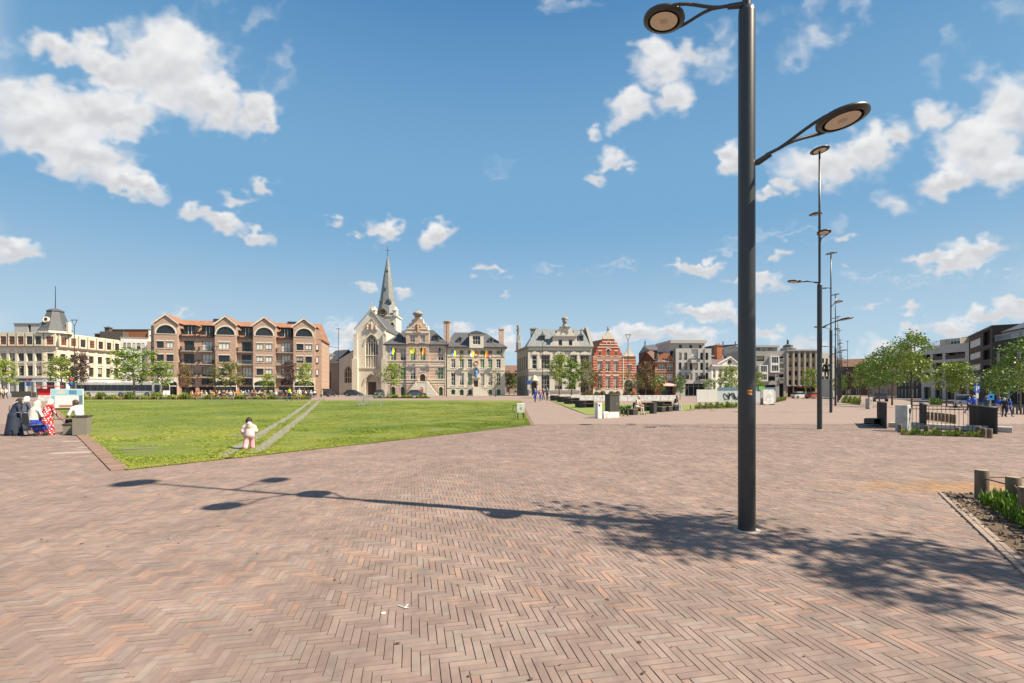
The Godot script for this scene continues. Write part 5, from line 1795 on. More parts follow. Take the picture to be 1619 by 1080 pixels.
func town_house():
	var z := [510.0, 370.0, 4.0]
	var f := fac("stone_hall", "pale sandstone hall with rows of cross windows, dormer and painted shields", "building", 706.8, 119.6, 798.5, 121, z)
	var n := f.node
	var W := f.w
	var ev := f.Y(714, 900)
	var cols := [826, 880, 932, 1010, 1060, 1113]
	var holes := []
	var o := {"frame": M.frame_white, "pane": [M.glass_dark, M.glass_blind, M.glass_green], "nx": 2, "ny": 3, "depth": 0.3, "fw": 0.09, "sill": M.stone_pale}
	for c in cols:
		for r in [[790, 846], [878, 957]]: holes.append([f.X(c - 14), f.X(c + 14), f.Y(r[1], 900), f.Y(r[0], 900), 0])
	for h in holes: window(n, h, o)
	var small := []
	for c in cols: small.append([f.X(c - 12), f.X(c + 12), f.Y(757, 900), f.Y(736, 900), 3])
	for h in small: window(n, h, {"frame": M.door_green, "pane": M.glass_green, "nx": 2, "depth": 0.25, "lintel": M.stone})
	var low := []
	for c in cols: low.append([f.X(c - 12), f.X(c + 12), 0.15 if c in [1113, 880] else 0.35, f.Y(982, 900), 1])
	for h in low: window(n, h, {"frame": M.door_green, "pane": M.glass_dark if rng.randf() < 0.5 else M.door_green, "nx": 2, "depth": 0.25, "lintel": M.stone})
	var dr := [f.X(957), f.X(984), f.Y(966, 900), f.Y(926, 900), 0]
	window(n, dr, {"frame": M.door_brown, "pane": M.door_brown, "nx": 2, "depth": 0.35, "lintel": M.stone, "name": "door"})
	var mb := Mb.new()
	wall(mb, 0, W, 0, ev, holes + small + low + [dr], 0.3)
	part(mb, "wall", M.stone, n)
	body(n, M.stone, 0, W, ev, 12.0)
	for zy in [775, 862, 972]:
		mb = Mb.new()
		var y := f.Y(zy, 900)
		mb.bx(Vector3(0, y, 0.003), Vector3(W if zy != 972 else dr[0] - 0.4, y + 0.22, 0.1))
		if zy == 972: mb.bx(Vector3(dr[1] + 0.4, y, 0.003), Vector3(W, y + 0.22, 0.1))
		part(mb, "string_course", M.stone_pale, n)
	slab(n, "cornice", M.frame_brown, Vector3(-0.1, ev - 0.3, 0.003), Vector3(W + 0.5, ev, 0.55))
	for k in 26: slab(n, "bracket", M.stone_pale, Vector3(0.3 + k * W / 26.0, ev - 0.62, 0.003), Vector3(0.5 + k * W / 26.0, ev - 0.302, 0.35))
	roof(n, M.slate, 0, W, ev + 0.01, f.Y(606, 950) - ev, 12.0, 2.2, 5.2, 0.55)
	# the stone dormer over the middle
	var dx := f.X(973)
	mb = Mb.new()
	var dh := [dx - 0.95, dx + 0.95, f.Y(700, 973), f.Y(645, 973), 0]
	wall(mb, dx - 1.75, dx + 1.75, ev - 0.3, f.Y(634, 973), [dh], 0.3, 0.6)
	mb.quad(Vector3(dx - 1.75, f.Y(634, 973), -4), Vector3(dx - 1.75, f.Y(634, 973), 0.6), Vector3(dx - 1.75, ev, 0.6), Vector3(dx - 1.75, ev, -4))
	mb.quad(Vector3(dx + 1.75, f.Y(634, 973), 0.6), Vector3(dx + 1.75, f.Y(634, 973), -4), Vector3(dx + 1.75, ev, -4), Vector3(dx + 1.75, ev, 0.6))
	var dm = part(mb, "dormer", M.stone_pale, n)
	window(n, dh, {"frame": M.frame_white, "pane": M.glass_dark, "nx": 3, "ny": 2, "z": 0.6, "depth": 0.3})
	mb = Mb.new()
	mb.prism(PackedVector2Array([Vector2(dx - 2.0, f.Y(634, 973)), Vector2(dx + 2.0, f.Y(634, 973)), Vector2(dx + 1.3, f.Y(622, 973)), Vector2(dx, f.Y(614, 973)), Vector2(dx - 1.3, f.Y(622, 973))]), -4.0, 0.8)
	part(mb, "dormer_roof", M.slate, dm)
	for c in [868, 1068]: dormer(n, f.X(c), ev + 1.3, 1.0, 1.0, -1.2, 1.6, M.slate_light, M.slate, M.glass_dark)
	chimney(n, M.brick_pink, f.X(1133), -1.5, ev, f.Y(595, 1133), 1.2)
	# niche with a blue-robed figure, medallions and shields
	var nh := [dx - 0.8 - 0.1, dx + 0.7, f.Y(902, 970), f.Y(848, 970), 1]
	mb = Mb.new()
	ring(mb, nh, 0.0, 0.25, 0.25)
	mb.bx(Vector3(nh[0] - 0.2, nh[2] - 0.3, 0.003), Vector3(nh[1] + 0.2, nh[2], 0.5))
	var nc = part(mb, "niche", M.stone_pale, n)
	mb = Mb.new()
	mb.lathe(Vector3((nh[0] + nh[1]) * 0.5, nh[2], 0.25), [Vector2(0.45, 0), Vector2(0.34, 0.8), Vector2(0.42, 1.35), Vector2(0.15, 1.65), Vector2(0.2, 1.85), Vector2(0.01, 2.1)], 8)
	part(mb, "figure", flat(0.10, 0.22, 0.42), nc)
	for q in [[757, 0.75], [815, 0.6]]:
		mb = Mb.new()
		mb.tf = Transform3D(Basis(Vector3.RIGHT, PI / 2), Vector3(dx, f.Y(q[0], 970), 0.0))
		mb.lathe(Vector3.ZERO, [Vector2(q[1], 0.003), Vector2(q[1], 0.16), Vector2(q[1] * 0.75, 0.2), Vector2(q[1] * 0.7, 0.12), Vector2(0.01, 0.12)], 16)
		part(mb, "medallion", flat(0.48, 0.26, 0.16), n)
	shield(n, f.X(880), f.Y(772, 880), 0.4, Color(0.04, 0.03, 0.03), Color(0.6, 0.4, 0.05))
	shield(n, f.X(1060), f.Y(776, 880), 0.42, Color(0.5, 0.04, 0.03), Color(0.7, 0.68, 0.6))
	flag(n, f.X(822), f.Y(762, 826), [[0.02, 0.2, 0.48], [0.75, 0.6, 0.03]])
	flag(n, f.X(938), f.Y(764, 826), [[0.7, 0.68, 0.6], [0.75, 0.6, 0.05]])
	flag(n, f.X(1022), f.Y(766, 826), [[0.02, 0.02, 0.02], [0.7, 0.5, 0.02], [0.5, 0.03, 0.03]])
	flag(n, f.X(1122), f.Y(760, 826), [[0.03, 0.03, 0.05], [0.1, 0.1, 0.12]])
	stair(n, f.X(1052), f.X(990), dr[2], 0.0, 1.6, M.stone_pale)
	slab(n, "landing", M.stone_pale, Vector3(f.X(950), 0, 0.003), Vector3(f.X(990), dr[2], 1.6))
	mb = Mb.new()
	mb.bar(Vector3(-0.1, 0, 0.2), Vector3(-0.1, ev, 0.2), 0.07, 0.07, 6)
	part(mb, "rainwater_pipe", M.frame_dark, n)

# ---------------------------------------------------------------- buildings right of the hall
func courthouse():
	var z := [800.0, 490.0, 6.748]
	var f := fac("courthouse", "ornate white stone courthouse with pale slate roof and tall scrolled gable", "building", 835.6, 118, 936.5, 119, z)
	var n := f.node
	var W := f.w
	var ev := f.Y(388, 500)
	var o := {"frame": M.frame_dark, "pane": [M.glass_dark, M.glass_blind], "nx": 2, "ny": 3, "depth": 0.35, "fw": 0.1, "bw": 0.16}
	var holes := []
	for q in [[280, 328, 0], [378, 465, 3], [530, 600, 3], [690, 755, 3], [795, 885, 3]]:
		var h := [f.X(q[0]), f.X(q[1]), f.Y(628, 500), f.Y(484, 500), 0]
		var oo := o.duplicate()
		oo["frame"] = M.stone_grey if q[2] else M.frame_white
		oo["nx"] = 3 if q[2] else 1
		oo["sill"] = M.stone_pale
		window(n, h, oo)
		holes.append(h)
		# pediment hood over each upper window
		var mb := Mb.new()
		var xm: float = (h[0] + h[1]) * 0.5; var hw: float = (h[1] - h[0]) * 0.5 + 0.35
		mb.prism(PackedVector2Array([Vector2(xm - hw, h[3] + 0.15), Vector2(xm + hw, h[3] + 0.15), Vector2(xm + hw * 0.6, h[3] + 0.75), Vector2(xm, h[3] + 0.95), Vector2(xm - hw * 0.6, h[3] + 0.75)]), 0.003, 0.3)
		part(mb, "hood", M.stone_pale, n)
	for q in [[378, 465], [520, 600], [670, 745]]:
		var h := [f.X(q[0]), f.X(q[1]), f.Y(850, 500), f.Y(697, 500), 0]
		var oo := o.duplicate()
		oo["frame"] = M.stone_grey
		oo["nx"] = 3
		oo["sill"] = M.stone_pale
		window(n, h, oo)
		holes.append(h)
	var doors := [[f.X(272), f.X(330), 0.1, f.Y(768, 300), 1], [f.X(795), f.X(885), 0.1, f.Y(770, 300), 1]]
	for h in doors: window(n, h, {"frame": M.door_brown, "pane": M.door_brown, "nx": 2, "ny": 2, "depth": 0.5, "lintel": M.stone_grey, "lw": 0.4, "name": "door"})
	holes += doors
	var mb := Mb.new()
	wall(mb, 0, W, 0, ev, holes, 0.35)
	part(mb, "wall", M.stone_pale, n)
	# carved tympanum above the corner door
	mb = Mb.new()
	mb.lathe(Vector3(f.X(303), f.Y(755, 300), 0.1), [Vector2(0.9, 0), Vector2(0.9, 0.2), Vector2(0.5, 0.35), Vector2(0.6, 0.9), Vector2(0.2, 1.2), Vector2(0.01, 1.4)], 8)
	part(mb, "carved_crest", M.stone, n)
	for q in [[640, 0.35, M.stone_grey], [690, 0.25, M.stone_grey], [660, 0.5, M.stone_pale], [448, 0.28, M.stone_grey], [412, 0.2, M.stone_pale], [880, 0.5, M.stone_grey]]:
		mb = Mb.new()
		var y := f.Y(q[0], 500)
		var cuts := [0.0]
		for h in holes:
			if h[2] < y + q[1] and h[3] > y: cuts.append_array([h[0] - 0.1, h[1] + 0.1])
		cuts.append(W)
		cuts.sort()
		for i in range(0, cuts.size() - 1, 2): mb.bx(Vector3(cuts[i], y, 0.003), Vector3(cuts[i + 1], y + q[1], 0.14))
		part(mb, "string_course", q[2], n)
	for zx in [248, 345, 482, 620, 770, 905]:
		mb = Mb.new()
		mb.bx(Vector3(f.X(zx) - 0.3, f.Y(636, 500), 0.003), Vector3(f.X(zx) + 0.3, f.Y(452, 500), 0.22))
		part(mb, "pilaster", M.stone_pale, n)
	slab(n, "cornice", M.stone_grey, Vector3(-0.4, ev - 0.25, 0.003), Vector3(W + 0.2, ev, 0.6))
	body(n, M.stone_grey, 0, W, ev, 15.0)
	# the steep slate roof with hipped left end
	var rt := f.Y(172, 600)
	mb = Mb.new()
	var rx0 := f.X(350) ; var rx1 := f.X(862)
	var dz := 6.0
	mb.quad(Vector3(rx0, rt, -dz), Vector3(rx1, rt, -dz), Vector3(f.X(912), ev, 0.5), Vector3(-0.4, ev, 0.5))
	mb.quad(Vector3(rx1, rt, -dz), Vector3(rx0, rt, -dz), Vector3(-0.4, ev, -15), Vector3(f.X(912), ev, -15))
	mb.tri(Vector3(rx0, rt, -dz), Vector3(-0.4, ev, 0.5), Vector3(-0.4, ev, -15))
	mb.tri(Vector3(rx1, rt, -dz), Vector3(f.X(912), ev, -15), Vector3(f.X(912), ev, 0.5))
	part(mb, "roof", M.slate_light, n)
	# gable parapet wall at the right end
	mb = Mb.new()
	mb.tf = Transform3D(Basis(Vector3.UP, PI / 2), Vector3(f.X(912), 0, 0))
	mb.prism(PackedVector2Array([Vector2(-0.6, ev), Vector2(15, ev), Vector2(dz + 0.3, rt + 0.5), Vector2(dz - 0.5, rt + 0.5)]), -0.3, 0.4)
	part(mb, "gable_wall", M.stone_grey, n)
	chimney(n, M.brick_brown, f.X(880), -dz, rt - 2.0, f.Y(180, 880), 1.4)
	chimney(n, M.stone_grey, f.X(330), -dz - 1.0, rt - 3.0, f.Y(160, 330), 1.6)
	for c in [396, 812]:
		dormer(n, f.X(c), f.Y(340, c), 1.3, 1.6, -1.4, 2.0, M.zinc, M.zinc, M.glass_dark)
		mb = Mb.new()
		mb.lathe(Vector3(f.X(c), f.Y(340, c) + 2.1, -1.3), [Vector2(0.12, 0), Vector2(0.2, 0.3), Vector2(0.02, 0.7)], 6)
		part(mb, "dormer_finial", M.zinc, n)
	# the big scrolled gable over the middle
	var gm := f.X(628)
	var yy := func(zy): return f.Y(zy, 628)
	var u := f.X(629) - f.X(628)
	var gh := []
	for c in [578, 686]: gh.append([f.X(c) - 0.42, f.X(c) + 0.42, yy.call(385), yy.call(328), 0])
	mb = Mb.new()
	wall(mb, gm - 125 * u, gm + 125 * u, ev, yy.call(292), gh, 0.3, 0.3)
	for s in [-1.0, 1.0]:
		mb.prism(PackedVector2Array([Vector2(gm + s * 125 * u, ev), Vector2(gm + s * 160 * u, ev), Vector2(gm + s * 155 * u, yy.call(360)), Vector2(gm + s * 132 * u, yy.call(340)), Vector2(gm + s * 125 * u, yy.call(318))]), -0.2, 0.28)
		mb.quad(Vector3(gm + s * 125 * u, yy.call(292), -3.5), Vector3(gm + s * 125 * u, yy.call(292), 0.3), Vector3(gm + s * 125 * u, ev, 0.3), Vector3(gm + s * 125 * u, ev, -3.5))
	part(mb, "gable_front", M.stone_pale, n)
	for h in gh: window(n, h, {"frame": M.frame_dark, "pane": M.glass_dark, "nx": 1, "z": 0.3, "depth": 0.3, "sill": M.stone_grey, "lintel": M.stone_grey})
	slab(n, "gable_cornice", M.stone_grey, Vector3(gm - 130 * u, yy.call(292), -3.5), Vector3(gm + 128 * u, yy.call(278), 0.6))
	mb = Mb.new()
	mb.prism(mirrored(gm, [[108 * u, yy.call(278)], [100 * u, yy.call(255)], [76 * u, yy.call(235)], [62 * u, yy.call(200)], [48 * u, yy.call(190)], [0.0, yy.call(190)]]), -0.4, 0.3)
	part(mb, "pediment", M.stone_pale, n)
	mb = Mb.new()
	ring(mb, [gm - 24 * u, gm + 24 * u, yy.call(278), yy.call(222), 1], 0.31, 0.3, 0.15)
	part(mb, "shell_niche", M.stone_grey, n)
	slab(n, "pediment_cornice", M.stone_grey, Vector3(gm - 55 * u, yy.call(190), -0.6), Vector3(gm + 55 * u, yy.call(180), 0.6))
	mb = Mb.new()
	mb.lathe(Vector3(gm, yy.call(180), 0), [Vector2(0.75, 0), Vector2(0.55, 0.4), Vector2(0.42, 1.0), Vector2(0.8, 1.2), Vector2(0.4, 1.35), Vector2(0.85, 1.75), Vector2(0.75, 2.2), Vector2(0.01, 2.5)], 10)
	part(mb, "urn", M.stone_grey, n)
	for s in [-1.0, 1.0]:
		mb = Mb.new()
		mb.lathe(Vector3(gm + s * 92 * u, yy.call(262), 0.0), [Vector2(0.3, 0), Vector2(0.15, 0.4), Vector2(0.3, 0.7), Vector2(0.02, 1.2)], 8)
		part(mb, "gable_finial", M.stone_grey, n)
	# side elevation along the lane; its shade is painted in as darker stone
	var g := side_fac(f, 817.2, 133, 835.6, 118)
	var t := in_node(g)
	var sh := []
	for k in 5:
		var x := 1.2 + k * (g.w - 1.6) / 5.0
		sh.append([x, x + 1.5, f.Y(628, 250), f.Y(484, 250), 0]); sh.append([x, x + 1.5, f.Y(850, 250), f.Y(697, 250), 0])
	for h in sh: window(n, h, {"frame": M.stone_grey, "pane": M.glass_dark, "nx": 2, "ny": 3, "depth": 0.35, "sill": M.stone_grey}, t)
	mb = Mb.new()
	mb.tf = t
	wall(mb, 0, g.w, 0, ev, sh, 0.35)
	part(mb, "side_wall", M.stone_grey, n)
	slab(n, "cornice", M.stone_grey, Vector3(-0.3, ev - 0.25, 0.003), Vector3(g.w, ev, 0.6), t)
	# stepped gable with urn on the far end of the side
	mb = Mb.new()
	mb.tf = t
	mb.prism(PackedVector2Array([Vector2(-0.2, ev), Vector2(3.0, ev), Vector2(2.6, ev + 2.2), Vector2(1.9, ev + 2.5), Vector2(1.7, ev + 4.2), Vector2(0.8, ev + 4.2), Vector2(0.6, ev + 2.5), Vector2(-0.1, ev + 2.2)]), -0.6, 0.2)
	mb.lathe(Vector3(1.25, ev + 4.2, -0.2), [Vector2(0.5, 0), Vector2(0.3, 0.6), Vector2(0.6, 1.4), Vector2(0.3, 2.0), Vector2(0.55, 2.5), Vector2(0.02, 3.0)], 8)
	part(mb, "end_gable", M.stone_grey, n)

func red_house():
	var z := [800.0, 490.0, 6.748]
	var f := fac("red_brick_house", "bright red brick house with white bands and a stepped gable", "building", 937.5, 118, 1005.5, 119, z)
	var n := f.node
	var W := f.w
	var ev := f.Y(494, 1100)
	var x2 := f.X(1250)
	var o := {"frame": M.frame_white, "pane": [M.glass_dark, M.glass_blind], "nx": 2, "ny": 2, "transom": 0.68, "depth": 0.3, "fw": 0.1, "sill": M.stone_pale, "lintel": M.stone_pale}
	var holes := []
	for c in [[978, 1028], [1064, 1110], [1148, 1196]]:
		for r in [[655, 545], [836, 706]]: holes.append([f.X(c[0]), f.X(c[1]), f.Y(r[0], 1100), f.Y(r[1], 1100), 0])
	holes.append([f.X(1294), f.X(1337), f.Y(660, 1300), f.Y(586, 1300), 0])
	for h in holes: window(n, h, o)
	var arch := [f.X(1266), f.X(1350), 0.15, f.Y(745, 1300), 1]
	window(n, arch, {"frame": M.door_green, "pane": M.glass_dark, "nx": 3, "ny": 2, "depth": 0.4, "lintel": M.stone_pale, "lw": 0.35, "name": "gateway"})
	var mb := Mb.new()
	wall(mb, 0, W, 0, ev, holes + [arch], 0.3)
	part(mb, "wall", M.brick_red, n)
	body(n, M.brick_red, 0, W, ev, 12.0)
	# gable
	var gx0 := f.X(945); var gx1 := f.X(1245)
	var gm := f.X(1092)
	var yy := func(zy): return f.Y(zy, 1092)
	var u := f.X(1093) - gm
	var gh := [[gm - 20 * u, gm + 20 * u, yy.call(488), yy.call(416), 1], [f.X(990), f.X(1015), yy.call(485), yy.call(440), 0], [f.X(1163), f.X(1188), yy.call(485), yy.call(440), 0]]
	mb = Mb.new()
	wall(mb, gm - 118 * u, gm + 118 * u, ev, yy.call(404), gh, 0.3)
	part(mb, "gable_wall", M.brick_red, n)
	for h in gh: window(n, h, {"frame": M.frame_white, "pane": M.glass_blind, "nx": 1, "depth": 0.3, "lintel": M.stone_pale, "sill": M.stone_pale})
	mb = Mb.new()
	mb.prism(mirrored(gm, [[150 * u, ev], [150 * u, yy.call(460)], [132 * u, yy.call(455)], [128 * u, yy.call(425)], [118 * u, yy.call(404)], [118 * u, ev]]), -0.4, -0.003)
	part(mb, "gable_step", M.brick_red, n)
	mb = Mb.new()
	mb.prism(mirrored(gm, [[118 * u, yy.call(404)], [112 * u, yy.call(385)], [96 * u, yy.call(378)], [92 * u, yy.call(350)], [70 * u, yy.call(345)], [66 * u, yy.call(310)], [0.0, yy.call(310)]]), -0.4, 0.0)
	part(mb, "gable_step", M.brick_red, n)
	mb = Mb.new()
	mb.prism(mirrored(gm, [[66 * u, yy.call(310)], [58 * u, yy.call(285)], [32 * u, yy.call(265)], [16 * u, yy.call(240)], [14 * u, yy.call(215)], [0.0, yy.call(215)]]), -0.4, 0.08)
	part(mb, "gable_crown", M.stone_pale, n)
	mb = Mb.new()
	mb.lathe(Vector3(gm, yy.call(215), -0.1), [Vector2(0.28, 0), Vector2(0.4, 0.2), Vector2(0.15, 0.4), Vector2(0.25, 0.7), Vector2(0.02, 1.0)], 8)
	part(mb, "finial", M.stone_grey, n)
	mb = Mb.new()
	ring(mb, [gm - 18 * u, gm + 18 * u, yy.call(372), yy.call(340), 1], 0.0, 0.2, 0.12)
	part(mb, "blind_arch", M.stone_pale, n)
	# white bands
	for q in [[498, 0.16, 0], [515, 0.12, 0], [530, 0.12, 0], [560, 0.12, 1], [590, 0.12, 1], [616, 0.12, 1], [640, 0.12, 1], [668, 0.2, 0], [694, 0.12, 0], [724, 0.12, 1], [752, 0.12, 1], [778, 0.12, 1], [806, 0.12, 1], [834, 0.12, 1], [852, 0.25, 0]]:
		var y := f.Y(q[0], 1100)
		var cuts := [0.0]
		for h in holes + [arch]:
			if h[2] < y + q[1] and h[3] + 0.25 > y: cuts.append_array([h[0] - 0.16, h[1] + 0.16])
		cuts.append(W)
		cuts.sort()
		mb = Mb.new()
		for i in range(0, cuts.size() - 1, 2):
			if cuts[i + 1] > cuts[i]: mb.bx(Vector3(cuts[i], y, -0.05), Vector3(cuts[i + 1], y + q[1], 0.035))
		part(mb, "stone_band", M.stone_pale, n)
	for q in [[404, 116], [376, 94], [346, 68], [312, 64]]: slab(n, "stone_band", M.stone_pale, Vector3(gm - q[1] * u, yy.call(q[0]), 0.003), Vector3(gm + q[1] * u, yy.call(q[0]) + 0.2, 0.1))
	slab(n, "base", M.stone_pale, Vector3(0, 0, 0.003), Vector3(arch[0] - 0.4, f.Y(854, 1100), 0.1))
	# small gable over the gateway
	var gm2 := f.X(1312)
	mb = Mb.new()
	mb.prism(mirrored(gm2, [[50 * u, ev + 0.2], [46 * u, yy.call(465)], [30 * u, yy.call(450)], [22 * u, yy.call(420)], [8 * u, yy.call(410)], [6 * u, yy.call(390)], [0.0, yy.call(385)]]), -0.4, 0.05)
	part(mb, "small_gable", M.stone_pale, n)
	slab(n, "cornice", M.stone_pale, Vector3(x2, ev, -0.5), Vector3(W + 0.1, ev + 0.2, 0.25))
	slab(n, "corner_strip", M.stone_pale, Vector3(x2 - 0.1, f.Y(850, 1100), 0.036), Vector3(x2 + 0.15, ev, 0.09))
	# steep brown roof behind the gable
	mb = Mb.new()
	var ry := yy.call(300)
	mb.quad(Vector3(gx0 - 2.5, ev, -12), Vector3(gm - 2.5, ry, -12), Vector3(gm, ry, -0.4), Vector3(gx0, ev, -0.4))
	mb.quad(Vector3(gm, ry, -0.4), Vector3(gm - 2.5, ry, -12), Vector3(gx1 - 2.5, ev, -12), Vector3(gx1, ev, -0.4))
	part(mb, "roof", M.tile_brown, n)
	chimney(n, M.brick_red, f.X(905), -6.0, ev, f.Y(275, 905), 1.1)

func orange_house():
	var z := [990.0, 520.0, 7.71]
	var f := fac("gabled_house", "orange brick house with curved dormer gable and brown roof", "building", 1035.5, 118, 1069, 118.5, z)
	var n := f.node
	var W := f.w
	var ev := f.Y(408, 480)
	var o := {"frame": M.frame_white, "pane": [M.glass_dark, M.glass_dark, M.glass_blind], "nx": 4, "ny": 2, "transom": 0.62, "depth": 0.25, "fw": 0.1, "bw": 0.12, "sill": M.stone_grey}
	var holes := []
	for c in [[385, 468], [490, 568]]:
		for r in [[497, 426], [632, 550]]: holes.append([f.X(c[0]), f.X(c[1]), f.Y(r[0], 480), f.Y(r[1], 480), 0])
	for h in holes: window(n, h, o)
	var shop := [f.X(430), f.X(575), 0.2, f.Y(690, 480), 0]
	window(n, shop, {"frame": flat(0.35, 0.05, 0.10), "pane": M.glass_dark, "nx": 4, "depth": 0.4, "name": "shop_window"})
	var mb := Mb.new()
	wall(mb, 0, W, 0, ev, holes + [shop], 0.25)
	part(mb, "wall", M.brick_orange, n)
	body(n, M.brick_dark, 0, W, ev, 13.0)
	mb = Mb.new()
	var a0 := f.X(425); var a1 := f.X(600)
	mb.quad(Vector3(a0, f.Y(655, 480), 0.05), Vector3(a1, f.Y(655, 480), 0.05), Vector3(a1, f.Y(692, 480), 1.5), Vector3(a0, f.Y(692, 480), 1.5))
	mb.quad(Vector3(a0, f.Y(692, 480), 1.5), Vector3(a1, f.Y(692, 480), 1.5), Vector3(a1, f.Y(700, 480), 1.5), Vector3(a0, f.Y(700, 480), 1.5))
	part(mb, "awning", flat(0.52, 0.33, 0.30, 0.9), n)
	for zy in [505, 530, 640]: slab(n, "string_course", M.brick_pink, Vector3(0, f.Y(zy, 480), 0.003), Vector3(W, f.Y(zy, 480) + 0.2, 0.1))
	slab(n, "cornice", M.stone_grey, Vector3(-0.1, ev, -0.2), Vector3(W + 0.1, ev + 0.22, 0.4))
	# curved dormer gable
	var gm := f.X(480)
	var u := f.X(481) - gm
	var yy := func(zy): return f.Y(zy, 480)
	var gh := [gm - 42 * u, gm + 42 * u, yy.call(388), yy.call(356), 0]
	mb = Mb.new()
	wall(mb, gm - 82 * u, gm + 82 * u, ev, yy.call(350), [gh], 0.2, 0.02)
	mb.prism(mirrored(gm, [[82 * u, yy.call(350)], [70 * u, yy.call(325)], [48 * u, yy.call(308)], [24 * u, yy.call(300)], [0.0, yy.call(298)]]), -2.5, 0.02)
	part(mb, "dormer_gable", M.brick_orange, n)
	window(n, gh, {"frame": M.frame_white, "pane": M.glass_dark, "nx": 3, "z": 0.02, "depth": 0.2})
	mb = Mb.new()
	for s in [-1.0, 1.0]: mb.lathe(Vector3(gm + s * 95 * u, ev + 0.22, 0.0), [Vector2(0.35, 0), Vector2(0.3, 0.8), Vector2(0.45, 0.9), Vector2(0.1, 1.3), Vector2(0.25, 1.6), Vector2(0.02, 2.0)], 8)
	part(mb, "gable_finial", M.stone_grey, n)
	# brown tiled main roof, ridge along the front, and the bare brick end wall facing the square
	var rp := f.Y(258, 300)
	mb = Mb.new()
	mb.quad(Vector3(0, rp, -5.5), Vector3(W, rp, -5.5), Vector3(W, ev + 0.2, 0.3), Vector3(0, ev + 0.2, 0.3))
	mb.quad(Vector3(W, rp, -5.5), Vector3(0, rp, -5.5), Vector3(0, ev + 0.2, -12), Vector3(W, ev + 0.2, -12))
	part(mb, "roof", M.tile_brown, n)
	var g := side_fac(f, 1006.5, 132, 1035.5, 118)
	var t := in_node(g)
	mb = Mb.new()
	mb.tf = t
	wall(mb, 0, g.w, 0, ev - 1.2, [], 0.2)
	mb.tri(Vector3(0, ev - 1.2, 0), Vector3(g.w * 0.52, rp + 0.2, 0), Vector3(g.w, ev, 0))
	mb.tri(Vector3(0, ev - 1.2, 0), Vector3(g.w, ev, 0), Vector3(g.w, ev - 1.2, 0))
	part(mb, "end_wall", M.brick_dark, n)
	chimney(n, M.brick_brown, f.X(255) + 3.2, -6.0, rp - 1.0, f.Y(215, 255), 1.0)

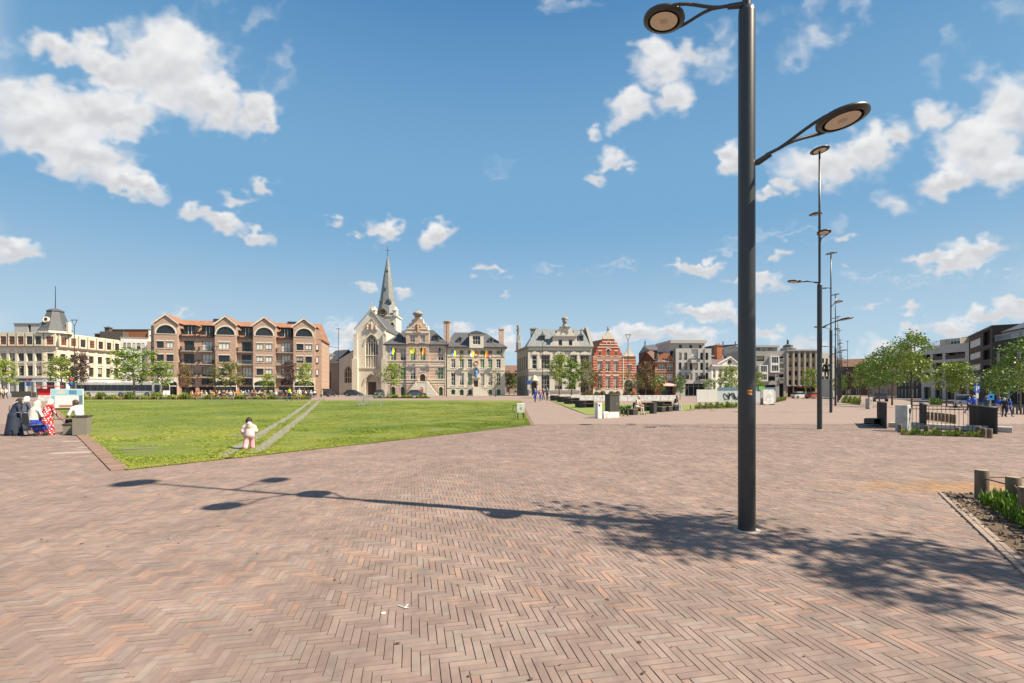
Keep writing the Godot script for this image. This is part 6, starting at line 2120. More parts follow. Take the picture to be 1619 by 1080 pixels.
func concrete_flats():
	var z := [990.0, 520.0, 7.71]
	var f := fac("concrete_flats", "pale concrete flats with narrow windows, balconies and set-back top floor", "building", 1068.6, 117.5, 1124.8, 118, z)
	var n := f.node
	var W := f.w
	var top := f.Y(238, 800)
	var holes := []
	for c in [[641, 676], [708, 745], [903, 940], [967, 1002]]:
		for r in [[378, 290], [500, 412], [618, 536]]:
			holes.append([f.X(c[0]), f.X(c[1]), f.Y(r[0], 800), f.Y(r[1], 800), 0])
	for q in [[795, 875, 375, 250], [775, 808, 500, 420], [835, 875, 500, 420], [775, 808, 620, 536], [842, 875, 620, 536]]: holes.append([f.X(q[0]), f.X(q[1]), f.Y(q[2], 800), f.Y(q[3], 800), 0])
	for h in holes: window(n, h, {"frame": M.frame_dark, "pane": [M.glass_dark, M.glass_blind, M.glass_curtain], "nx": 1, "ny": 2, "transom": 0.3, "depth": 0.4})
	var gr := [f.X(720), f.X(960), 0.15, f.Y(668, 800), 0]
	window(n, gr, {"frame": M.steel, "pane": M.glass_dark, "nx": 4, "ny": 2, "transom": 0.8, "depth": 1.0, "name": "shop_window"})
	var mb := Mb.new()
	wall(mb, 0, W, 0, top, holes + [gr], 0.4)
	part(mb, "wall", M.concrete_light, n)
	body(n, M.concrete, 0, W, top, 12.0)
	balcony(n, f.X(770), f.X(880), f.Y(408, 800), 1.2, M.concrete_light, M.steel)
	balcony(n, f.X(690), f.X(750), f.Y(632, 800) + 0.3, 0.9, M.concrete_light, M.frame_dark)
	balcony(n, f.X(885), f.X(945), f.Y(632, 800) + 0.3, 0.9, M.concrete_light, M.frame_dark)
	mb = Mb.new()
	mb.bar(Vector3(f.X(952), 0, 0.1), Vector3(f.X(952), top, 0.1), 0.06, 0.06, 6)
	part(mb, "rainwater_pipe", M.frame_dark, n)
	# set-back penthouse with its thin roof plate
	var p0 := f.X(560); var p1 := f.X(985)
	var pt := f.Y(172, 800)
	mb = Mb.new()
	var ph := []
	for c in [[668, 705], [795, 830], [915, 945]]: ph.append([f.X(c[0]), f.X(c[1]), f.Y(238, 800) + 0.1, f.Y(190, 800), 0])
	wall(mb, p0, p1, top - 0.5, pt, ph, 0.2, -1.2)
	mb.quad(Vector3(p0, pt, -10), Vector3(p0, pt, -1.2), Vector3(p0, top - 3, -1.2), Vector3(p0, top - 3, -10))
	mb.quad(Vector3(p1, pt, -1.2), Vector3(p1, pt, -10), Vector3(p1, top - 3, -10), Vector3(p1, top - 3, -1.2))
	part(mb, "penthouse", M.concrete_light, n)
	for h in ph: window(n, h, {"frame": M.frame_dark, "pane": M.glass_dark, "nx": 2, "z": -1.2, "depth": 0.2})
	slab(n, "roof_plate", M.concrete_light, Vector3(f.X(550), pt, -10.5), Vector3(f.X(992), f.Y(134, 800), -0.4))
	# dark zinc roofs and party walls behind
	var k := fac("zinc_roof_building", "tall dark zinc roofed building behind the concrete flats", "building", 1026, 150, 1070, 150, z)
	body(k.node, M.brick_dark, 0, k.w, k.Y(262, 400), 12)
	mb = Mb.new()
	wall(mb, 0, k.w, 0, k.Y(262, 400), [])
	part(mb, "wall", M.brick_dark, k.node)
	mb = Mb.new()
	mb.quad(Vector3(0, k.Y(185, 300), -6), Vector3(k.w, k.Y(138, 540), -6), Vector3(k.w, k.Y(262, 400), 0.2), Vector3(0, k.Y(262, 400), 0.2))
	mb.quad(Vector3(k.w, k.Y(138, 540), -6), Vector3(0, k.Y(185, 300), -6), Vector3(0, k.Y(262, 400), -12), Vector3(k.w, k.Y(262, 400), -12))
	mb.tri(Vector3(0, k.Y(185, 300), -6), Vector3(0, k.Y(262, 400), 0.2), Vector3(0, k.Y(262, 400), -12))
	part(mb, "roof", M.zinc, k.node)
	slab(k.node, "vent", M.frame_dark, Vector3(k.X(290), k.Y(190, 300) - 0.5, -6.2), Vector3(k.X(300), k.Y(125, 300), -5.8))

func white_house():
	var z := [990.0, 520.0, 7.71]
	var f := fac("white_house", "white stucco house with a triangular pediment", "building", 1125, 118, 1168.5, 119.5, z)
	var n := f.node
	var W := f.w
	var ev := f.Y(440, 1200)
	var holes := []
	for c in [[1058, 1092], [1128, 1165], [1198, 1235], [1268, 1302]]:
		for r in [[602, 485], [742, 655]]: holes.append([f.X(c[0]), f.X(c[1]), f.Y(r[0], 1200), f.Y(r[1], 1200), 0])
	for h in holes: window(n, h, {"frame": M.frame_white, "pane": [M.glass_dark, M.glass_blind], "nx": 2, "ny": 2, "transom": 0.6, "depth": 0.25, "sill": M.white_paint, "lintel": M.white_paint})
	var mb := Mb.new()
	wall(mb, 0, W, 0, ev, holes, 0.25)
	part(mb, "wall", flat(0.76, 0.72, 0.60, 0.8), n)
	body(n, M.white_paint, 0, W, ev, 12.0)
	slab(n, "cornice", M.white_paint, Vector3(-0.1, ev - 0.35, 0.003), Vector3(W + 0.1, ev, 0.45))
	slab(n, "string_course", M.white_paint, Vector3(0, f.Y(630, 1200), 0.003), Vector3(W, f.Y(620, 1200), 0.12))
	mb = Mb.new()
	mb.prism(PackedVector2Array([Vector2(f.X(1112), ev), Vector2(f.X(1370), ev), Vector2(f.X(1262), f.Y(352, 1262))]), -0.6, 0.1)
	part(mb, "pediment", flat(0.72, 0.68, 0.58, 0.8), n)
	mb = Mb.new()
	for s in [[1105, 1262], [1262, 1375]]:
		var a := Vector3(f.X(s[0]), ev if s[0] == 1105 else f.Y(350, 1262), 0.0); var b := Vector3(f.X(s[1]), f.Y(350, 1262) if s[0] == 1105 else ev, 0.0)
		var up := Vector3(0, 0.3, 0); var zf := Vector3(0, 0, 0.45)
		mb.quad(a + up + zf, b + up + zf, b + zf, a + zf); mb.quad(a + up, b + up, b + up + zf, a + up + zf); mb.quad(a + zf, b + zf, b, a)
	part(mb, "pediment_moulding", M.white_paint, n)
	mb = Mb.new()
	mb.tf = Transform3D(Basis(Vector3.RIGHT, PI / 2), Vector3(f.X(1257), f.Y(405, 1262), 0.1))
	mb.lathe(Vector3.ZERO, [Vector2(0.5, 0), Vector2(0.5, 0.1), Vector2(0.35, 0.12), Vector2(0.01, 0.05)], 16)
	part(mb, "round_window", M.frame_dark, n)
	mb = Mb.new()
	mb.quad(Vector3(-0.2, f.Y(295, 1100), -6), Vector3(f.X(1210), f.Y(295, 1100), -6), Vector3(f.X(1250), ev, 0.3), Vector3(-0.2, ev, 0.3))
	mb.quad(Vector3(f.X(1210), f.Y(295, 1100), -6), Vector3(W, f.Y(300, 1100), -6), Vector3(W, ev, 0.2), Vector3(f.X(1250), ev, 0.3))
	part(mb, "roof", flat(0.11, 0.075, 0.085, 0.7), n)
	chimney(n, M.brick_orange, f.X(1230), -3.5, ev, f.Y(180, 1230), 1.5)
	# dark slate-clad block behind
	var k := fac("slate_clad_block", "dark blue-grey clad block rising behind the white house", "building", 1124, 140, 1170, 140, z)
	mb = Mb.new()
	wall(mb, 0, k.w, 0, k.Y(205, 1150), [])
	mb.tri(Vector3(0, k.Y(205, 1150), 0), Vector3(k.w, k.Y(185, 1300), 0), Vector3(k.w, k.Y(205, 1150), 0))
	part(mb, "wall", flat(0.022, 0.027, 0.04, 0.6), k.node)
	body(k.node, flat(0.022, 0.027, 0.04, 0.6), 0, k.w, k.Y(205, 1150), 10)
	for e in [1200, 1350]:
		mb = Mb.new()
		mb.bar(Vector3(k.X(e), k.Y(205, 1150), -1), Vector3(k.X(e), k.Y(150, 1150), -1), 0.15, 0.15, 8)
		part(mb, "flue", M.frame_dark, k.node)

func grey_flats():
	var z := [1180.0, 520.0, 6.0]
	var f := fac("grey_flats", "grey rendered flats with white bay windows and roof terrace", "building", 1168.8, 121, 1243, 121, z)
	var n := f.node
	var W := f.w
	var top := f.Y(212, 200)
	var holes := []
	for q in [[96, 172, 305, 258], [200, 275, 492, 450], [313, 355, 320, 262], [313, 355, 412, 340], [313, 355, 500, 432], [100, 278, 585, 530], [313, 355, 650, 520], [20, 60, 305, 258], [20, 60, 400, 350], [20, 60, 492, 445], [-50, -10, 305, 258], [-50, -10, 400, 350], [-50, -10, 492, 445]]: holes.append([f.X(q[0]), f.X(q[1]), f.Y(q[2], 200), f.Y(q[3], 200), 0])
	for h in holes: window(n, h, {"frame": M.frame_dark, "pane": [M.glass_dark, M.glass_blind], "nx": 3 if h[1] - h[0] > 3.0 else 1, "depth": 0.4})
	var mb := Mb.new()
	wall(mb, 0, W, 0, top, holes, 0.4)
	part(mb, "wall", M.concrete, n)
	body(n, M.concrete, 0, W, top, 12)
	for q in [[110, 190, 498, 345], [215, 297, 415, 260]]:
		var b0 := f.X(q[0]); var b1 := f.X(q[1]); var y0 := f.Y(q[2], 200); var y1 := f.Y(q[3], 200)
		var ym := (y0 + y1) * 0.5
		var bh := [[b0 + 0.25, b1 - 0.25, y0 + 0.3, ym - 0.25, 0], [b0 + 0.25, b1 - 0.25, ym + 0.25, y1 - 0.2, 0]]
		mb = Mb.new()
		wall(mb, b0, b1, y0, y1, bh, 0.15, 0.8)
		for x in [b0, b1]: mb.quad(Vector3(x, y1, 0), Vector3(x, y1, 0.8), Vector3(x, y0, 0.8), Vector3(x, y0, 0))
		mb.quad(Vector3(b0, y1, 0), Vector3(b1, y1, 0), Vector3(b1, y1, 0.8), Vector3(b0, y1, 0.8)); mb.quad(Vector3(b0, y0, 0.8), Vector3(b1, y0, 0.8), Vector3(b1, y0, 0), Vector3(b0, y0, 0))
		part(mb, "bay_window", M.frame_white, n)
		for h in bh: window(n, h, {"frame": M.frame_white, "pane": [M.glass_blind, M.glass_dark], "nx": 4, "z": 0.8, "depth": 0.15})
	for zy in [322, 414, 502]: balcony(n, f.X(311), f.X(357), f.Y(zy, 330), 0.25, M.concrete, M.frame_white)
	slab(n, "penthouse", M.concrete_light, Vector3(0, top, -9), Vector3(f.X(330), f.Y(168, 200), -1.5))
	slab(n, "roof_plate", M.concrete_light, Vector3(-0.2, f.Y(168, 200), -9.5), Vector3(f.X(335), f.Y(150, 200), -0.9))
	for q in [[95, 160], [175, 215], [230, 275], [285, 320]]: window(n, [f.X(q[0]), f.X(q[1]), top + 0.15, f.Y(172, 200), 0], {"frame": M.frame_dark, "pane": [M.glass_blind, M.glass_dark], "nx": 2, "z": -1.3, "depth": 0.2})
	balcony(n, 0.1, f.X(365), top + 0.02, 0.1, M.concrete, M.steel, -0.3)
	# ochre office block with concrete fins
	var g := fac("ochre_office_block", "ochre office block with concrete fins and four rows of square windows", "building", 1243.3, 121, 1292, 121, z)
	n = g.node
	W = g.w
	var ht := g.Y(212, 500)
	holes = []
	var cols := [[397, 428], [450, 484], [503, 535], [558, 590], [612, 645]]
	for r in [[272, 232], [358, 316], [444, 400], [530, 486]]:
		for c in cols: holes.append([g.X(c[0]), g.X(c[1]), g.Y(r[0], 500), g.Y(r[1], 500), 0])
	for h in holes: window(n, h, {"frame": M.frame_dark, "pane": [M.glass_dark, M.glass_dark, M.glass_blind], "nx": 1, "ny": 2, "transom": 0.55, "depth": 0.25})
	var shops := [[g.X(392), g.X(444), 0.2, g.Y(545, 500), 0], [g.X(452), g.X(560), 0.2, g.Y(545, 500), 0], [g.X(570), g.X(655), 0.2, g.Y(545, 500), 0]]
	for h in shops: window(n, h, {"frame": M.frame_dark, "pane": M.glass_dark, "nx": 3, "depth": 0.6, "name": "shop_window"})
	mb = Mb.new()
	wall(mb, 0, W, 0, ht, holes + shops, 0.25)
	part(mb, "wall", flat(0.44, 0.28, 0.13, 0.85), n)
	body(n, M.concrete, 0, W, ht, 14)
	for zx in [383, 440, 494, 547, 601, 655]: slab(n, "fin", M.concrete, Vector3(g.X(zx) - 0.25, g.Y(540, 500), 0.003), Vector3(g.X(zx) + 0.25, ht, 0.45))
	slab(n, "cornice", M.concrete, Vector3(-0.1, ht, -1), Vector3(W + 0.1, g.Y(198, 500), 0.6))
	slab(n, "fascia", M.concrete, Vector3(0, g.Y(545, 500) + 0.003, 0.003), Vector3(W, g.Y(532, 500), 0.3))
	slab(n, "red_sign", flat(0.55, 0.03, 0.04), Vector3(g.X(478), g.Y(558, 500), 0.02), Vector3(g.X(524), g.Y(545, 500) - 0.05, 0.2))
	mb = Mb.new()
	mb.lathe(Vector3(g.X(502), g.Y(198, 500), -5), [Vector2(1.9, 0), Vector2(1.9, 0.6), Vector2(1.2, 1.0), Vector2(1.2, 1.5), Vector2(0.3, 1.9), Vector2(0.25, 2.9), Vector2(0.02, 3.1)], 8, false)
	part(mb, "roof_turret", M.slate, n)
	# a further block behind the statue
	var k := fac("far_block", "plain grey block beyond the statue", "building", 1290, 160, 1322, 165, z)
	mb = Mb.new()
	var kh := []
	for i in 4:
		for j in 3: kh.append([1.0 + j * 2.2, 2.2 + j * 2.2, 2.0 + i * 3.0, 3.6 + i * 3.0, 0])
	for h in kh: window(k.node, h, {"frame": M.frame_dark, "pane": M.glass_dark, "depth": 0.2})
	wall(mb, 0, k.w, 0, 14.5, kh, 0.2)
	part(mb, "wall", M.concrete, k.node)
	body(k.node, M.concrete, 0, k.w, 14.5, 12)

func right_row():
	var z := [1380.0, 480.0, 4.5]
	# low far houses glimpsed over and between the trees
	for q in [[796, 185, 824, 185, 8.0, "brick_brown", "distant brown house closing the lane beside the courthouse"], [1318, 190, 1372, 182, 11.0, "brick_dark", "distant dark brick house at the end of the street"], [1372, 165, 1418, 150, 10.5, "brick_brown", "distant brown brick house behind the street trees"], [1418, 148, 1458, 128, 10.0, "brick_black", "dark brick shop house behind the trees, next to the concrete flats"]]:
		var k := fac("street_house", q[6], "building", q[0], q[1], q[2], q[3], z)
		var kh := []
		var nn := int(k.w / 3.2)
		for i in 3:
			for j in nn: kh.append([1.0 + j * 3.2, 2.4 + j * 3.2, 0.4 + i * 3.2, 2.6 + i * 3.2, 0])
		for h in kh: window(k.node, h, {"frame": M.frame_white, "pane": [M.glass_dark, M.glass_blind], "depth": 0.2})
		var mb := Mb.new()
		wall(mb, 0, k.w, 0, q[4], kh, 0.2)
		part(mb, "wall", M[q[5]], k.node)
		body(k.node, M[q[5]], 0, k.w, q[4], 10)
		roof(k.node, M.tile_brown, 0, k.w, q[4], 3.2, 10, 0.0, 0.0)
	# concrete flats with long loggias
	var f := fac("loggia_flats", "sixties concrete flats with long recessed loggias and stepped penthouse", "building", 1457, 115, 1531.5, 104, z)
	var n := f.node
	var W := f.w
	var top := f.Y(285, 600)
	var holes := []
	for r in [[392, 345], [460, 412], [530, 482]]:
		for c in [[352, 408], [425, 496], [515, 657]]: holes.append([f.X(c[0]), f.X(c[1]), f.Y(r[0], 600), f.Y(r[1], 600), 0])
	for h in holes:
		window(n, h, {"frame": M.frame_dark, "pane": M.glass_dark, "nx": 4, "depth": 1.2})
		slab(n, "parapet", M.frame_brown, Vector3(h[0], h[2], -0.3), Vector3(h[1], h[2] + 0.8, -0.15))
	var low := []
	for k in 4: low.append([0.6 + k * W / 4.0, W / 4.0 - 0.4 + k * W / 4.0, 0.2, 3.0, 0])
	for h in low: window(n, h, {"frame": M.frame_dark, "pane": M.glass_dark, "nx": 3, "depth": 0.5, "name": "shop_window"})
	var mb := Mb.new()
	wall(mb, 0, W, 0, top, holes + low, 1.2)
	part(mb, "wall", M.concrete_light, n)
	body(n, M.concrete, 0, W, top, 14)
	for q in [[420, 560, 258, -2.0], [510, 690, 240, -4.0], [555, 700, 200, -6.0]]: slab(n, "penthouse", flat(0.40, 0.33, 0.26, 0.85), Vector3(f.X(q[0]), top - 0.5, -12), Vector3(minf(f.X(q[1]), W), f.Y(q[2], q[0]), q[3]))
	for q in [[500, 570, 262, 290], [630, 680, 252, 280]]: window(n, [f.X(q[0]), minf(f.X(q[1]), W - 0.1), top + 0.1, top + 1.4, 0], {"frame": M.frame_white, "pane": M.glass_blind, "nx": 3, "z": -1.7, "depth": 0.2})
	balcony(n, 0.2, f.X(500), top + 0.02, 0.1, M.concrete, M.steel, -0.3)
	# brown brick with strip windows
	f = fac("strip_window_block", "dark red brick block with white strip windows", "building", 1531.7, 101, 1569, 84, z)
	n = f.node
	W = f.w
	top = f.Y(215, 740)
	holes = []
	for r in [[305, 250], [392, 345], [475, 430], [560, 520]]: holes.append([0.6, f.X(765), f.Y(r[0], 740), f.Y(r[1], 740), 0])
	for h in holes: window(n, h, {"frame": M.frame_white, "pane": M.glass_curtain, "nx": 6, "depth": 0.25, "bw": 0.16})
	for r in [[300, 200], [400, 330], [520, 440]]: holes.append([f.X(785), f.X(835), f.Y(r[0], 800), f.Y(r[1], 800), 0])
	for i in range(4, 7): window(n, holes[i], {"frame": M.frame_dark, "pane": M.glass_dark, "nx": 2, "depth": 0.5})
	mb = Mb.new()
	wall(mb, 0, W, 0, top, holes, 0.25)
	part(mb, "wall", M.brick_dark, n)
	body(n, M.brick_dark, 0, W, top, 14)
	slab(n, "coping", M.frame_dark, Vector3(-0.1, top, -14), Vector3(W + 0.1, top + 0.25, 0.15))
	# black brick building with a slate roof and skylights, running out of the frame
	f = fac("black_brick_block", "black brick block with glass roof terrace, slate roof and skylights", "building", 1569.3, 83.8, 1760, 58, z)
	n = f.node
	W = f.w
	top = f.Y(265, 900)
	holes = []
	for k in 9:
		for r in [[0.3, 2.7], [3.9, 5.6], [6.9, 8.6]]: holes.append([1.0 + k * W / 9.0, 2.4 + k * W / 9.0, r[0], r[1], 0])
	for h in holes: window(n, h, {"frame": M.frame_white, "pane": [M.glass_curtain, M.glass_dark, M.glass_blind], "nx": 1, "depth": 0.25})
	mb = Mb.new()
	wall(mb, 0, W, 0, top, holes, 0.25)
	part(mb, "wall", M.brick_black, n)
	body(n, M.brick_black, 0, W, top, 14)
	var t2 := f.Y(200, 900)
	mb = Mb.new()
	var uh := []
	for k in 6: uh.append([2.5 + k * 3.4, 5.2 + k * 3.4, top + 0.1, t2 - 0.5, 0])
	wall(mb, 0, W, top, t2, uh, 0.2, -1.2)
	part(mb, "top_floor", flat(0.26, 0.24, 0.21, 0.8), n)
	for h in uh: window(n, h, {"frame": M.frame_white, "pane": M.glass_curtain, "nx": 2, "z": -1.2, "depth": 0.2})
	balcony(n, 0.3, W - 0.3, top + 0.03, 0.1, M.frame_dark, M.steel, -0.25)
	mb = Mb.new()
	var rt := f.Y(70, 1076) + 1.0
	mb.quad(Vector3(4.0, rt, -6), Vector3(W, rt, -6), Vector3(W, t2, -0.8), Vector3(0.0, t2, -0.8))
	mb.tri(Vector3(4.0, rt, -6), Vector3(0, t2, -0.8), Vector3(0, t2, -12))
	mb.quad(Vector3(W, rt, -6), Vector3(4.0, rt, -6), Vector3(0, t2, -12), Vector3(W, t2, -12))
	part(mb, "roof", M.zinc, n)
	var sl := Vector3(0, rt - t2, -5.2)
	for k in 5:
		mb = Mb.new()
		var a := Vector3(5.0 + k * 3.2, t2, -0.8) + sl * 0.35
		var up := Vector3(0, 0.08, 0.07)
		mb.quad(a + sl * 0.28 + up, a + sl * 0.28 + Vector3(1.1, 0, 0) + up, a + Vector3(1.1, 0, 0) + up, a + up)
		part(mb, "skylight", M.glass_dark, n)

# ---------------------------------------------------------------- trees and plants
var leaf_mats := {}
const LEAF := {"green": [Color(0.105, 0.182, 0.016), Color(0.145, 0.225, 0.026)], "light": [Color(0.175, 0.238, 0.025), Color(0.24, 0.29, 0.04)], "olive": [Color(0.10, 0.125, 0.026), Color(0.20, 0.195, 0.05)], "purple": [Color(0.035, 0.018, 0.018), Color(0.085, 0.040, 0.033)], "brown": [Color(0.13, 0.075, 0.03), Color(0.22, 0.15, 0.06)]}

func leaf_mat():
	if not M.has("leaf"):
		var m := mat("leaf", Color.WHITE, 0.55, "", 1.0, 0.0, true)
		m.backlight_enabled = true
		m.backlight = Color(0.35, 0.42, 0.15)
	return M.leaf

# a crown of single leaves in clumps along twigs; returns [trunk mesh, crown mesh], height about 1 unit = 1 m
func tree_meshes(sd: int, kind: String, h: float, trunk_h: float, rx: float, leaves: int, size: float, lean := 0.0, wide := Vector3.ONE, r0 := 0.09, cf := 1.0):
	var r2 := RandomNumberGenerator.new()
	r2.seed = sd
	var tb := Mb.new()
	var crown := Mb.new()
	var top := Vector3(lean, h, 0)
	var pts := []
	var rad := []
	for i in 8:
		var t := i / 7.0
		pts.append(Vector3(lean * t * t + 0.05 * sin(t * 7.0 + sd), h * 0.94 * t, 0.05 * cos(t * 6.0 + sd * 2.0)))
		rad.append(lerpf(r0, 0.015, pow(t, 0.8)))
	tb.tube(pts, rad, 8)
	var ends := []
	var n := 20
	for i in n:
		var t := trunk_h / h + (1.0 - trunk_h / h) * (i + 0.3) / n * 0.92
		var o: Vector3 = pts[int(t * 7.0)].lerp(pts[mini(7, int(t * 7.0) + 1)], fposmod(t * 7.0, 1.0))
		var k := (t - trunk_h / h) / (1.0 - trunk_h / h)
		var span := rx * sqrt(clampf(1.0 - pow(absf(k * 1.75 - 0.62) / 1.18, 2.2), 0.05, 1.0)) * r2.randf_range(0.65, 1.12)
		var a := i * 2.4 + r2.randf_range(-0.4, 0.4)
		var d := Vector3(cos(a) * wide.x, r2.randf_range(0.25, 0.7), sin(a) * wide.z)
		var mid := o + d * span * 0.55
		var e := o + Vector3(d.x * span, d.y * span * 0.75, d.z * span)
		tb.tube([o, mid, e], [lerpf(r0 * 0.4, 0.015, k), 0.014, 0.006], 5, false)
		ends.append([mid, 0.30 * rx]); ends.append([e, 0.34 * rx]); ends.append([mid.lerp(e, 0.5) + Vector3(r2.randf_range(-0.2, 0.2), r2.randf_range(-0.15, 0.25), r2.randf_range(-0.2, 0.2)) * rx, 0.26 * rx])
	ends.append([pts[7] + Vector3(0, 0.1, 0), 0.25 * rx]); ends.append([pts[6], 0.3 * rx])
	var c0: Color = LEAF[kind][0]; var c1: Color = LEAF[kind][1]
	crown.col = c0.lerp(c1, 0.5)
	var per := leaves / ends.size() + 1
	for e in ends:
		for k in int(per * r2.randf_range(0.5, 1.5)):
			var q: Vector3 = Vector3(r2.randfn(0, 0.5), r2.randfn(0, 0.42), r2.randfn(0, 0.5)) * float(e[1]) * cf
			var p: Vector3 = e[0] + q
			var s := size * r2.randf_range(0.6, 1.25)
			var b := Basis(Vector3(r2.randfn(), r2.randfn(), r2.randfn()).normalized(), r2.randf() * TAU)
			var u := b.x * s; var w := b.y * s * 0.55
			crown.quad(p - u * 0.5, p + w * 0.5, p + u * 0.5, p - w * 0.5)
	return [tb.mesh(M.bark), crown.mesh(leaf_mat())]

func tree(meshes, at: Vector3, s: Vector3, turn: float, label: String, group := ""):
	var o := thing("tree", label, "tree", at, turn, group)
	for i in 2:
		var m := MeshInstance3D.new()
		m.mesh = meshes[i]
		m.name = ["trunk", "crown"][i]
		m.scale = s
		o.add_child(m, true)
	return o

func trees():
	# the tree outside the frame on the right whose dappled shade falls across the paving
	var big = tree_meshes(71, "light", 9.15, 6.35, 2.1, 3500, 0.18, 0.0, Vector3(1.6, 1, 0.55), 0.08, 0.6)
	tree(big, Vector3(9.5, 0.0, -3.6), Vector3.ONE, -0.63, "slender young tree in the planted bed beside the paving, leaves shading the bricks")
	var kinds := {}
	var i := 0
	for q in [["green", 1], ["light", 2], ["olive", 3], ["purple", 4], ["brown", 5], ["green", 6], ["light", 7]]:
		kinds[q[0] + str(q[1])] = tree_meshes(100 + q[1], q[0], 6.0, 1.9, 1.55, 2100, 0.23)
	kinds["column"] = tree_meshes(120, "green", 6.0, 1.5, 1.0, 2000, 0.22)
	kinds["thin"] = tree_meshes(121, "olive", 6.0, 2.0, 1.1, 600, 0.17)
	# px, depth, top pixel row, half width in pixels, kind, label
	var list := [
		[4, 92, 566, 18, "light2", "light green young tree in front of the pale corner building's shops"],
		[96, 96, 561, 24, "light7", "light green round young tree in front of the turret corner"],
		[128, 97, 556, 13, "purple4", "dark purple-leaved tree beside the slim forked lamp"],
		[211, 93, 549, 30, "green1", "full green tree in front of the white bus"],
		[256, 96, 570, 18, "green6", "small green tree at the corner of the brick apartments"],
		[293, 98, 576, 11, "brown5", "thin brown-leaved sapling before the apartments' first balconies"],
		[340, 98, 575, 12, "thin", "nearly bare sapling before the apartments"],
		[364, 97, 570, 21, "olive3", "olive green tree in front of the apartments' second gable"],
		[425, 98, 590, 12, "light2", "small light green tree under the apartments' third gable"],
		[457, 97, 569, 13, "purple4", "dark purple-leaved tree before the apartments' fourth gable"],
		[481, 98, 572, 13, "light7", "slight light green tree next to the purple-leaved one"],
		[618, 98, 572, 17, "light2", "light green tree between the church and the pink brick hall"],
		[783, 100, 582, 11, "thin", "thin sparse tree before the sandstone hall's right end"],
		[805, 128, 588, 10, "green1", "dark green tree at the end of the lane between hall and courthouse"],
		[813, 140, 594, 8, "green6", "small green tree deep in the lane beside the courthouse"],
		[884, 84, 556, 19, "light7", "yellow-green tree before the courthouse's middle"],
		[904, 76, 564, 14, "column", "upright dense green tree on the grass before the courthouse"],
		[926, 72, 566, 13, "olive3", "olive tree between the courthouse and the red brick house"],
		[942, 80, 585, 10, "brown5", "small brown-leaved tree before the red brick house"],
		[991, 84, 583, 12, "thin", "sparse sapling before the red house's gateway"],
		[1021, 70, 572, 15, "brown5", "thin brown-leaved tree in the grass before the dark end wall"],
		[1040, 90, 592, 13, "green6", "green bushy tree before the orange brick house"],
		[1008, 92, 590, 12, "olive3", "olive bushy tree before the dark brick end wall"],
		[1075, 76, 594, 10, "green1", "small green tree before the concrete flats' shop glass"],
		[1121, 92, 598, 9, "green6", "low green tree beside the concrete flats' corner"],
		[1153, 78, 578, 16, "light2", "light green tree before the white stucco house"],
		[1198, 98, 586, 12, "light7", "yellow-green tree right behind the near lamp mast"],
		[1282, 104, 582, 12, "light2", "yellow-green tree before the ochre office block"],
		[1441, 52, 522, 27, "light7", "tall light green tree over the stairway railing"],
		[1411, 60, 541, 25, "green6", "green tree behind the tall one by the stairway"],
		[1497, 66, 572, 22, "light2", "spreading light green tree before the loggia flats"],
		[1520, 64, 570, 20, "light7", "light green tree by the parking sign"],
		[1391, 72, 556, 20, "green1", "green street tree in the row towards the statue, beside the dark shop house"],
		[1374, 86, 566, 16, "green6", "green street tree mid-row towards the statue"],
		[1361, 100, 572, 14, "light2", "light green street tree far along the row"],
		[1347, 104, 588, 9, "purple4", "dark purple-leaved tree far along the street"],
		[1337, 118, 592, 10, "green1", "small distant green tree next to the purple-leaved street tree"],
		[1325, 128, 596, 10, "light7", "small distant yellow-green tree beside the statue"],
		[1578, 58, 578, 22, "green1", "dark green tree before the black brick block"],
		[1612, 52, 536, 28, "green6", "tall green tree at the black brick block's roof terrace"],
		[1640, 44, 560, 30, "light7", "light green tree beyond the seated crowd's side of the car park"]]
	for q in list:
		var at := Q(q[0], q[1])
		var h: float = (EYE + (HY - q[2]) / F * q[1] - at.y)
		var w: float = q[3] / F * q[1]
		var unit := 1.0 if q[4] in ["column"] else 1.15 if q[4] == "thin" else 1.6
		tree(kinds[q[4]], at, Vector3(w / unit, h / 6.0, w / unit), q[0] * 1.7, q[5])

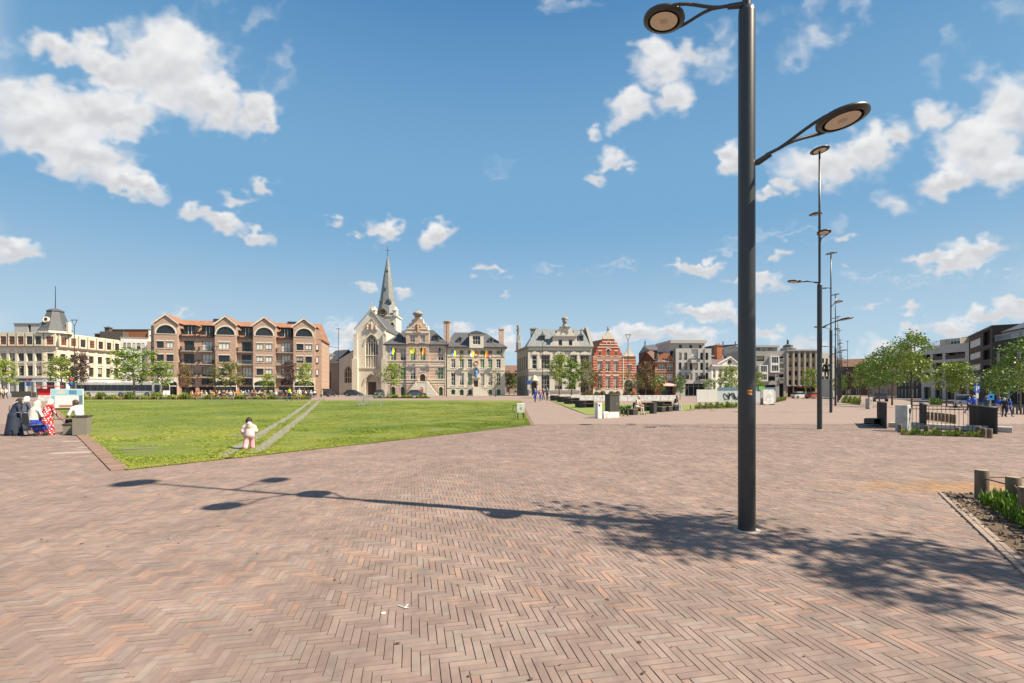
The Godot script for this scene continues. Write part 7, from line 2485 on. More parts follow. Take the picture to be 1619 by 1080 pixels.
# leafy ground plants as many small blades: one object for each planted strip
func planting(called: String, label: String, quad: Array, count: int, hh: float, cols: Array, sd: int, soil := true):
	var r2 := RandomNumberGenerator.new()
	r2.seed = sd
	var mb := Mb.new()
	for k in 6:
		var a := r2.randf() * TAU
		var d := Vector3(cos(a), 0, sin(a))
		var s := d.cross(Vector3.UP) * 0.05
		var tip := d * r2.randf_range(0.1, 0.3) + Vector3(0, r2.randf_range(0.6, 1.0), 0)
		var mid := tip * 0.55 + Vector3(0, 0.1, 0)
		mb.quad(mid - s, mid + s, s * 0.4, -s * 0.4)
		mb.tri(mid - s, tip, mid + s)
	var mm := MultiMesh.new()
	mm.transform_format = MultiMesh.TRANSFORM_3D
	mm.use_colors = true
	mm.mesh = mb.mesh(leaf_mat())
	mm.instance_count = count
	for k in count:
		var u := r2.randf(); var v := r2.randf()
		var p: Vector3 = (quad[0] as Vector3).lerp(quad[1], u).lerp((quad[3] as Vector3).lerp(quad[2], u), v)
		var s := hh * r2.randf_range(0.5, 1.15) * (0.75 + 0.45 * sin(u * 37.0 + sd) * sin(u * 11.0))
		mm.set_instance_transform(k, Transform3D(Basis(Vector3.UP, r2.randf() * TAU).scaled(Vector3(s * 1.1, s, s * 1.1)), p))
		mm.set_instance_color(k, (cols[0] as Color).lerp(cols[1], clampf(r2.randf() * 0.6 + 0.4 * sin(u * 23.0), 0.0, 1.0)))
	var mi := MultiMeshInstance3D.new()
	mi.multimesh = mm
	mi.name = numbered(called)
	add_child(mi)
	meta(mi, label, "plants")
	mi.set_meta("kind", "stuff")
	if soil:
		var sb := Mb.new()
		var up := Vector3(0, 0.03, 0)
		sb.quad(quad[3] + up, quad[2] + up, quad[1] + up, quad[0] + up)
		struct(sb, "soil", M.soil)

func plants():
	var yg := [Color(0.09, 0.15, 0.015), Color(0.27, 0.30, 0.03)]
	planting("border_plants", "tall yellow-green border plants along the lawn before the bus and apartments", [Q(128, 74), Q(300, 74), Q(300, 78), Q(128, 78)], 2600, 1.0, yg, 1)
	planting("border_plants", "yellow-green border plants in front of the cafe terrace", [Q(300, 74), Q(492, 74), Q(492, 76), Q(300, 76)], 1500, 0.75, yg, 2)
	planting("border_plants", "yellow-green border plants before the church and pink hall", [Q(590, 82), Q(680, 82), Q(680, 84), Q(590, 84)], 900, 0.7, yg, 3)
	planting("border_plants", "reddish-yellow grasses along the red brick house front", [Q(920, 98), Q(1010, 98), Q(1010, 100), Q(920, 100)], 1100, 1.3, [Color(0.14, 0.13, 0.03), Color(0.28, 0.20, 0.08)], 4)
	planting("bed_plants", "low green plants in the strip before the hoarding", [P(1100, 647), P(1165, 645), P(1165, 641), P(1100, 643)], 900, 0.5, yg, 5)
	planting("bed_plants", "bushy green plants beside the dark cabinet", [P(978, 655), P(995, 655), P(995, 651), P(978, 651)], 400, 0.6, [Color(0.03, 0.08, 0.01), Color(0.08, 0.14, 0.02)], 6)
	planting("bed_plants", "green plants beside the white folding sign", [P(1225, 637), P(1243, 633), P(1243, 631), P(1225, 634)], 300, 0.6, yg, 7)
	planting("bed_plants", "low green plants along the foot of the stairway railing", [P(1425, 688), P(1560, 692), P(1560, 687), P(1425, 683)], 800, 0.26, yg, 8)
	planting("bed_plants", "green shrubs beside the small white post along the street", [P(1330, 637), P(1360, 640), P(1362, 634), P(1335, 632)], 700, 0.8, yg, 9)
	planting("bed_plants", "green shrub under the tree beside the loggia flats", [P(1470, 640), P(1490, 641), P(1490, 637), P(1470, 636)], 400, 0.9, [Color(0.05, 0.13, 0.01), Color(0.12, 0.2, 0.02)], 10)
	planting("bed_plants", "bright green perennials in the near soil bed between the wooden posts", [Vector3(7.4, 0.02, -7.7), Vector3(8.9, 0.02, -7.7), Vector3(7.6, 0.02, -4.8), Vector3(5.75, 0.02, -4.8)], 1500, 0.3, [Color(0.07, 0.15, 0.01), Color(0.15, 0.24, 0.02)], 11, false)

func near_bed():
	# the soil bed at the right edge, its stone border and mulch
	var mb := Mb.new()
	var pts := []
	for p in bed_near: pts.append(Vector3(p.x, 0.012, -p.y))
	mb.quad(pts[0], pts[1], pts[2], pts[3])
	struct(mb, "soil", M.soil)
	var r2 := RandomNumberGenerator.new()
	r2.seed = 55
	mb = Mb.new()
	for k in 2600:
		var u := r2.randf(); var v := r2.randf()
		var p := bed_near[0].lerp(bed_near[1], u).lerp(bed_near[3].lerp(bed_near[2], u), v)
		var s := r2.randf_range(0.012, 0.035)
		var t := r2.randf_range(0.6, 1.5)
		mb.col = Color(0.15 * t, 0.105 * t, 0.07 * t)
		mb.tf = Transform3D(Basis(Vector3(r2.randf(), r2.randf(), r2.randf()).normalized(), r2.randf() * TAU), Vector3(p.x, 0.018, -p.y))
		mb.bx(Vector3(-s, -s * 0.25, -s * 0.5), Vector3(s, s * 0.25, s * 0.5))
	mb.tf = Transform3D.IDENTITY
	var o = struct(mb, "mulch", M.vcol, "stuff")
	# kerb of bricks laid end to end along the bed's left side
	var a := bed_near[0]; var b := bed_near[3]
	var dir := (b - a).normalized()
	mb = Mb.new()
	var k := 0.0
	while k < (b - a).length():
		var t := r2.randf_range(0.8, 1.15)
		mb.col = Color(0.26 * t, 0.195 * t, 0.158 * t)
		var p := a + dir * (k + 0.12)
		mb.tf = Transform3D(Basis(Vector3.UP, atan2(dir.y, dir.x)), Vector3(p.x, r2.randf_range(0.0, 0.006), -p.y))
		mb.cbx(Vector3(-0.119, -0.05, -0.075), Vector3(0.119, 0.016, -0.012), 0.005)
		mb.cbx(Vector3(-0.119, -0.05, -0.008), Vector3(0.119, 0.018, 0.055), 0.005)
		k += 0.242
	struct(mb, "kerb", M.vcol)
	# short round wooden posts with rusty rods
	for q in [[7.75, 7.98, 0.49], [7.72, 7.45, 0.47], [6.92, 6.5, 0.5], [6.1, 5.25, 0.5], [9.0, 7.95, 0.48]]:
		wood_post(Vector3(q[0], 0, -q[1]), q[2], 0.092, ["round wooden bed post at the corner where the rusty rod starts", "round wooden bed post between the corner post and the rod's end", "thick round wooden bed post over the green perennials", "round wooden bed post nearest the kerb's shade", "round wooden bed post on the bed's far side"][[7.75, 7.72, 6.92, 6.1, 9.0].find(q[0])])
	for q in [[Vector3(7.75, 0.36, -7.98), Vector3(7.72, 0.33, -7.45)], [Vector3(7.72, 0.35, -7.45), Vector3(6.92, 0.36, -6.5)], [Vector3(6.92, 0.36, -6.5), Vector3(6.1, 0.36, -5.25)], [Vector3(7.75, 0.37, -7.98), Vector3(9.0, 0.36, -7.95)]]:
		mb = Mb.new()
		mb.bar(q[0], q[1], 0.011, 0.011, 6)
		var rod = part(mb, "rod", M.rust)
		meta(rod, "thin rusty iron rod strung between the wooden bed posts", "rod", "rusty rods of the near bed")

func wood_post(at: Vector3, h: float, r: float, label: String, group := ""):
	var o := thing("wooden_post", label, "post", at, at.x * 3.0, group)
	var mb := Mb.new()
	mb.lathe(Vector3.ZERO, [Vector2(r, -0.05), Vector2(r * 1.02, 0.05), Vector2(r * 0.98, h * 0.6), Vector2(r, h - 0.02), Vector2(r * 0.9, h)], 12)
	part(mb, "shaft", M.wood, o)
	mb = Mb.new()
	mb.lathe(Vector3.ZERO, [Vector2(r * 0.9, h), Vector2(0.01, h + 0.004)], 12)
	part(mb, "end_grain", flat(0.30, 0.24, 0.17, 0.9), o)

# ---------------------------------------------------------------- people
var bodies := {}

# one continuous body by surface nets over tapered capsules joined with a smooth minimum
func body_geo(key: String, bones: Array, cell := 0.03) -> Dictionary:
	if bodies.has(key): return bodies[key]
	var lo := Vector3.INF; var hi := -Vector3.INF
	for b in bones:
		var r: float = maxf(b[2], b[3]) + cell * 2.0
		for p in [b[0], b[1]]:
			lo = lo.min(p - Vector3.ONE * r); hi = hi.max(p + Vector3.ONE * r)
	var nx := int((hi.x - lo.x) / cell) + 2; var ny := int((hi.y - lo.y) / cell) + 2; var nz := int((hi.z - lo.z) / cell) + 2
	var fld := PackedFloat32Array()
	fld.resize(nx * ny * nz)
	fld.fill(1.0)
	var who := PackedInt32Array()
	who.resize(fld.size())
	var best := PackedFloat32Array()
	best.resize(fld.size())
	best.fill(9.0)
	for bi in bones.size():
		var b = bones[bi]
		var a: Vector3 = b[0]; var d: Vector3 = b[1] - a
		var l2 := maxf(d.length_squared(), 1e-8)
		var rr: float = maxf(b[2], b[3]) + cell * 3.0
		var p0: Vector3 = (a.min(b[1]) - Vector3.ONE * rr - lo) / cell
		var p1: Vector3 = (a.max(b[1]) + Vector3.ONE * rr - lo) / cell
		for k in range(maxi(0, int(p0.z)), mini(nz, int(p1.z) + 2)):
			for j in range(maxi(0, int(p0.y)), mini(ny, int(p1.y) + 2)):
				for i in range(maxi(0, int(p0.x)), mini(nx, int(p1.x) + 2)):
					var p := lo + Vector3(i, j, k) * cell
					var t := clampf((p - a).dot(d) / l2, 0.0, 1.0)
					var s: float = p.distance_to(a + d * t) - lerpf(b[2], b[3], t)
					var at := (k * ny + j) * nx + i
					var q := fld[at]
					var h := maxf(0.045 - absf(q - s), 0.0)
					fld[at] = minf(q, s) - h * h / 0.18
					if s < best[at]:
						best[at] = s; who[at] = bi
	var vid := {}
	var vs := PackedVector3Array(); var ns := PackedVector3Array(); var gs := PackedInt32Array()
	var ix := PackedInt32Array()
	for k in nz - 1:
		for j in ny - 1:
			for i in nx - 1:
				var at := (k * ny + j) * nx + i
				var sum := Vector3.ZERO
				var cnt := 0
				var neg := 0
				for c in 8:
					if fld[at + (c & 1) + ((c >> 1) & 1) * nx + (c >> 2) * nx * ny] < 0.0: neg += 1
				if neg == 0 or neg == 8: continue
				for e in [[0, 1], [2, 3], [4, 5], [6, 7], [0, 2], [1, 3], [4, 6], [5, 7], [0, 4], [1, 5], [2, 6], [3, 7]]:
					var c0: int = e[0]; var c1: int = e[1]
					var f0 := fld[at + (c0 & 1) + ((c0 >> 1) & 1) * nx + (c0 >> 2) * nx * ny]
					var f1 := fld[at + (c1 & 1) + ((c1 >> 1) & 1) * nx + (c1 >> 2) * nx * ny]
					if (f0 < 0.0) != (f1 < 0.0):
						var t := f0 / (f0 - f1)
						sum += Vector3(c0 & 1, (c0 >> 1) & 1, c0 >> 2).lerp(Vector3(c1 & 1, (c1 >> 1) & 1, c1 >> 2), t)
						cnt += 1
				vid[at] = vs.size()
				vs.append(lo + (Vector3(i, j, k) + sum / cnt) * cell)
				var g := Vector3(fld[at + 1] - fld[at], fld[at + nx] - fld[at], fld[at + nx * ny] - fld[at])
				ns.append(g.normalized() if g.length_squared() > 1e-12 else Vector3.UP)
				gs.append(who[at])
	for at in vid:
		var i: int = at % nx; var j: int = (at / nx) % ny; var k: int = at / (nx * ny)
		for ax in 3:
			var step: int = [1, nx, nx * ny][ax]
			var f0 := fld[at]; var f1 := fld[at + step]
			if (f0 < 0.0) == (f1 < 0.0): continue
			var u: int = [nx, nx * ny, 1][ax]; var w: int = [nx * ny, 1, nx][ax]
			if not (vid.has(at - u) and vid.has(at - w) and vid.has(at - u - w)): continue
			var q := [vid[at], vid[at - u], vid[at - u - w], vid[at - w]]
			if f0 < 0.0: q = [q[0], q[3], q[2], q[1]]
			for m in [0, 1, 2, 0, 2, 3]: ix.append(q[m])
	# the winding has to agree with the outward normals
	if ix.size() >= 3:
		var flips := 0
		for m in range(0, mini(ix.size(), 600), 3):
			var nn := (vs[ix[m + 2]] - vs[ix[m]]).cross(vs[ix[m + 1]] - vs[ix[m]])
			if nn.dot(ns[ix[m]]) < 0.0: flips += 1
		if flips > 100:
			for m in range(0, ix.size(), 3):
				var e := ix[m + 1]; ix[m + 1] = ix[m + 2]; ix[m + 2] = e
	# smooth normals from the faces
	var acc := PackedVector3Array()
	acc.resize(vs.size())
	for m in range(0, ix.size(), 3):
		var nn := (vs[ix[m + 2]] - vs[ix[m]]).cross(vs[ix[m + 1]] - vs[ix[m]])
		for e in 3: acc[ix[m + e]] += nn
	for m in acc.size(): ns[m] = acc[m].normalized() if acc[m].length_squared() > 1e-20 else Vector3.UP
	bodies[key] = {"v": vs, "n": ns, "g": gs, "ix": ix, "bones": bones}
	return bodies[key]

func body_mesh(geo: Dictionary, cols: Dictionary) -> ArrayMesh:
	var c := PackedColorArray()
	var bones: Array = geo.bones
	for i in geo.v.size():
		var g: String = bones[geo.g[i]][4]
		var col: Color = cols.get(g, cols.get("t", Color(0.2, 0.2, 0.2)))
		if cols.has("dots") and g in ["t", "b"]:
			var p: Vector3 = geo.v[i]
			if sin(p.x * 42.0 + p.y * 13.0) * sin(p.y * 40.0) * sin(p.z * 38.0 + 1.0) > 0.28: col = cols.dots
		c.append(col)
	var a := []
	a.resize(Mesh.ARRAY_MAX)
	a[Mesh.ARRAY_VERTEX] = geo.v; a[Mesh.ARRAY_NORMAL] = geo.n; a[Mesh.ARRAY_COLOR] = c; a[Mesh.ARRAY_INDEX] = geo.ix
	var am := ArrayMesh.new()
	am.add_surface_from_arrays(Mesh.PRIMITIVE_TRIANGLES, a)
	am.surface_set_material(0, M.vcol)
	return am

func V(x, y, z) -> Vector3: return Vector3(x, y, z)

func head_bones(o: Vector3, tilt := 0.0, scarf := false, s := 1.0) -> Array:
	var f := Vector3(0, -sin(tilt), cos(tilt)); var u := Vector3(0, cos(tilt), sin(tilt))
	var b := [[o - u * 0.10 * s, o - u * 0.02, 0.055 * s, 0.055 * s, "s"], [o + u * 0.07 * s + f * 0.02, o + u * 0.13 * s, 0.088 * s, 0.09 * s, "s"], [o + u * 0.035 * s + f * 0.06 * s, o + u * 0.05 * s + f * 0.06 * s, 0.045 * s, 0.05 * s, "s"], [o + u * 0.085 * s + f * 0.108 * s, o + u * 0.07 * s + f * 0.118 * s, 0.014 * s, 0.018 * s, "s"]]
	b.append([o + u * 0.10 * s - f * 0.035 * s, o + u * 0.165 * s - f * 0.01 * s, 0.095 * s, 0.085 * s, "h"])
	for e in [-1.0, 1.0]: b.append([o + u * 0.085 * s + Vector3(e * 0.092 * s, 0, 0), o + u * 0.105 * s + Vector3(e * 0.094 * s, 0, 0), 0.02 * s, 0.022 * s, "h" if scarf else "s"])
	if scarf:
		b.append([o + u * 0.04 - f * 0.03, o + u * 0.12 - f * 0.04, 0.105, 0.106, "h"])
		b.append([o - u * 0.07 - f * 0.04, o + u * 0.02 - f * 0.04, 0.125, 0.11, "h"])
	return b

func hand_bones(w: Vector3, d: Vector3, side: float) -> Array:
	# palm, four unequal fingers and a thumb leaving the side of the palm
	var b := [[w, w + d * 0.07, 0.03, 0.034, "s"]]
	var x := d.cross(Vector3(0, 0, 1) if absf(d.z) < 0.8 else Vector3(0, 1, 0)).normalized()
	for k in 4:
		var o := w + d * 0.085 + x * (k - 1.5) * 0.019
		b.append([o, o + d * [0.06, 0.072, 0.068, 0.05][k] + Vector3(0, -0.006, 0.012), 0.0105, 0.009, "s"])
	b.append([w + d * 0.02 + x * side * 0.035, w + d * 0.065 + x * side * 0.06, 0.013, 0.01, "s"])
	return b

func arm(sh: Vector3, el: Vector3, wr: Vector3, side: float, sleeve := "t", fore := "s") -> Array:
	return [[sh, el, 0.058, 0.046, sleeve], [el, wr, 0.043, 0.031, fore]] + hand_bones(wr, (wr - el).normalized(), side)

func leg(hp: Vector3, kn: Vector3, an: Vector3, toe: Vector3, low := "b") -> Array:
	return [[hp, kn, 0.092, 0.062, "b"], [kn, an, 0.06, 0.042, low], [an + Vector3(0, -0.03, -0.02), toe, 0.045, 0.034, "f"]]

func trunk(lean := 0.0, y := 0.95) -> Array:
	var s := Vector3(0, y + 0.47, lean)
	return [[V(-0.06, y, 0), V(0.06, y, 0), 0.13, 0.13, "b"], [V(0, y + 0.1, lean * 0.2), V(0, y + 0.38, lean * 0.75), 0.128, 0.15, "t"], [s + V(-0.15, 0, 0), s + V(0.15, 0, 0), 0.075, 0.075, "t"]]

func poses():
	# walking: one leg forward, the opposite arm forward
	body_geo("walk", trunk(0.04) + head_bones(V(0, 1.53, 0.06)) + arm(V(-0.2, 1.41, 0.03), V(-0.25, 1.15, -0.08), V(-0.24, 0.96, 0.06), 1.0) + arm(V(0.2, 1.41, 0.03), V(0.25, 1.14, 0.1), V(0.22, 0.97, 0.3), -1.0) + leg(V(-0.09, 0.93, 0), V(-0.1, 0.52, 0.16), V(-0.1, 0.09, 0.22), V(-0.11, 0.04, 0.4)) + leg(V(0.09, 0.93, 0), V(0.1, 0.5, -0.04), V(0.1, 0.13, -0.28), V(0.1, 0.04, -0.14)))
	body_geo("stand", trunk(0.0) + head_bones(V(0, 1.53, 0.02)) + arm(V(-0.2, 1.41, 0), V(-0.26, 1.13, 0.0), V(-0.24, 0.9, 0.1), 1.0) + arm(V(0.2, 1.41, 0), V(0.26, 1.13, 0.0), V(0.2, 0.95, 0.16), -1.0) + leg(V(-0.09, 0.93, 0), V(-0.11, 0.5, 0.02), V(-0.12, 0.09, -0.02), V(-0.14, 0.04, 0.14)) + leg(V(0.09, 0.93, 0), V(0.11, 0.5, 0.02), V(0.12, 0.09, -0.02), V(0.14, 0.04, 0.14)))
	# seated on a 0.46 m seat, leaning forward with forearms on the thighs
	body_geo("sit", trunk(0.14, 0.54) + head_bones(V(0, 1.12, 0.2), 0.15) + arm(V(-0.19, 1.0, 0.14), V(-0.27, 0.76, 0.2), V(-0.14, 0.68, 0.42), 1.0) + arm(V(0.19, 1.0, 0.14), V(0.27, 0.76, 0.2), V(0.14, 0.68, 0.42), -1.0) + leg(V(-0.1, 0.54, 0.02), V(-0.14, 0.5, 0.44), V(-0.13, 0.09, 0.42), V(-0.14, 0.04, 0.58)) + leg(V(0.1, 0.54, 0.02), V(0.14, 0.5, 0.44), V(0.13, 0.09, 0.5), V(0.14, 0.04, 0.66)))
	# a woman in a long robe, stooping a little
	var robe := [[V(0, 0.12, 0), V(0, 0.85, 0), 0.30, 0.20, "b"], [V(0, 0.85, 0), V(0, 1.22, 0.1), 0.19, 0.17, "t"], [V(-0.14, 1.26, 0.12), V(0.14, 1.26, 0.12), 0.09, 0.09, "t"], [V(-0.1, 0.05, 0.12), V(-0.11, 0.04, 0.26), 0.05, 0.04, "f"], [V(0.1, 0.05, 0.08), V(0.11, 0.04, 0.24), 0.05, 0.04, "f"]]
	body_geo("robe", robe + head_bones(V(0, 1.38, 0.18), 0.2, true) + arm(V(-0.2, 1.24, 0.12), V(-0.29, 1.0, 0.14), V(-0.2, 0.84, 0.32), 1.0, "t", "t") + arm(V(0.2, 1.24, 0.12), V(0.29, 1.0, 0.14), V(0.2, 0.84, 0.32), -1.0, "t", "t"), 0.023)
	# the same seated, robe spread over the knees
	var srobe := [[V(-0.12, 0.3, 0.3), V(0.12, 0.3, 0.3), 0.26, 0.26, "b"], [V(0, 0.52, 0.0), V(0, 0.5, 0.35), 0.21, 0.19, "b"], [V(0, 0.6, 0), V(0, 0.95, 0.08), 0.19, 0.18, "t"], [V(-0.15, 1.0, 0.1), V(0.15, 1.0, 0.1), 0.09, 0.09, "t"], [V(-0.12, 0.05, 0.42), V(-0.12, 0.04, 0.58), 0.05, 0.04, "f"], [V(0.12, 0.05, 0.42), V(0.12, 0.04, 0.58), 0.05, 0.04, "f"]]
	body_geo("sit_robe", srobe + head_bones(V(0, 1.12, 0.14), 0.1, true) + arm(V(-0.2, 0.98, 0.1), V(-0.28, 0.76, 0.16), V(-0.14, 0.66, 0.4), 1.0, "t", "t") + arm(V(0.2, 0.98, 0.1), V(0.28, 0.76, 0.16), V(0.14, 0.66, 0.4), -1.0, "t", "t"), 0.023)
	# a small girl in a puffy jacket looking down at the grass, in mid-stride
	var k := 0.56
	var girl := [[V(-0.03, 0.43, 0), V(0.03, 0.43, 0), 0.095, 0.095, "b"], [V(0, 0.47, 0), V(0, 0.66, 0.02), 0.135, 0.13, "t"], [V(-0.07, 0.69, 0.02), V(0.07, 0.69, 0.02), 0.075, 0.075, "t"], [V(0, 0.73, -0.06), V(0, 0.78, -0.08), 0.085, 0.07, "t"]]
	girl += head_bones(V(0, 0.77, 0.06), 0.55, false, 0.86)
	girl += [[V(-0.14, 0.68, 0.02), V(-0.18, 0.56, 0.03), 0.055, 0.05, "t"], [V(-0.18, 0.56, 0.03), V(-0.14, 0.47, 0.1), 0.05, 0.042, "t"], [V(0.14, 0.68, 0.02), V(0.18, 0.56, 0.03), 0.055, 0.05, "t"], [V(0.18, 0.56, 0.03), V(0.15, 0.46, 0.08), 0.05, 0.042, "t"]]
	girl += [[V(-0.06, 0.42, 0), V(-0.075, 0.22, 0.05), 0.07, 0.062, "b"], [V(-0.075, 0.22, 0.05), V(-0.085, 0.08, 0.03), 0.062, 0.07, "b"], [V(0.06, 0.42, 0), V(0.08, 0.22, -0.03), 0.07, 0.062, "b"], [V(0.08, 0.22, -0.03), V(0.11, 0.08, -0.12), 0.062, 0.07, "b"], [V(-0.085, 0.035, 0.02), V(-0.09, 0.03, 0.12), 0.033, 0.027, "f"], [V(0.11, 0.035, -0.13), V(0.12, 0.03, -0.03), 0.033, 0.027, "f"]]
	body_geo("girl", girl, 0.014)

const SKIN := Color(0.50, 0.30, 0.20)

func person(pose: String, at: Vector3, turn: float, s: float, cols: Dictionary, label: String, group := ""):
	var c := {"s": SKIN, "h": Color(0.03, 0.02, 0.015), "f": Color(0.03, 0.03, 0.03)}
	c.merge(cols, true)
	var o := MeshInstance3D.new()
	o.mesh = body_mesh(bodies[pose], c)
	o.name = numbered("person")
	add_child(o)
	o.position = at; o.rotation.y = turn; o.scale = Vector3.ONE * s
	meta(o, label, "person", group)
	return o

func people():
	poses()
	var navy := Color(0.012, 0.02, 0.045); var white := Color(0.68, 0.66, 0.62); var blue := Color(0.01, 0.05, 0.42); var red := Color(0.33, 0.008, 0.02)
	# the women gathered by the information board, some in wheelchairs
	person("robe", P(22, 688.5), 2.5, 0.92, {"t": navy, "b": navy, "h": Color(0.012, 0.012, 0.014), "f": Color(0.3, 0.2, 0.12)}, "person in navy robe with white shoulder strap and black head covering")
	person("robe", P(35, 681), 2.9, 0.95, {"t": Color(0.05, 0.06, 0.09), "b": Color(0.02, 0.03, 0.07), "h": Color(0.5, 0.5, 0.52)}, "person in dark coat with white headscarf behind the navy robe")
	person("sit_robe", P(52, 689), 2.75, 1.02, {"t": Color(0.5, 0.48, 0.44), "b": blue, "h": Color(0.5, 0.46, 0.38)}, "person in bright blue skirt and white shawl sitting in a wheelchair")
	person("robe", P(73, 688), 3.0, 0.9, {"t": red, "b": red, "h": Color(0.5, 0.46, 0.40), "dots": white, "f": Color(0.3, 0.02, 0.02)}, "person in red robe with white dots and pale headscarf")
	# belongings of the group
	var mb := Mb.new()
	var at := P(22, 688.5)
	mb.tf = Transform3D(Basis(Vector3.UP, 2.5), at)
	mb.tube([V(-0.19, 1.36, 0.08), V(-0.05, 1.2, -0.13), V(0.14, 1.0, -0.12), V(0.27, 0.75, 0.02)], [0.018, 0.02, 0.02, 0.018], 6)
	var strap = part(mb, "shoulder_strap", flat(0.65, 0.62, 0.56, 0.8))
	meta(strap, "white shoulder strap across the navy robe's back", "strap")
	mb = Mb.new()
	mb.tf = Transform3D(Basis(Vector3.UP, 2.5), at)
	mb.prism(PackedVector2Array([V2(0.16, 0.42), V2(0.44, 0.42), V2(0.42, 0.66), V2(0.36, 0.7), V2(0.24, 0.7), V2(0.18, 0.66)]), -0.14, 0.0)
	var bag = part(mb, "handbag", flat(0.02, 0.03, 0.055, 0.5))
	meta(bag, "dark blue handbag hanging beside the navy robe", "bag")
	wheelchair(P(52, 689.5), 2.75, "wheelchair carrying the person in the bright blue skirt")
	# man on the bench by the lawn
	person("sit", P(122, 685.5) + Vector3(0.02, 0, -0.1), -1.75, 1.04, {"t": Color(0.72, 0.70, 0.70), "b": Color(0.015, 0.015, 0.018), "h": Color(0.06, 0.035, 0.02)}, "person in white shirt and black trousers seated on the bench block")
	# girl on the lawn
	var gp := P(394, 712)
	person("girl", gp + Vector3(0, 0.02, 0), -2.6, 1.0, {"t": Color(0.66, 0.50, 0.47), "b": Color(0.58, 0.28, 0.32), "h": Color(0.02, 0.012, 0.01), "f": Color(0.6, 0.55, 0.5), "dots": Color(0.6, 0.42, 0.38)}, "small person in pale puffy jacket and pink trousers looking down at the grass")
	# walkers on the path between the two lawns
	var kit := [Color(0.02, 0.08, 0.45), Color(0.015, 0.05, 0.3)]
	person("walk", P(846, 636), 0.2, 1.0, {"t": kit[0], "b": Color(0.02, 0.06, 0.3)}, "person in bright blue shirt and shorts leading the walkers on the path", "walkers on the path")
	person("walk", P(854, 634.5), 0.3, 0.95, {"t": Color(0.45, 0.25, 0.28), "b": kit[0]}, "person in pinkish top and blue shorts walking on the path", "walkers on the path")
	person("walk", P(859, 633), -0.2, 1.0, {"t": Color(0.16, 0.05, 0.12), "b": Color(0.03, 0.03, 0.08)}, "person in dark purple top on the path", "walkers on the path")
	person("walk", P(865, 633), 0.1, 1.05, {"t": Color(0.02, 0.12, 0.22), "b": Color(0.02, 0.02, 0.03)}, "person in teal jacket pushing along the path", "walkers on the path")
	# far lawn edge
	person("walk", P(457, 634.6), 2.8, 1.08, {"t": Color(0.55, 0.62, 0.02), "b": Color(0.03, 0.05, 0.15)}, "person in yellow safety vest on the lawn's far edge")
	person("stand", P(473, 633.2), 0.4, 1.0, {"t": white, "b": Color(0.25, 0.24, 0.22)}, "person in white top standing beside the yellow vest")
	person("walk", P(509, 633), -0.9, 1.0, {"t": Color(0.4, 0.33, 0.22), "b": Color(0.35, 0.3, 0.22)}, "person in beige clothes walking past the terrace's end")
	person("walk", P(2, 631), 0.5, 1.02, {"t": Color(0.5, 0.45, 0.36), "b": Color(0.02, 0.02, 0.02)}, "person in beige jacket and black trousers before the corner building")
	person("walk", P(9, 630.5), 0.2, 1.0, {"t": white, "b": Color(0.03, 0.03, 0.04)}, "person in white top before the corner building")
	person("stand", P(845, 629), 0.0, 1.0, {"t": Color(0.02, 0.02, 0.03), "b": Color(0.02, 0.02, 0.03)}, "person in black near the courthouse lane")
	# resting on the seats by the middle lawn
	person("sit", P(1006, 655.5), 0.9, 1.05, {"t": Color(0.55, 0.45, 0.36), "b": Color(0.6, 0.5, 0.42), "h": Color(0.62, 0.56, 0.5), "f": Color(0.3, 0.2, 0.12)}, "person in pale pink coat resting on the seats by the middle lawn")
	person("sit", P(1067, 649.5), 0.9, 1.0, {"t": Color(0.015, 0.017, 0.025), "b": Color(0.42, 0.43, 0.46), "f": Color(0.5, 0.5, 0.5)}, "person in dark jacket and grey trousers on the last seat block")
	# the group in blue by the car park
	var blues := [[1531, 654, "walk", 0.9, Color(0.01, 0.10, 0.45), Color(0.03, 0.04, 0.12), 0.93], [1540, 656, "stand", 2.8, Color(0.012, 0.09, 0.50), Color(0.02, 0.03, 0.08), 1.0], [1560, 657, "stand", 2.9, Color(0.015, 0.10, 0.42), Color(0.01, 0.16, 0.16), 1.0], [1580, 657, "walk", 2.2, Color(0.012, 0.09, 0.48), Color(0.5, 0.42, 0.33), 0.97], [1588, 659.5, "stand", 2.0, Color(0.014, 0.014, 0.018), Color(0.014, 0.014, 0.018), 0.93], [1595, 659, "walk", 1.6, Color(0.012, 0.10, 0.46), Color(0.02, 0.05, 0.2), 0.9]]
	var what := ["in blue top holding a red and yellow flag end of the group", "in bright blue shirt with back turned beside the parking sign", "in blue shirt and teal trousers with a backpack", "in blue shirt and beige trousers walking off", "all in black with light hair among the blue shirts", "in blue shirt at the outer end of the group"]
	for i in blues.size():
		var q = blues[i]
		person(q[2], P(q[0], q[1]), q[3], q[6] * 0.92, {"t": q[4], "b": q[5], "h": [Color(0.05, 0.03, 0.02), Color(0.35, 0.33, 0.3), Color(0.3, 0.16, 0.06), Color(0.25, 0.12, 0.05), Color(0.5, 0.45, 0.36), Color(0.04, 0.03, 0.02)][i]}, "person " + what[i], "people in blue by the car park")
	mb = Mb.new()
	var bp := P(1560, 657)
	mb.tf = Transform3D(Basis(Vector3.UP, 2.9), bp)
	mb.cbx(V(-0.15, 0.95, -0.3), V(0.15, 1.32, -0.13), 0.04)
	var pack = part(mb, "backpack", flat(0.05, 0.06, 0.03, 0.8))
	meta(pack, "olive backpack on the person in teal trousers", "backpack")
	# the cafe terrace before the apartments
	var r2 := RandomNumberGenerator.new()
	r2.seed = 90
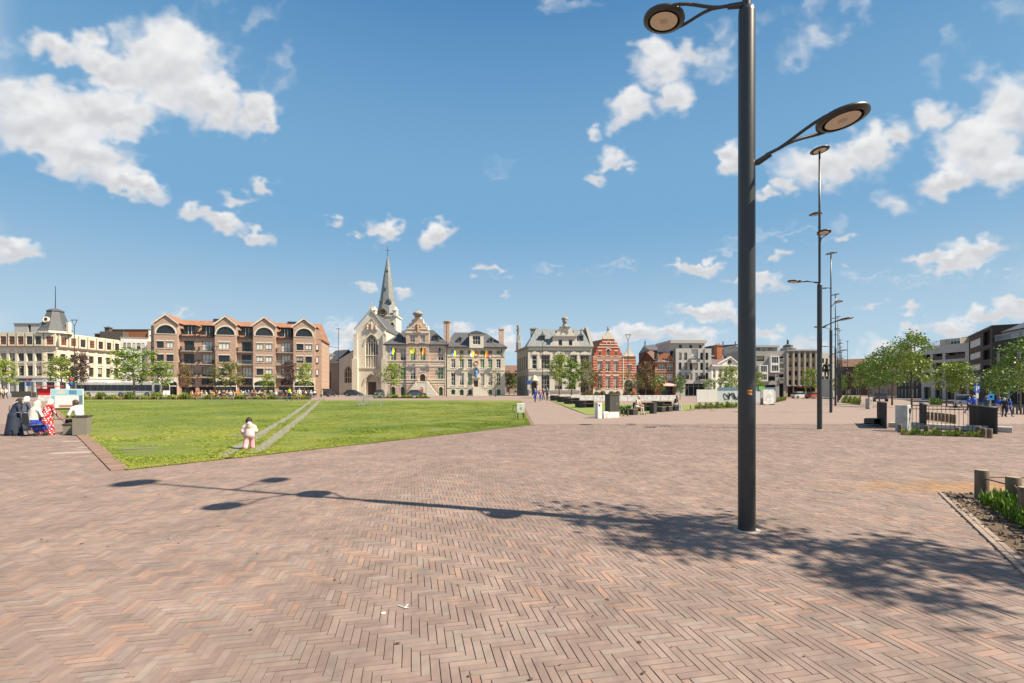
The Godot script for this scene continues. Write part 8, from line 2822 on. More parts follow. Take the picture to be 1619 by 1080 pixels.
	var tones := [white, Color(0.5, 0.48, 0.44), Color(0.03, 0.04, 0.08), Color(0.35, 0.05, 0.04), Color(0.6, 0.55, 0.45), Color(0.12, 0.2, 0.35), Color(0.42, 0.3, 0.15), Color(0.02, 0.02, 0.025), Color(0.1, 0.2, 0.06), Color(0.45, 0.2, 0.05)]
	var protos := []
	for i in 10: protos.append(body_mesh(bodies.sit, {"s": SKIN, "t": tones[i], "b": tones[(i * 3 + 2) % 10] * 0.6, "h": [Color(0.03, 0.02, 0.015), Color(0.25, 0.17, 0.08), Color(0.45, 0.42, 0.38)][i % 3], "f": Color(0.03, 0.03, 0.03)}))
	var names := ["white", "grey", "navy", "dark red", "cream", "blue", "tan", "black", "green", "orange"]
	for i in 64:
		var px := 302.0 + 198.0 * (i + r2.randf_range(-0.35, 0.35)) / 64.0
		var d := 81.0 + (i % 4) * 3.4 + r2.randf_range(-0.5, 0.5)
		var k := r2.randi() % 10
		var o := MeshInstance3D.new()
		o.mesh = protos[k]
		o.name = numbered("person")
		add_child(o)
		o.position = Q(px, d); o.rotation.y = r2.randf() * TAU
		meta(o, "person in %s top sitting at the cafe terrace" % names[k], "person", "people sitting at the cafe terrace")
		# the chair under them
		if i == 0: chair_proto()
		copy_chair(o.position, o.rotation.y)
	for i in 20:
		var at2 := Q(306.0 + 190.0 * (i + 0.5) / 20.0, 83.0 + (i % 3) * 4.4)
		table(at2)

func V2(x, y) -> Vector2: return Vector2(x, y)

var chair0: Node3D
var table0: Node3D

func chair_proto():
	chair0 = thing("terrace_chair", "dark woven terrace chair under a cafe guest", "chair", Vector3.ZERO, 0.0, "chairs of the cafe terrace")
	var mb := Mb.new()
	mb.bx(V(-0.23, 0.41, -0.2), V(0.23, 0.45, 0.24))
	part(mb, "seat", M.wood_dark, chair0)
	mb = Mb.new()
	mb.bx(V(-0.23, 0.5, -0.26), V(0.23, 0.86, -0.22))
	part(mb, "backrest", M.wood_dark, chair0)
	for q in [[-0.21, -0.24], [0.21, -0.24], [-0.21, 0.21], [0.21, 0.21]]:
		mb = Mb.new()
		mb.bar(V(q[0], 0, q[1]), V(q[0], 0.5 if q[1] < 0.0 else 0.41, q[1]), 0.016, 0.016, 5)
		part(mb, "leg", M.black_metal, chair0)

func copy_chair(at: Vector3, turn: float):
	if chair0.position == Vector3.ZERO:
		chair0.position = at; chair0.rotation.y = turn
	else: copy(chair0, at, turn)

func table(at: Vector3):
	if table0 == null:
		table0 = thing("terrace_table", "small round table of the cafe terrace", "table", at, 0.0, "tables of the cafe terrace")
		var mb := Mb.new()
		mb.lathe(Vector3.ZERO, [V2(0.01, 0.7), V2(0.38, 0.7), V2(0.38, 0.73), V2(0.01, 0.735)], 14)
		part(mb, "tabletop", M.wood_dark, table0)
		mb = Mb.new()
		mb.bar(V(0, 0.02, 0), V(0, 0.7, 0), 0.03, 0.03, 6)
		part(mb, "leg", M.black_metal, table0)
		mb = Mb.new()
		mb.lathe(Vector3.ZERO, [V2(0.25, 0.0), V2(0.22, 0.025), V2(0.03, 0.04)], 10)
		part(mb, "foot", M.black_metal, table0)
	else: copy(table0, at, 0.0)

func wheelchair(at: Vector3, turn: float, label: String):
	var o := thing("wheelchair", label, "wheelchair", at, turn)
	for s in [-1.0, 1.0]:
		var mb := Mb.new()
		var pts := []
		for k in 25: pts.append(V(s * 0.3, 0.3 + 0.29 * cos(TAU * k / 24.0), -0.02 + 0.29 * sin(TAU * k / 24.0)))
		var rad := []
		for k in 25: rad.append(0.016)
		mb.tube(pts, rad, 6, false)
		for k in 8: mb.bar(V(s * 0.3, 0.3, -0.02), V(s * 0.3, 0.3 + 0.28 * cos(TAU * k / 8.0), -0.02 + 0.28 * sin(TAU * k / 8.0)), 0.004, 0.004, 4, false)
		part(mb, "wheel", M.black_metal, o)
		mb = Mb.new()
		mb.tube([V(s * 0.26, 0.95, -0.38), V(s * 0.26, 0.93, -0.25), V(s * 0.26, 0.45, -0.2), V(s * 0.26, 0.45, 0.28), V(s * 0.22, 0.12, 0.42)], [0.013, 0.013, 0.013, 0.013, 0.013], 6)
		part(mb, "side_frame", M.steel, o)
		mb = Mb.new()
		mb.lathe(Vector3.ZERO, [V2(0.01, -0.015), V2(0.085, -0.015), V2(0.085, 0.015), V2(0.01, 0.015)], 12)
		var c = part(mb, "castor", M.tyre, o)
		c.position = V(s * 0.25, 0.085, 0.3); c.rotation.z = PI / 2
		mb = Mb.new()
		mb.bx(V(s * 0.12 - 0.07, 0.09, 0.4), V(s * 0.12 + 0.07, 0.105, 0.58))
		part(mb, "footrest", M.white_paint, o)
	var mb2 := Mb.new()
	mb2.bx(V(-0.25, 0.43, -0.2), V(0.25, 0.455, 0.28)); mb2.bx(V(-0.25, 0.47, -0.235), V(0.25, 0.9, -0.215))
	part(mb2, "seat", M.black_metal, o)

# ---------------------------------------------------------------- street things
# a thing from a list of parts: [name, material, corner, corner]
func boxes(called, label, category, at: Vector3, turn: float, parts: Array, group := "") -> Node3D:
	var o := thing(called, label, category, at, turn, group)
	for p in parts:
		var mb := Mb.new()
		if p.size() > 4: mb.cbx(p[2], p[3], p[4])
		else: mb.bx(p[2], p[3])
		part(mb, p[0], p[1], o)
	return o

func wheel(o: Node3D, p: Vector3, r: float, w: float):
	var mb := Mb.new()
	mb.tf = Transform3D(Basis(Vector3.RIGHT, PI / 2), p)
	mb.lathe(Vector3.ZERO, [V2(r * 0.6, -w), V2(r * 0.95, -w), V2(r, -w * 0.6), V2(r, w * 0.6), V2(r * 0.95, w), V2(r * 0.6, w)], 18)
	var t = part(mb, "wheel", M.tyre, o)
	mb = Mb.new()
	mb.tf = Transform3D(Basis(Vector3.RIGHT, PI / 2), p)
	mb.lathe(Vector3.ZERO, [V2(r * 0.62, w * 0.8), V2(r * 0.2, w * 0.95), V2(0.01, w * 0.9)], 14)
	mb.lathe(Vector3.ZERO, [V2(0.01, -w * 0.9), V2(r * 0.2, -w * 0.95), V2(r * 0.62, -w * 0.8)], 14)
	part(mb, "rim", M.steel, t)

func car(px: float, d: float, turn: float, col: Color, label: String, tall := 1.0):
	var o := thing("parked_car", label, "car", Q(px, d), turn, "cars round the square")
	var L := 2.1
	# body: cross-sections along x, each [x, half width, sill y, shoulder y]
	var low := [[-2.1, 0.70, 0.42, 0.66], [-2.0, 0.82, 0.26, 0.86], [-1.2, 0.88, 0.2, 0.93], [0.0, 0.89, 0.2, 0.92], [1.1, 0.88, 0.2, 0.90], [1.8, 0.83, 0.24, 0.74], [2.1, 0.66, 0.4, 0.58]]
	var mb := Mb.new()
	for i in low.size() - 1:
		var a = low[i]; var b = low[i + 1]
		for s in [-1.0, 1.0]:
			var q := [V(a[0], a[3] * tall, s * a[1] * 0.93), V(b[0], b[3] * tall, s * b[1] * 0.93), V(b[0], b[2], s * b[1]), V(a[0], a[2], s * a[1])]
			if s > 0: mb.quad(q[0], q[1], q[2], q[3])
			else: mb.quad(q[1], q[0], q[3], q[2])
		mb.quad(V(a[0], a[3] * tall, -a[1] * 0.93), V(b[0], b[3] * tall, -b[1] * 0.93), V(b[0], b[3] * tall, b[1] * 0.93), V(a[0], a[3] * tall, a[1] * 0.93))
	mb.quad(V(-2.1, 0.66 * tall, -0.65), V(-2.1, 0.66 * tall, 0.65), V(-2.1, 0.42, 0.7), V(-2.1, 0.42, -0.7))
	mb.quad(V(2.1, 0.58 * tall, 0.61), V(2.1, 0.58 * tall, -0.61), V(2.1, 0.4, -0.66), V(2.1, 0.4, 0.66))
	mb.col = Color.WHITE
	var m := flat(col.r, col.g, col.b, 0.25)
	m.clearcoat_enabled = true
	part(mb, "body", m, o)
	# glasshouse and roof
	var g := [[-1.85, 0.70, 0.9], [-1.25, 0.60, 1.42], [0.25, 0.60, 1.45], [1.15, 0.74, 0.9]]
	mb = Mb.new()
	for i in 3:
		for s in [-1.0, 1.0]:
			var a = g[i]; var b = g[i + 1]
			var q := [V(a[0], a[2] * tall, s * a[1]), V(b[0], b[2] * tall, s * b[1]), V(b[0], 0.9 * tall, s * 0.8), V(a[0], 0.9 * tall, s * 0.8)]
			if s > 0: mb.quad(q[0], q[1], q[2], q[3])
			else: mb.quad(q[1], q[0], q[3], q[2])
	for e in [[0, 1], [3, 2]]:
		var a = g[e[0]]; var b = g[e[1]]
		mb.quad(V(a[0], a[2] * tall, -a[1]), V(b[0], b[2] * tall, -b[1]), V(b[0], b[2] * tall, b[1]), V(a[0], a[2] * tall, a[1]))
	part(mb, "window_glass", M.glass_dark, o)
	mb = Mb.new()
	mb.cbx(V(-1.3, 1.41 * tall, -0.61), V(0.3, 1.47 * tall, 0.61), 0.04)
	for s in [-0.66, 0.66]: mb.bx(V(-0.5, 0.9 * tall, s - 0.04 * signf(s)), V(-0.42, 1.43 * tall, s + 0.02 * signf(s)))
	part(mb, "roof", m, o)
	for x in [-1.3, 1.3]:
		for s in [-0.8, 0.8]: wheel(o, V(x, 0.32, s), 0.32, 0.1)
	for s in [-0.5, 0.5]:
		mb = Mb.new()
		mb.bx(V(2.0, 0.55, s - 0.15), V(2.105, 0.66, s + 0.15))
		part(mb, "headlight", flat(0.7, 0.7, 0.68, 0.2), o)
		mb = Mb.new()
		mb.bx(V(-2.105, 0.6, s - 0.15), V(-2.02, 0.76, s + 0.15))
		part(mb, "tail_light", flat(0.35, 0.01, 0.01, 0.3), o)

func bus():
	var a := Q(128, 100); var b := Q(262, 100)
	var L := b.x - a.x
	var o := thing("city_bus", "long white city bus with dark window band and yellow front corner", "bus", Vector3((a.x + b.x) * 0.5, a.y, a.z))
	var h := L * 0.5
	var w = M.white_paint
	var mb := Mb.new()
	mb.prism(PackedVector2Array([V2(-h, 0.35), V2(-h, 2.75), V2(-h + 0.2, 2.95), V2(h - 0.5, 2.95), V2(h - 0.1, 2.6), V2(h, 1.3), V2(h, 0.35)]), -1.25, 1.25)
	part(mb, "body", w, o)
	mb = Mb.new()
	for q in [[-h + 3.2, 1.4], [0.6, 1.4], [h - 5.0, 3.0]]: mb.cbx(V(q[0], 2.951, -0.8), V(q[0] + q[1] * 2.0, 3.2, 0.8), 0.1)
	part(mb, "roof_unit", w, o)
	var n := 11
	for i in n:
		var x0 := -h + 0.25 + (L - 2.1) * i / n
		mb = Mb.new()
		mb.bx(V(x0, 1.25, 1.251), V(x0 + (L - 2.1) / n - 0.06, 2.45, 1.27))
		part(mb, "window", M.glass_dark, o)
	mb = Mb.new()
	mb.bx(V(h - 1.4, 1.0, 1.251), V(h - 0.35, 2.5, 1.27))
	part(mb, "cab_window", M.glass_dark, o)
	mb = Mb.new()
	mb.quad(V(h - 0.09, 2.6, -1.1), V(h - 0.09, 2.6, 1.1), V(h + 0.01, 1.3, 1.15), V(h + 0.01, 1.3, -1.15))
	part(mb, "windscreen", M.glass_dark, o)
	slab(o, "front_panel", flat(0.75, 0.5, 0.03), V(h - 0.6, 0.4, 1.252), V(h - 0.02, 0.95, 1.275))
	slab(o, "skirt_line", flat(0.3, 0.3, 0.3), V(-h + 0.1, 0.95, 1.251), V(h - 0.7, 1.02, 1.262))
	for x in [-h + 2.6, 0.4, h - 2.9]:
		for s in [-1.12, 1.16]: wheel(o, V(x, 0.48, s), 0.48, 0.13)

func sign_post(px: float, d: float, h: float, label: String, plates: Array):
	var o := thing("sign_post", label, "sign", Q(px, d))
	var mb := Mb.new()
	mb.bar(V(0, 0, 0), V(0, h, 0), 0.035, 0.035, 8)
	part(mb, "pole", M.steel, o)
	for p in plates:
		mb = Mb.new()
		if p[0] == "round":
			mb.tf = Transform3D(Basis(Vector3.RIGHT, PI / 2), V(0, p[1], 0.05))
			mb.lathe(Vector3.ZERO, [V2(p[2], -0.01), V2(p[2], 0.01), V2(0.01, 0.012)], 20)
		else: mb.bx(V(-p[2], p[1] - p[3], 0.04), V(p[2], p[1] + p[3], 0.06))
		var pl = part(mb, "sign_plate", p[4], o)
		if p.size() > 5:
			var t := TextMesh.new()
			t.text = p[5]
			t.font_size = 64
			t.pixel_size = p[3] * 2.0 / 64.0
			t.depth = 0.01
			var f := SystemFont.new()
			f.font_names = PackedStringArray(["Droid Sans"])
			f.font_weight = 700
			t.font = f
			t.material = M.white_paint
			var l := MeshInstance3D.new()
			l.mesh = t
			l.name = "lettering"
			pl.add_child(l)
			l.position = V(0, p[1], 0.066)

func bicycle(at: Vector3, turn: float, label: String):
	var o := thing("bicycle", label, "bicycle", at, turn, "bicycles before the bus")
	for x in [-0.52, 0.52]:
		var mb := Mb.new()
		var pts := []
		var rad := []
		for k in 19:
			pts.append(V(x + 0.33 * cos(TAU * k / 18.0), 0.34 + 0.33 * sin(TAU * k / 18.0), 0)); rad.append(0.02)
		mb.tube(pts, rad, 5, false)
		part(mb, "wheel", M.tyre, o)
	var mb2 := Mb.new()
	for e in [[V(-0.52, 0.34, 0), V(-0.1, 0.3, 0)], [V(-0.1, 0.3, 0), V(-0.25, 0.85, 0)], [V(-0.22, 0.75, 0), V(0.36, 0.8, 0)], [V(-0.1, 0.3, 0), V(0.38, 0.72, 0)], [V(0.52, 0.34, 0), V(0.34, 0.98, 0)], [V(-0.52, 0.34, 0), V(-0.24, 0.8, 0)], [V(0.34, 0.98, -0.28), V(0.34, 0.98, 0.28)]]: mb2.bar(e[0], e[1], 0.022, 0.022, 5)
	part(mb2, "frame", M.black_metal, o)
	slab(o, "saddle", M.black_metal, V(-0.38, 0.86, -0.07), V(-0.12, 0.92, 0.07))

func things():
	bus()
	for q in [[519, 104, 1.5, Color(0.015, 0.015, 0.018), "black car seen from behind at the terrace's end", 1.15], [559, 110, 0.0, Color(0.02, 0.023, 0.03), "dark saloon car parked side-on before the church aisle", 1.0], [600, 112, -1.5, Color(0.03, 0.035, 0.045), "dark car facing the lawn before the church door", 1.05], [659, 102, 0.15, Color(0.025, 0.04, 0.07), "dark blue car parked before the pink hall's staircase", 1.0], [1266, 112, 0.1, Color(0.6, 0.62, 0.62), "silver car before the ochre office block's shops", 1.0], [1287, 108, 0.4, Color(0.38, 0.06, 0.03), "red car beside the statue", 1.0], [1524, 60, 0.9, Color(0.33, 0.37, 0.42), "grey-blue car parked under the tree by the parking sign", 1.1], [1392, 80, 1.0, Color(0.04, 0.045, 0.05), "dark car among the street trees", 1.0], [92, 106, 0.0, Color(0.45, 0.02, 0.02), "red car behind the information board", 1.0]]: car(q[0], q[1], q[2], q[3], q[4], q[5])
	for k in 3: bicycle(Q(192 + k * 6, 84), 0.4 + k * 0.5, ["black bicycle parked before the bus, its wheel towards the lawn", "black bicycle leaning in the middle of three before the bus", "black bicycle parked nearest the bus's cab"][k])
	# information board on wooden legs
	var at := P(107, 664)
	var o := boxes("information_board", "wooden information board printed with pictures and pale text field", "board", at, 0.25, [["leg", M.wood, V(-0.8, 0, -0.05), V(-0.7, 1.86, 0.03)], ["leg", M.wood, V(0.7, 0, -0.05), V(0.8, 1.86, 0.03)], ["rail", M.wood, V(-0.699, 0.62, -0.04), V(0.699, 0.72, 0.02)], ["foot", M.wood, V(-0.9, 0, -0.35), V(-0.6, 0.06, 0.3)], ["foot", M.wood, V(0.6, 0, -0.35), V(0.9, 0.06, 0.3)], ["panel", flat(0.66, 0.70, 0.70), V(-0.84, 0.74, 0.031), V(0.84, 1.9, 0.07)]])
	for q in [[-0.8, 1.52, 0.8, 1.86, 0.30, 0.55, 0.62], [-0.5, 1.6, -0.1, 1.8, 0.6, 0.55, 0.45], [0.1, 1.56, 0.5, 1.82, 0.1, 0.25, 0.4], [0.62, 0.95, 0.8, 1.5, 0.12, 0.2, 0.24], [-0.4, 0.78, 0.55, 0.92, 0.45, 0.22, 0.12], [-0.8, 0.78, -0.62, 1.48, 0.25, 0.42, 0.5]]: slab(o, "printed_picture", flat(q[4], q[5], q[6]), V(q[0], q[1], 0.0702 + q[0] * 0.0003 + 0.001), V(q[2], q[3], 0.073 + q[1] * 0.001))
	# bench block and bin by the lawn's corner
	at = P(119, 686)
	boxes("bench_block", "brown-grey slatted seat block with the white-shirted person on it", "bench", at, 0.35, [["seat", M.wood_dark, V(-0.3, 0.38, -0.5), V(0.4, 0.45, 0.35), 0.015], ["side_panel", flat(0.19, 0.175, 0.14), V(-0.28, 0.02, -0.48), V(0.38, 0.379, 0.33)]])
	at = P(130, 688)
	o = boxes("litter_bin", "brown-grey square litter bin beside the seat block", "bin", at, 0.35, [["bin_body", flat(0.19, 0.175, 0.14), V(-0.23, 0.03, -0.23), V(0.23, 0.72, 0.23)], ["lid", M.wood_dark, V(-0.25, 0.74, -0.25), V(0.25, 0.80, 0.25), 0.015], ["base", M.frame_dark, V(-0.2, 0, -0.2), V(0.2, 0.03, 0.2)]])
	# red stall, forked lamp and signs on the left
	boxes("red_stall", "small red and white stall behind the information board", "stall", P(78, 634), 0.2, [["counter", M.white_paint, V(-1.0, 0, -0.6), V(1.0, 0.8, 0.6)], ["red_panel", flat(0.55, 0.01, 0.01), V(-0.95, 0.8, -0.55), V(0.5, 1.7, 0.55), 0.05], ["awning", flat(0.42, 0.03, 0.02), V(-1.2, 2.0, -0.9), V(1.2, 2.12, 0.9), 0.05], ["post", M.steel, V(-1.1, 0, 0.7), V(-1.05, 2.0, 0.75)], ["post", M.steel, V(1.05, 0, 0.7), V(1.1, 2.0, 0.75)]])
	boxes("mesh_fence", "dark mesh fence panel in front of the corner building's shops", "fence", Q(34, 88), 0.0, [["panel", flat(0.07, 0.065, 0.055, 0.9), V(-1.8, 0.05, 0), V(1.8, 1.15, 0.04)], ["panel", flat(0.09, 0.08, 0.06, 0.9), V(1.9, 0.05, 0), V(3.6, 1.0, 0.04)], ["post", M.steel, V(1.82, 0, -0.02), V(1.88, 1.2, 0.06)]])
	small_lamp(117.5, 92, 13.6, "slim lamp pole with forked top before the corner building")
	small_lamp(535, 104, 14.5, "slim pole with double arm lamps between apartments and church", 1)
	small_lamp(340, 96, 9.0, "slim lamp pole before the apartments' balconies")
	small_lamp(706, 100, 15.5, "slim dark pole before the joint of the two halls", 1)
	small_lamp(858, 96, 10.5, "slim lamp pole before the courthouse's left window")
	small_lamp(993, 98, 11.5, "slim lamp pole with forked top before the red brick house")
	small_lamp(1340, 130, 15.0, "slim distant lamp pole at the end of the tree row", 1)
	var blue := flat(0.01, 0.10, 0.45, 0.4)
	sign_post(45, 94, 2.9, "pole with square blue sign before the corner building's shop", [["plate", 2.5, 0.42, 0.32, blue]])
	sign_post(112, 86, 3.4, "pole with round blue sign and red-white sign above it", [["round", 2.4, 0.36, 0, blue], ["round", 3.2, 0.3, 0, flat(0.5, 0.05, 0.05)]])
	sign_post(836, 78, 2.9, "pole with blue arrow sign and white plate at the courthouse corner", [["plate", 2.7, 0.28, 0.28, blue], ["plate", 1.9, 0.2, 0.4, M.white_paint]])
	sign_post(1544, 36, 2.55, "parking sign with white letter P on blue", [["plate", 2.1, 0.21, 0.26, blue, "P"], ["plate", 1.6, 0.1, 0.2, M.white_paint]])
	sign_post(1566, 38, 2.0, "square blue sign with white picture near the group in blue", [["plate", 1.55, 0.24, 0.24, flat(0.02, 0.2, 0.5, 0.4)], ["plate", 1.552, 0.1, 0.07, M.white_paint]])
	# steel crowd barriers on the lawn
	for q in [[590, 642, 0.1, "galvanised crowd barrier standing across the lawn"], [574, 642.5, 1.2, "galvanised crowd barrier turned away at the end of the other"]]:
		o = thing("crowd_barrier", q[3], "barrier", P(q[0], q[1]), q[2])
		var mb := Mb.new()
		mb.tube([V(-1.0, 0.15, 0), V(-1.0, 1.0, 0), V(-0.9, 1.1, 0), V(0.9, 1.1, 0), V(1.0, 1.0, 0), V(1.0, 0.15, 0)], [0.03, 0.03, 0.03, 0.03, 0.03, 0.03], 8)
		mb.bar(V(-1.0, 0.25, 0), V(1.0, 0.25, 0), 0.02, 0.02, 6)
		part(mb, "frame", M.steel, o)
		for k in 13:
			mb = Mb.new()
			mb.bar(V(-0.85 + k * 0.142, 0.25, 0), V(-0.85 + k * 0.142, 1.09, 0), 0.012, 0.012, 5)
			part(mb, "bar", M.steel, o)
		for x in [-0.8, 0.8]:
			mb = Mb.new()
			mb.tube([V(x, 0.0, -0.3), V(x, 0.25, 0), V(x, 0.0, 0.3)], [0.025, 0.025, 0.025], 6)
			part(mb, "foot", M.steel, o)
	# white service box on legs at the lawn's right corner
	o = boxes("service_box", "white service box on two legs with green mark and black hose", "box", P(823, 663), 0.1, [["cabinet", M.white_paint, V(-0.24, 0.42, -0.15), V(0.24, 1.0, 0.15), 0.02], ["leg", M.frame_dark, V(-0.2, 0, -0.03), V(-0.14, 0.42, 0.03)], ["leg", M.frame_dark, V(0.14, 0, -0.03), V(0.2, 0.42, 0.03)], ["green_mark", flat(0.25, 0.45, 0.03), V(-0.07, 0.6, 0.151), V(0.08, 0.76, 0.156)]])
	var hb := Mb.new()
	hb.tube([V(-0.24, 0.85, 0), V(-0.45, 0.88, 0), V(-0.5, 0.6, 0), V(-0.35, 0.4, 0), V(-0.3, 0.1, 0)], [0.02, 0.02, 0.02, 0.02, 0.02], 6)
	part(hb, "hose", M.frame_dark, o)
	# the middle lawn with its cabinets, seats and low wall
	var gm := flat(0.16, 0.19, 0.04, 0.95)
	var mb3 := Mb.new()
	var poly := [P(870, 633.6), P(928, 656), P(985, 656), P(1100, 647.5), P(1168, 645.5), P(1168, 634)]
	for i in range(1, poly.size() - 1):
		var up := V(0, 0.02, 0)
		mb3.tri(poly[0] + up, poly[i + 1] + up, poly[i] + up)
	struct(mb3, "lawn", gm)
	boxes("white_post", "white square service post at the middle lawn's corner", "post", P(946, 661.5), 0.5, [["shaft", M.white_paint, V(-0.16, 0, -0.16), V(0.16, 1.0, 0.16), 0.015], ["dark_mark", M.frame_dark, V(-0.1, 0.78, 0.161), V(0.03, 0.9, 0.165)]])
	boxes("utility_cabinet", "tall dark grey utility cabinet on a white plinth", "cabinet", P(968, 660), 0.5, [["plinth", M.white_paint, V(-0.4, 0, -0.25), V(0.4, 0.4, 0.25)], ["cabinet_body", flat(0.055, 0.05, 0.04), V(-0.41, 0.4, -0.26), V(0.41, 1.5, 0.26)], ["lid", M.dark_grey, V(-0.44, 1.5, -0.29), V(0.44, 1.56, 0.29), 0.02], ["lock", M.steel, V(0.15, 0.85, 0.261), V(0.2, 0.97, 0.275)], ["door_seam", M.frame_dark, V(-0.005, 0.45, 0.261), V(0.005, 1.45, 0.264)]])
	boxes("white_cover", "white bulging cover beside the dark utility cabinet", "cover", P(958, 661), 0.3, [["sheet", M.white_paint, V(-0.25, 0.0, -0.2), V(0.2, 0.42, 0.2), 0.1]])
	for q in [[1000, 656, "seat block with pale person"], [1045, 651.5, "empty dark seat block between the bins"], [1056, 650.5, "empty dark seat block nearer the dark-jacketed person"], [1066, 649.5, "dark seat block under the dark-jacketed person"]]:
		boxes("seat_block", q[2] + " on the middle lawn's border", "bench", P(q[0], q[1]), 0.7, [["block", flat(0.035, 0.033, 0.03), V(-0.28, 0, -0.28), V(0.28, 0.38, 0.28)], ["seat", M.wood, V(-0.3, 0.38, -0.3), V(0.3, 0.44, 0.3), 0.01]])
	boxes("litter_bin", "dark square litter bin among the seat blocks", "bin", P(1032.5, 654), 0.7, [["bin_body", flat(0.04, 0.038, 0.034), V(-0.2, 0, -0.2), V(0.2, 0.78, 0.2)], ["lid", M.wood_dark, V(-0.22, 0.78, -0.22), V(0.22, 0.84, 0.22), 0.02]])
	var tb := [[880, 633.5], [892, 636], [904, 639], [924, 645], [1018, 650], [1046, 647]]
	for i in tb.size():
		boxes("picnic_table", "dark picnic table on the grass, %s" % ["nearest the courthouse lane", "second along the path from the lane", "third along the path, by the upright green tree", "fourth, nearest the white post", "behind the pale-coated person", "behind the empty seat blocks"][i], "table", P(tb[i][0], tb[i][1]), 0.6, [["tabletop", M.wood, V(-0.9, 0.70, -0.35), V(0.9, 0.76, 0.35)], ["bench_seat", M.wood_dark, V(-0.9, 0.42, 0.5), V(0.9, 0.47, 0.8)], ["bench_seat", M.wood_dark, V(-0.9, 0.42, -0.8), V(0.9, 0.47, -0.5)], ["leg", M.frame_dark, V(-0.6, 0, -0.7), V(-0.5, 0.699, 0.7)], ["leg", M.frame_dark, V(0.5, 0, -0.7), V(0.6, 0.699, 0.7)]], "picnic tables on the grass")
	var wa := Q(884, 68); var wb := Q(1070, 70)
	var n := 14
	o = thing("low_wall", "long low white panel wall behind the middle lawn", "wall", wa, atan2(wa.z - wb.z, wb.x - wa.x))
	for k in n: slab(o, "panel", M.white_paint, V((wb - wa).length() * k / n + 0.02, 0, -0.1), V((wb - wa).length() * (k + 1) / n - 0.02, 0.78, 0.1))
	wood_posts_row([[980, 657.5], [985.5, 658], [992.5, 658], [1092, 647.5], [1099, 647.5], [1107, 647.5], [1116, 647], [1125, 647], [1135, 646.5], [1144, 646], [1157, 645.5], [1161, 645.5]], 0.38, 0.05, "thin wooden border post of the middle lawn", "thin border posts of the middle lawn")
	wood_posts_row([[163, 632.6], [191, 632.6], [221, 632.6], [249, 632.6], [278, 632.6], [310, 632.8], [334, 632.8], [368, 632.8], [390, 632.8], [420, 632.8]], 0.5, 0.13, "short thick post along the lawn's far border", "short posts along the lawn's far border")
	# hoardings with spray-painted writing, folding sign
	var ha := Q(1101, 66); var hb2 := Q(1134, 67); var hc := Q(1226, 68)
	o = thing("hoarding", "pale glossy hoarding panels before the concrete flats", "fence", ha, atan2(ha.z - hb2.z, hb2.x - ha.x))
	for k in 2: slab(o, "panel", flat(0.50, 0.49, 0.47, 0.3), V((hb2 - ha).length() * k / 2 + 0.01, 0.05, 0), V((hb2 - ha).length() * (k + 1) / 2 - 0.01, 1.75, 0.08))
	o = thing("hoarding", "blue-grey hoarding with blue top band, green board and black sprayed writing", "fence", hb2, atan2(hb2.z - hc.z, hc.x - hb2.x))
	var hl := (hc - hb2).length()
	for k in 4:
		slab(o, "panel", flat(0.48, 0.50, 0.53, 0.5), V(hl * k / 4 + 0.01, 0.05, 0), V(hl * (k + 1) / 4 - 0.01, 1.62, 0.08))
		slab(o, "top_band", flat(0.10, 0.19, 0.25), V(hl * k / 4 + 0.01, 1.63, 0), V(hl * (k + 1) / 4 - 0.01, 2.1, 0.09))
	slab(o, "green_board", flat(0.12, 0.4, 0.10), V(hl * 0.70, 1.75, 0.12), V(hl * 0.80, 2.25, 0.16))
	var spray := Mb.new()
	for k in 3:
		var pts := []
		var rad := []
		for i in 26:
			var t := i / 25.0
			pts.append(V(hl * 0.13 + 0.2 + k * 0.75 + 0.45 * sin(t * 9.0 + k * 2.0), 0.85 + 0.5 * sin(t * (13.0 + k * 3.0)) * (1.0 - 0.3 * t), 0.09)); rad.append(0.045)
		spray.tube(pts, rad, 5)
	part(spray, "sprayed_writing", flat(0.012, 0.012, 0.015), o)
	boxes("folding_sign", "white folding sign board standing before the hoarding's end", "sign", P(1213, 640), 0.2, [["panel", M.white_paint, V(-0.75, 0.12, 0.2), V(0.75, 1.9, 0.26)], ["panel", M.concrete, V(-0.75, 0.12, -0.3), V(0.75, 1.85, -0.24)], ["foot", M.frame_dark, V(-0.8, 0, -0.4), V(-0.6, 0.12, 0.35)], ["foot", M.frame_dark, V(0.6, 0, -0.4), V(0.8, 0.12, 0.35)], ["faint_drawing", flat(0.5, 0.5, 0.47), V(-0.35, 0.8, 0.261), V(0.35, 1.3, 0.265)]])
	# bronze figure on a tapering stone pedestal
	o = thing("statue", "dark bronze standing figure on a tall tapering stone pedestal", "statue", Q(1307, 104), -0.4)
	var sb := Mb.new()
	sb.lathe(Vector3.ZERO, [V2(1.7, 0), V2(1.7, 0.3), V2(1.45, 0.35), V2(1.2, 3.9), V2(1.35, 3.95), V2(1.35, 4.2), V2(0.01, 4.2)], 4, false, PI / 4)
	part(sb, "pedestal", M.concrete_light, o)
	var br := Color(0.012, 0.012, 0.011)
	var fig := MeshInstance3D.new()
	fig.mesh = body_mesh(bodies.stand, {"s": br, "t": br, "b": br, "h": br, "f": br})
	fig.name = "figure"
	o.add_child(fig)
	fig.position = V(0, 4.2, 0); fig.scale = V(2.5, 2.2, 2.5)
	# stairway enclosure on the right: dark panels, bar railing, white pillar, kerb and posts
	var f0 := P(1400, 679); var f1 := P(1436, 682); var f2 := P(1545, 687)
	o = thing("stairway_railing", "black bar railing with dark end panels round the stairway", "railing", f1, atan2(f1.z - f2.z, f2.x - f1.x))
	var rl := Vector2(f2.x - f1.x, f2.z - f1.z).length()
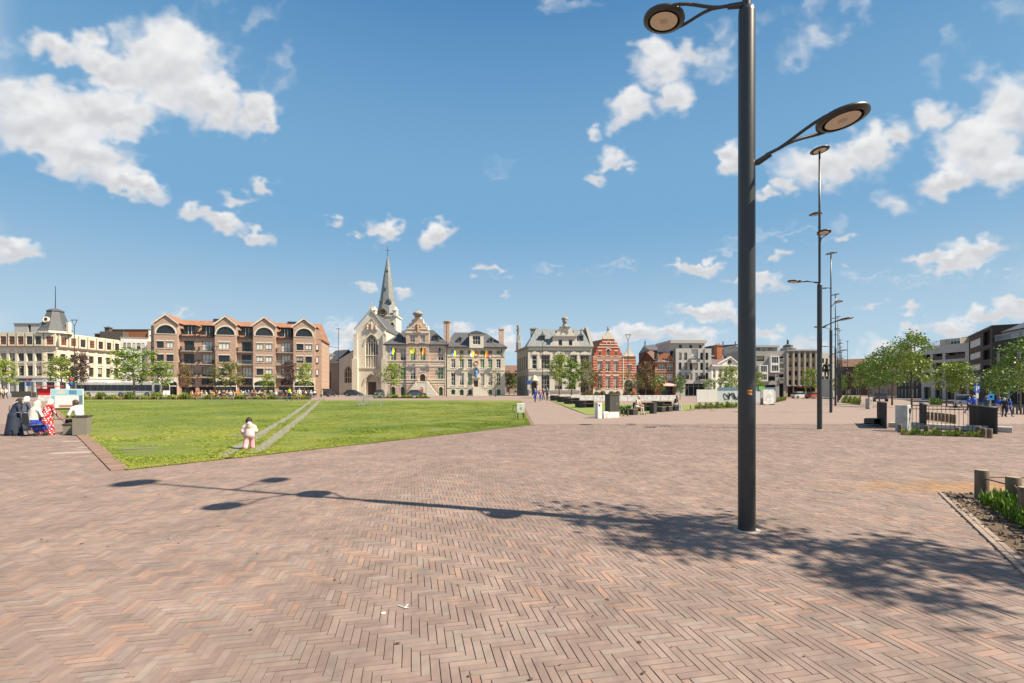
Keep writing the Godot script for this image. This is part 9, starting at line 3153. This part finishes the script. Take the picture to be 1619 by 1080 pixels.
	for y in [0.12, 0.98, 1.12]: slab(o, "rail", M.black_metal, V(0, y, -0.015), V(rl, y + 0.03, 0.015))
	var bars := int(rl / 0.13)
	for k in bars + 1: slab(o, "bar", M.black_metal, V(rl * k / bars - 0.008, 0.0, -0.008), V(rl * k / bars + 0.008, 1.12, 0.008))
	for q in [[P(1388, 670), P(1401, 678), 1.2, "slanting dark panel at the stairway's left end"], [P(1455, 668), P(1464, 679), 1.12, "dark panel edge-on in the middle of the stairway railing"], [P(1534, 674), P(1576, 687), 1.1, "broad ribbed dark panel at the stairway's right end"]]:
		var pa: Vector3 = q[0]; var pb: Vector3 = q[1]
		var w := Vector2(pb.x - pa.x, pb.z - pa.z).length()
		var pn := thing("metal_screen", q[3], "screen", pa, atan2(pa.z - pb.z, pb.x - pa.x))
		slab(pn, "sheet", flat(0.03, 0.028, 0.026, 0.5), V(0, 0.02, -0.03), V(w, q[2], 0.03))
		var ribs := int(w / 0.18)
		for k in ribs: slab(pn, "rib", flat(0.028, 0.026, 0.024, 0.5), V(w * (k + 0.5) / ribs - 0.02, 0.03, 0.031), V(w * (k + 0.5) / ribs + 0.02, q[2] - 0.02, 0.05))
		slab(pn, "cap", M.black_metal, V(-0.02, q[2], -0.05), V(w + 0.02, q[2] + 0.03, 0.06))
	boxes("white_pillar", "pale concrete pillar with dark cable at the stairway", "pillar", P(1428, 682), 0.6, [["shaft", M.concrete_light, V(-0.22, 0, -0.22), V(0.22, 1.17, 0.22), 0.02], ["cable", M.frame_dark, V(0.02, 0.5, 0.221), V(0.05, 1.0, 0.24)], ["socket", M.frame_dark, V(-0.02, 0.85, 0.221), V(0.1, 1.02, 0.26)]])
	boxes("stairway_kerb", "long pale concrete kerb of the stairway opening", "kerb", P(1404, 676), atan2(P(1404, 676).z - P(1550, 683).z, P(1550, 683).x - P(1404, 676).x), [["kerb_stone", M.concrete_light, V(0, 0, -0.5), V(4.2, 0.24, -0.1), 0.02], ["inner_face", M.concrete, V(0.4, 0.0, -1.6), V(4.0, 0.16, -1.3), 0.02]])
	wood_posts_row([[1423, 684], [1465, 686.5], [1514, 690], [1547, 688], [1555, 691.5], [1565, 693]], 0.36, 0.085, "weathered round post before the stairway railing", "round posts before the stairway railing")
	wood_posts_row([[1468, 664], [1474, 664.6], [1480, 665.4], [1486, 666], [1492, 667], [1498, 668], [1504, 669], [1509, 670]], 0.5, 0.08, "dark round post in the row behind the stairway railing", "row of posts behind the stairway")
	wood_posts_row([[1602, 655], [1608, 655], [1614, 655], [1619, 655.5]], 0.62, 0.07, "round post before the black brick block", "posts before the black brick block")
	boxes("folded_cart", "low black cart lying beside the stairway's left panel", "cart", P(1381, 673), 0.4, [["tray", M.frame_dark, V(-0.35, 0.08, -0.25), V(0.35, 0.38, 0.25), 0.03], ["handle", M.black_metal, V(-1.1, 0.1, -0.02), V(-0.36, 0.14, 0.02)]])
	boxes("grey_post", "small grey concrete post with round mark along the street", "post", P(1374, 647), 0.3, [["shaft", M.concrete, V(-0.2, 0, -0.2), V(0.2, 1.05, 0.2), 0.02], ["mark", M.frame_dark, V(-0.06, 0.75, 0.201), V(0.06, 0.87, 0.21)]])
	# marks and covers on the paving
	var ck := Mb.new()
	ck.tf = Transform3D(Basis.IDENTITY, P(606, 970) + V(0, 0.007, 0))
	ck.lathe(Vector3.ZERO, [V2(0.02, -0.004), V2(0.018, 0.0), V2(0.001, 0.001)], 10)
	var c0 = part(ck, "chalk_mark", M.white_paint)
	meta(c0, "small round white paint dot on the bricks", "mark")
	ck = Mb.new()
	ck.tf = Transform3D(Basis.IDENTITY, P(640, 962) + V(0, 0.005, 0))
	ck.bar(V(-0.07, 0, -0.05), V(0, 0, 0), 0.004, 0.005, 5); ck.bar(V(0.012, 0, -0.07), V(0, 0, 0), 0.004, 0.005, 5); ck.bar(V(0, 0, 0), V(0.03, 0, 0.0), 0.005, 0.004, 5)
	c0 = part(ck, "chalk_mark", M.white_paint)
	meta(c0, "white forked paint mark on the bricks", "mark")
	# dry leaves and crumbs blown over the bricks
	var r2 := RandomNumberGenerator.new()
	r2.seed = 66
	var lb := Mb.new()
	for k in 160:
		var d := r2.randf_range(3.0, 14.0)
		var t := r2.randf_range(0.5, 1.3)
		lb.col = Color(0.12 * t, 0.075 * t, 0.04 * t)
		lb.tf = Transform3D(Basis(Vector3.UP, r2.randf() * TAU), V(r2.randf_range(-1.05, 0.8) * d, 0.008, -d))
		var s := r2.randf_range(0.006, 0.02)
		lb.quad(V(-s, 0.004, -s * 0.4), V(s, 0.0, -s * 0.6), V(s * 1.3, 0.006, s * 0.4), V(-s * 0.7, 0.0, s * 0.5))
	var lf = struct(lb, "dry_leaves", M.vcol, "stuff")
	meta(lf, "dry leaf crumbs scattered over the brick paving", "leaves")
	for q in [[113, 716, 0.9, 0.35, "pale stone cover set in the paving near the lawn's brick edge"], [145, 707, 0.7, 0.16, "narrow pale slab let into the paving beside the lawn"], [112, 698, 0.5, 0.3, "small drain cover in the paving before the seat block"]]:
		o = boxes("paving_cover", q[4], "cover", P(q[0], q[1]), 0.35, [["cover_plate", flat(0.31, 0.265, 0.225, 0.9), V(-q[2] * 0.5, -0.05, -q[3] * 0.5), V(q[2] * 0.5, 0.009, q[3] * 0.5), 0.004]])

func wood_posts_row(list: Array, h: float, r: float, label: String, group: String):
	var first = null
	for q in list:
		if first == null:
			wood_post(P(q[0], q[1]), h, r, label, group)
			first = get_child(get_child_count() - 1)
		else: copy(first, P(q[0], q[1]), q[0])

func _ready():
	rng.seed = 1234
	view()
	textures()
	materials()
	ground()
	lawn_tracks()
	lawn_sheet()
	lawn_edge()
	lamps()
	hotel()
	rooftop_block()
	white_block()
	apartments()
	church()
	parish_hall()
	town_house()
	courthouse()
	red_house()
	orange_house()
	concrete_flats()
	white_house()
	grey_flats()
	right_row()
	near_bed()
	trees()
	plants()
	people()
	things()
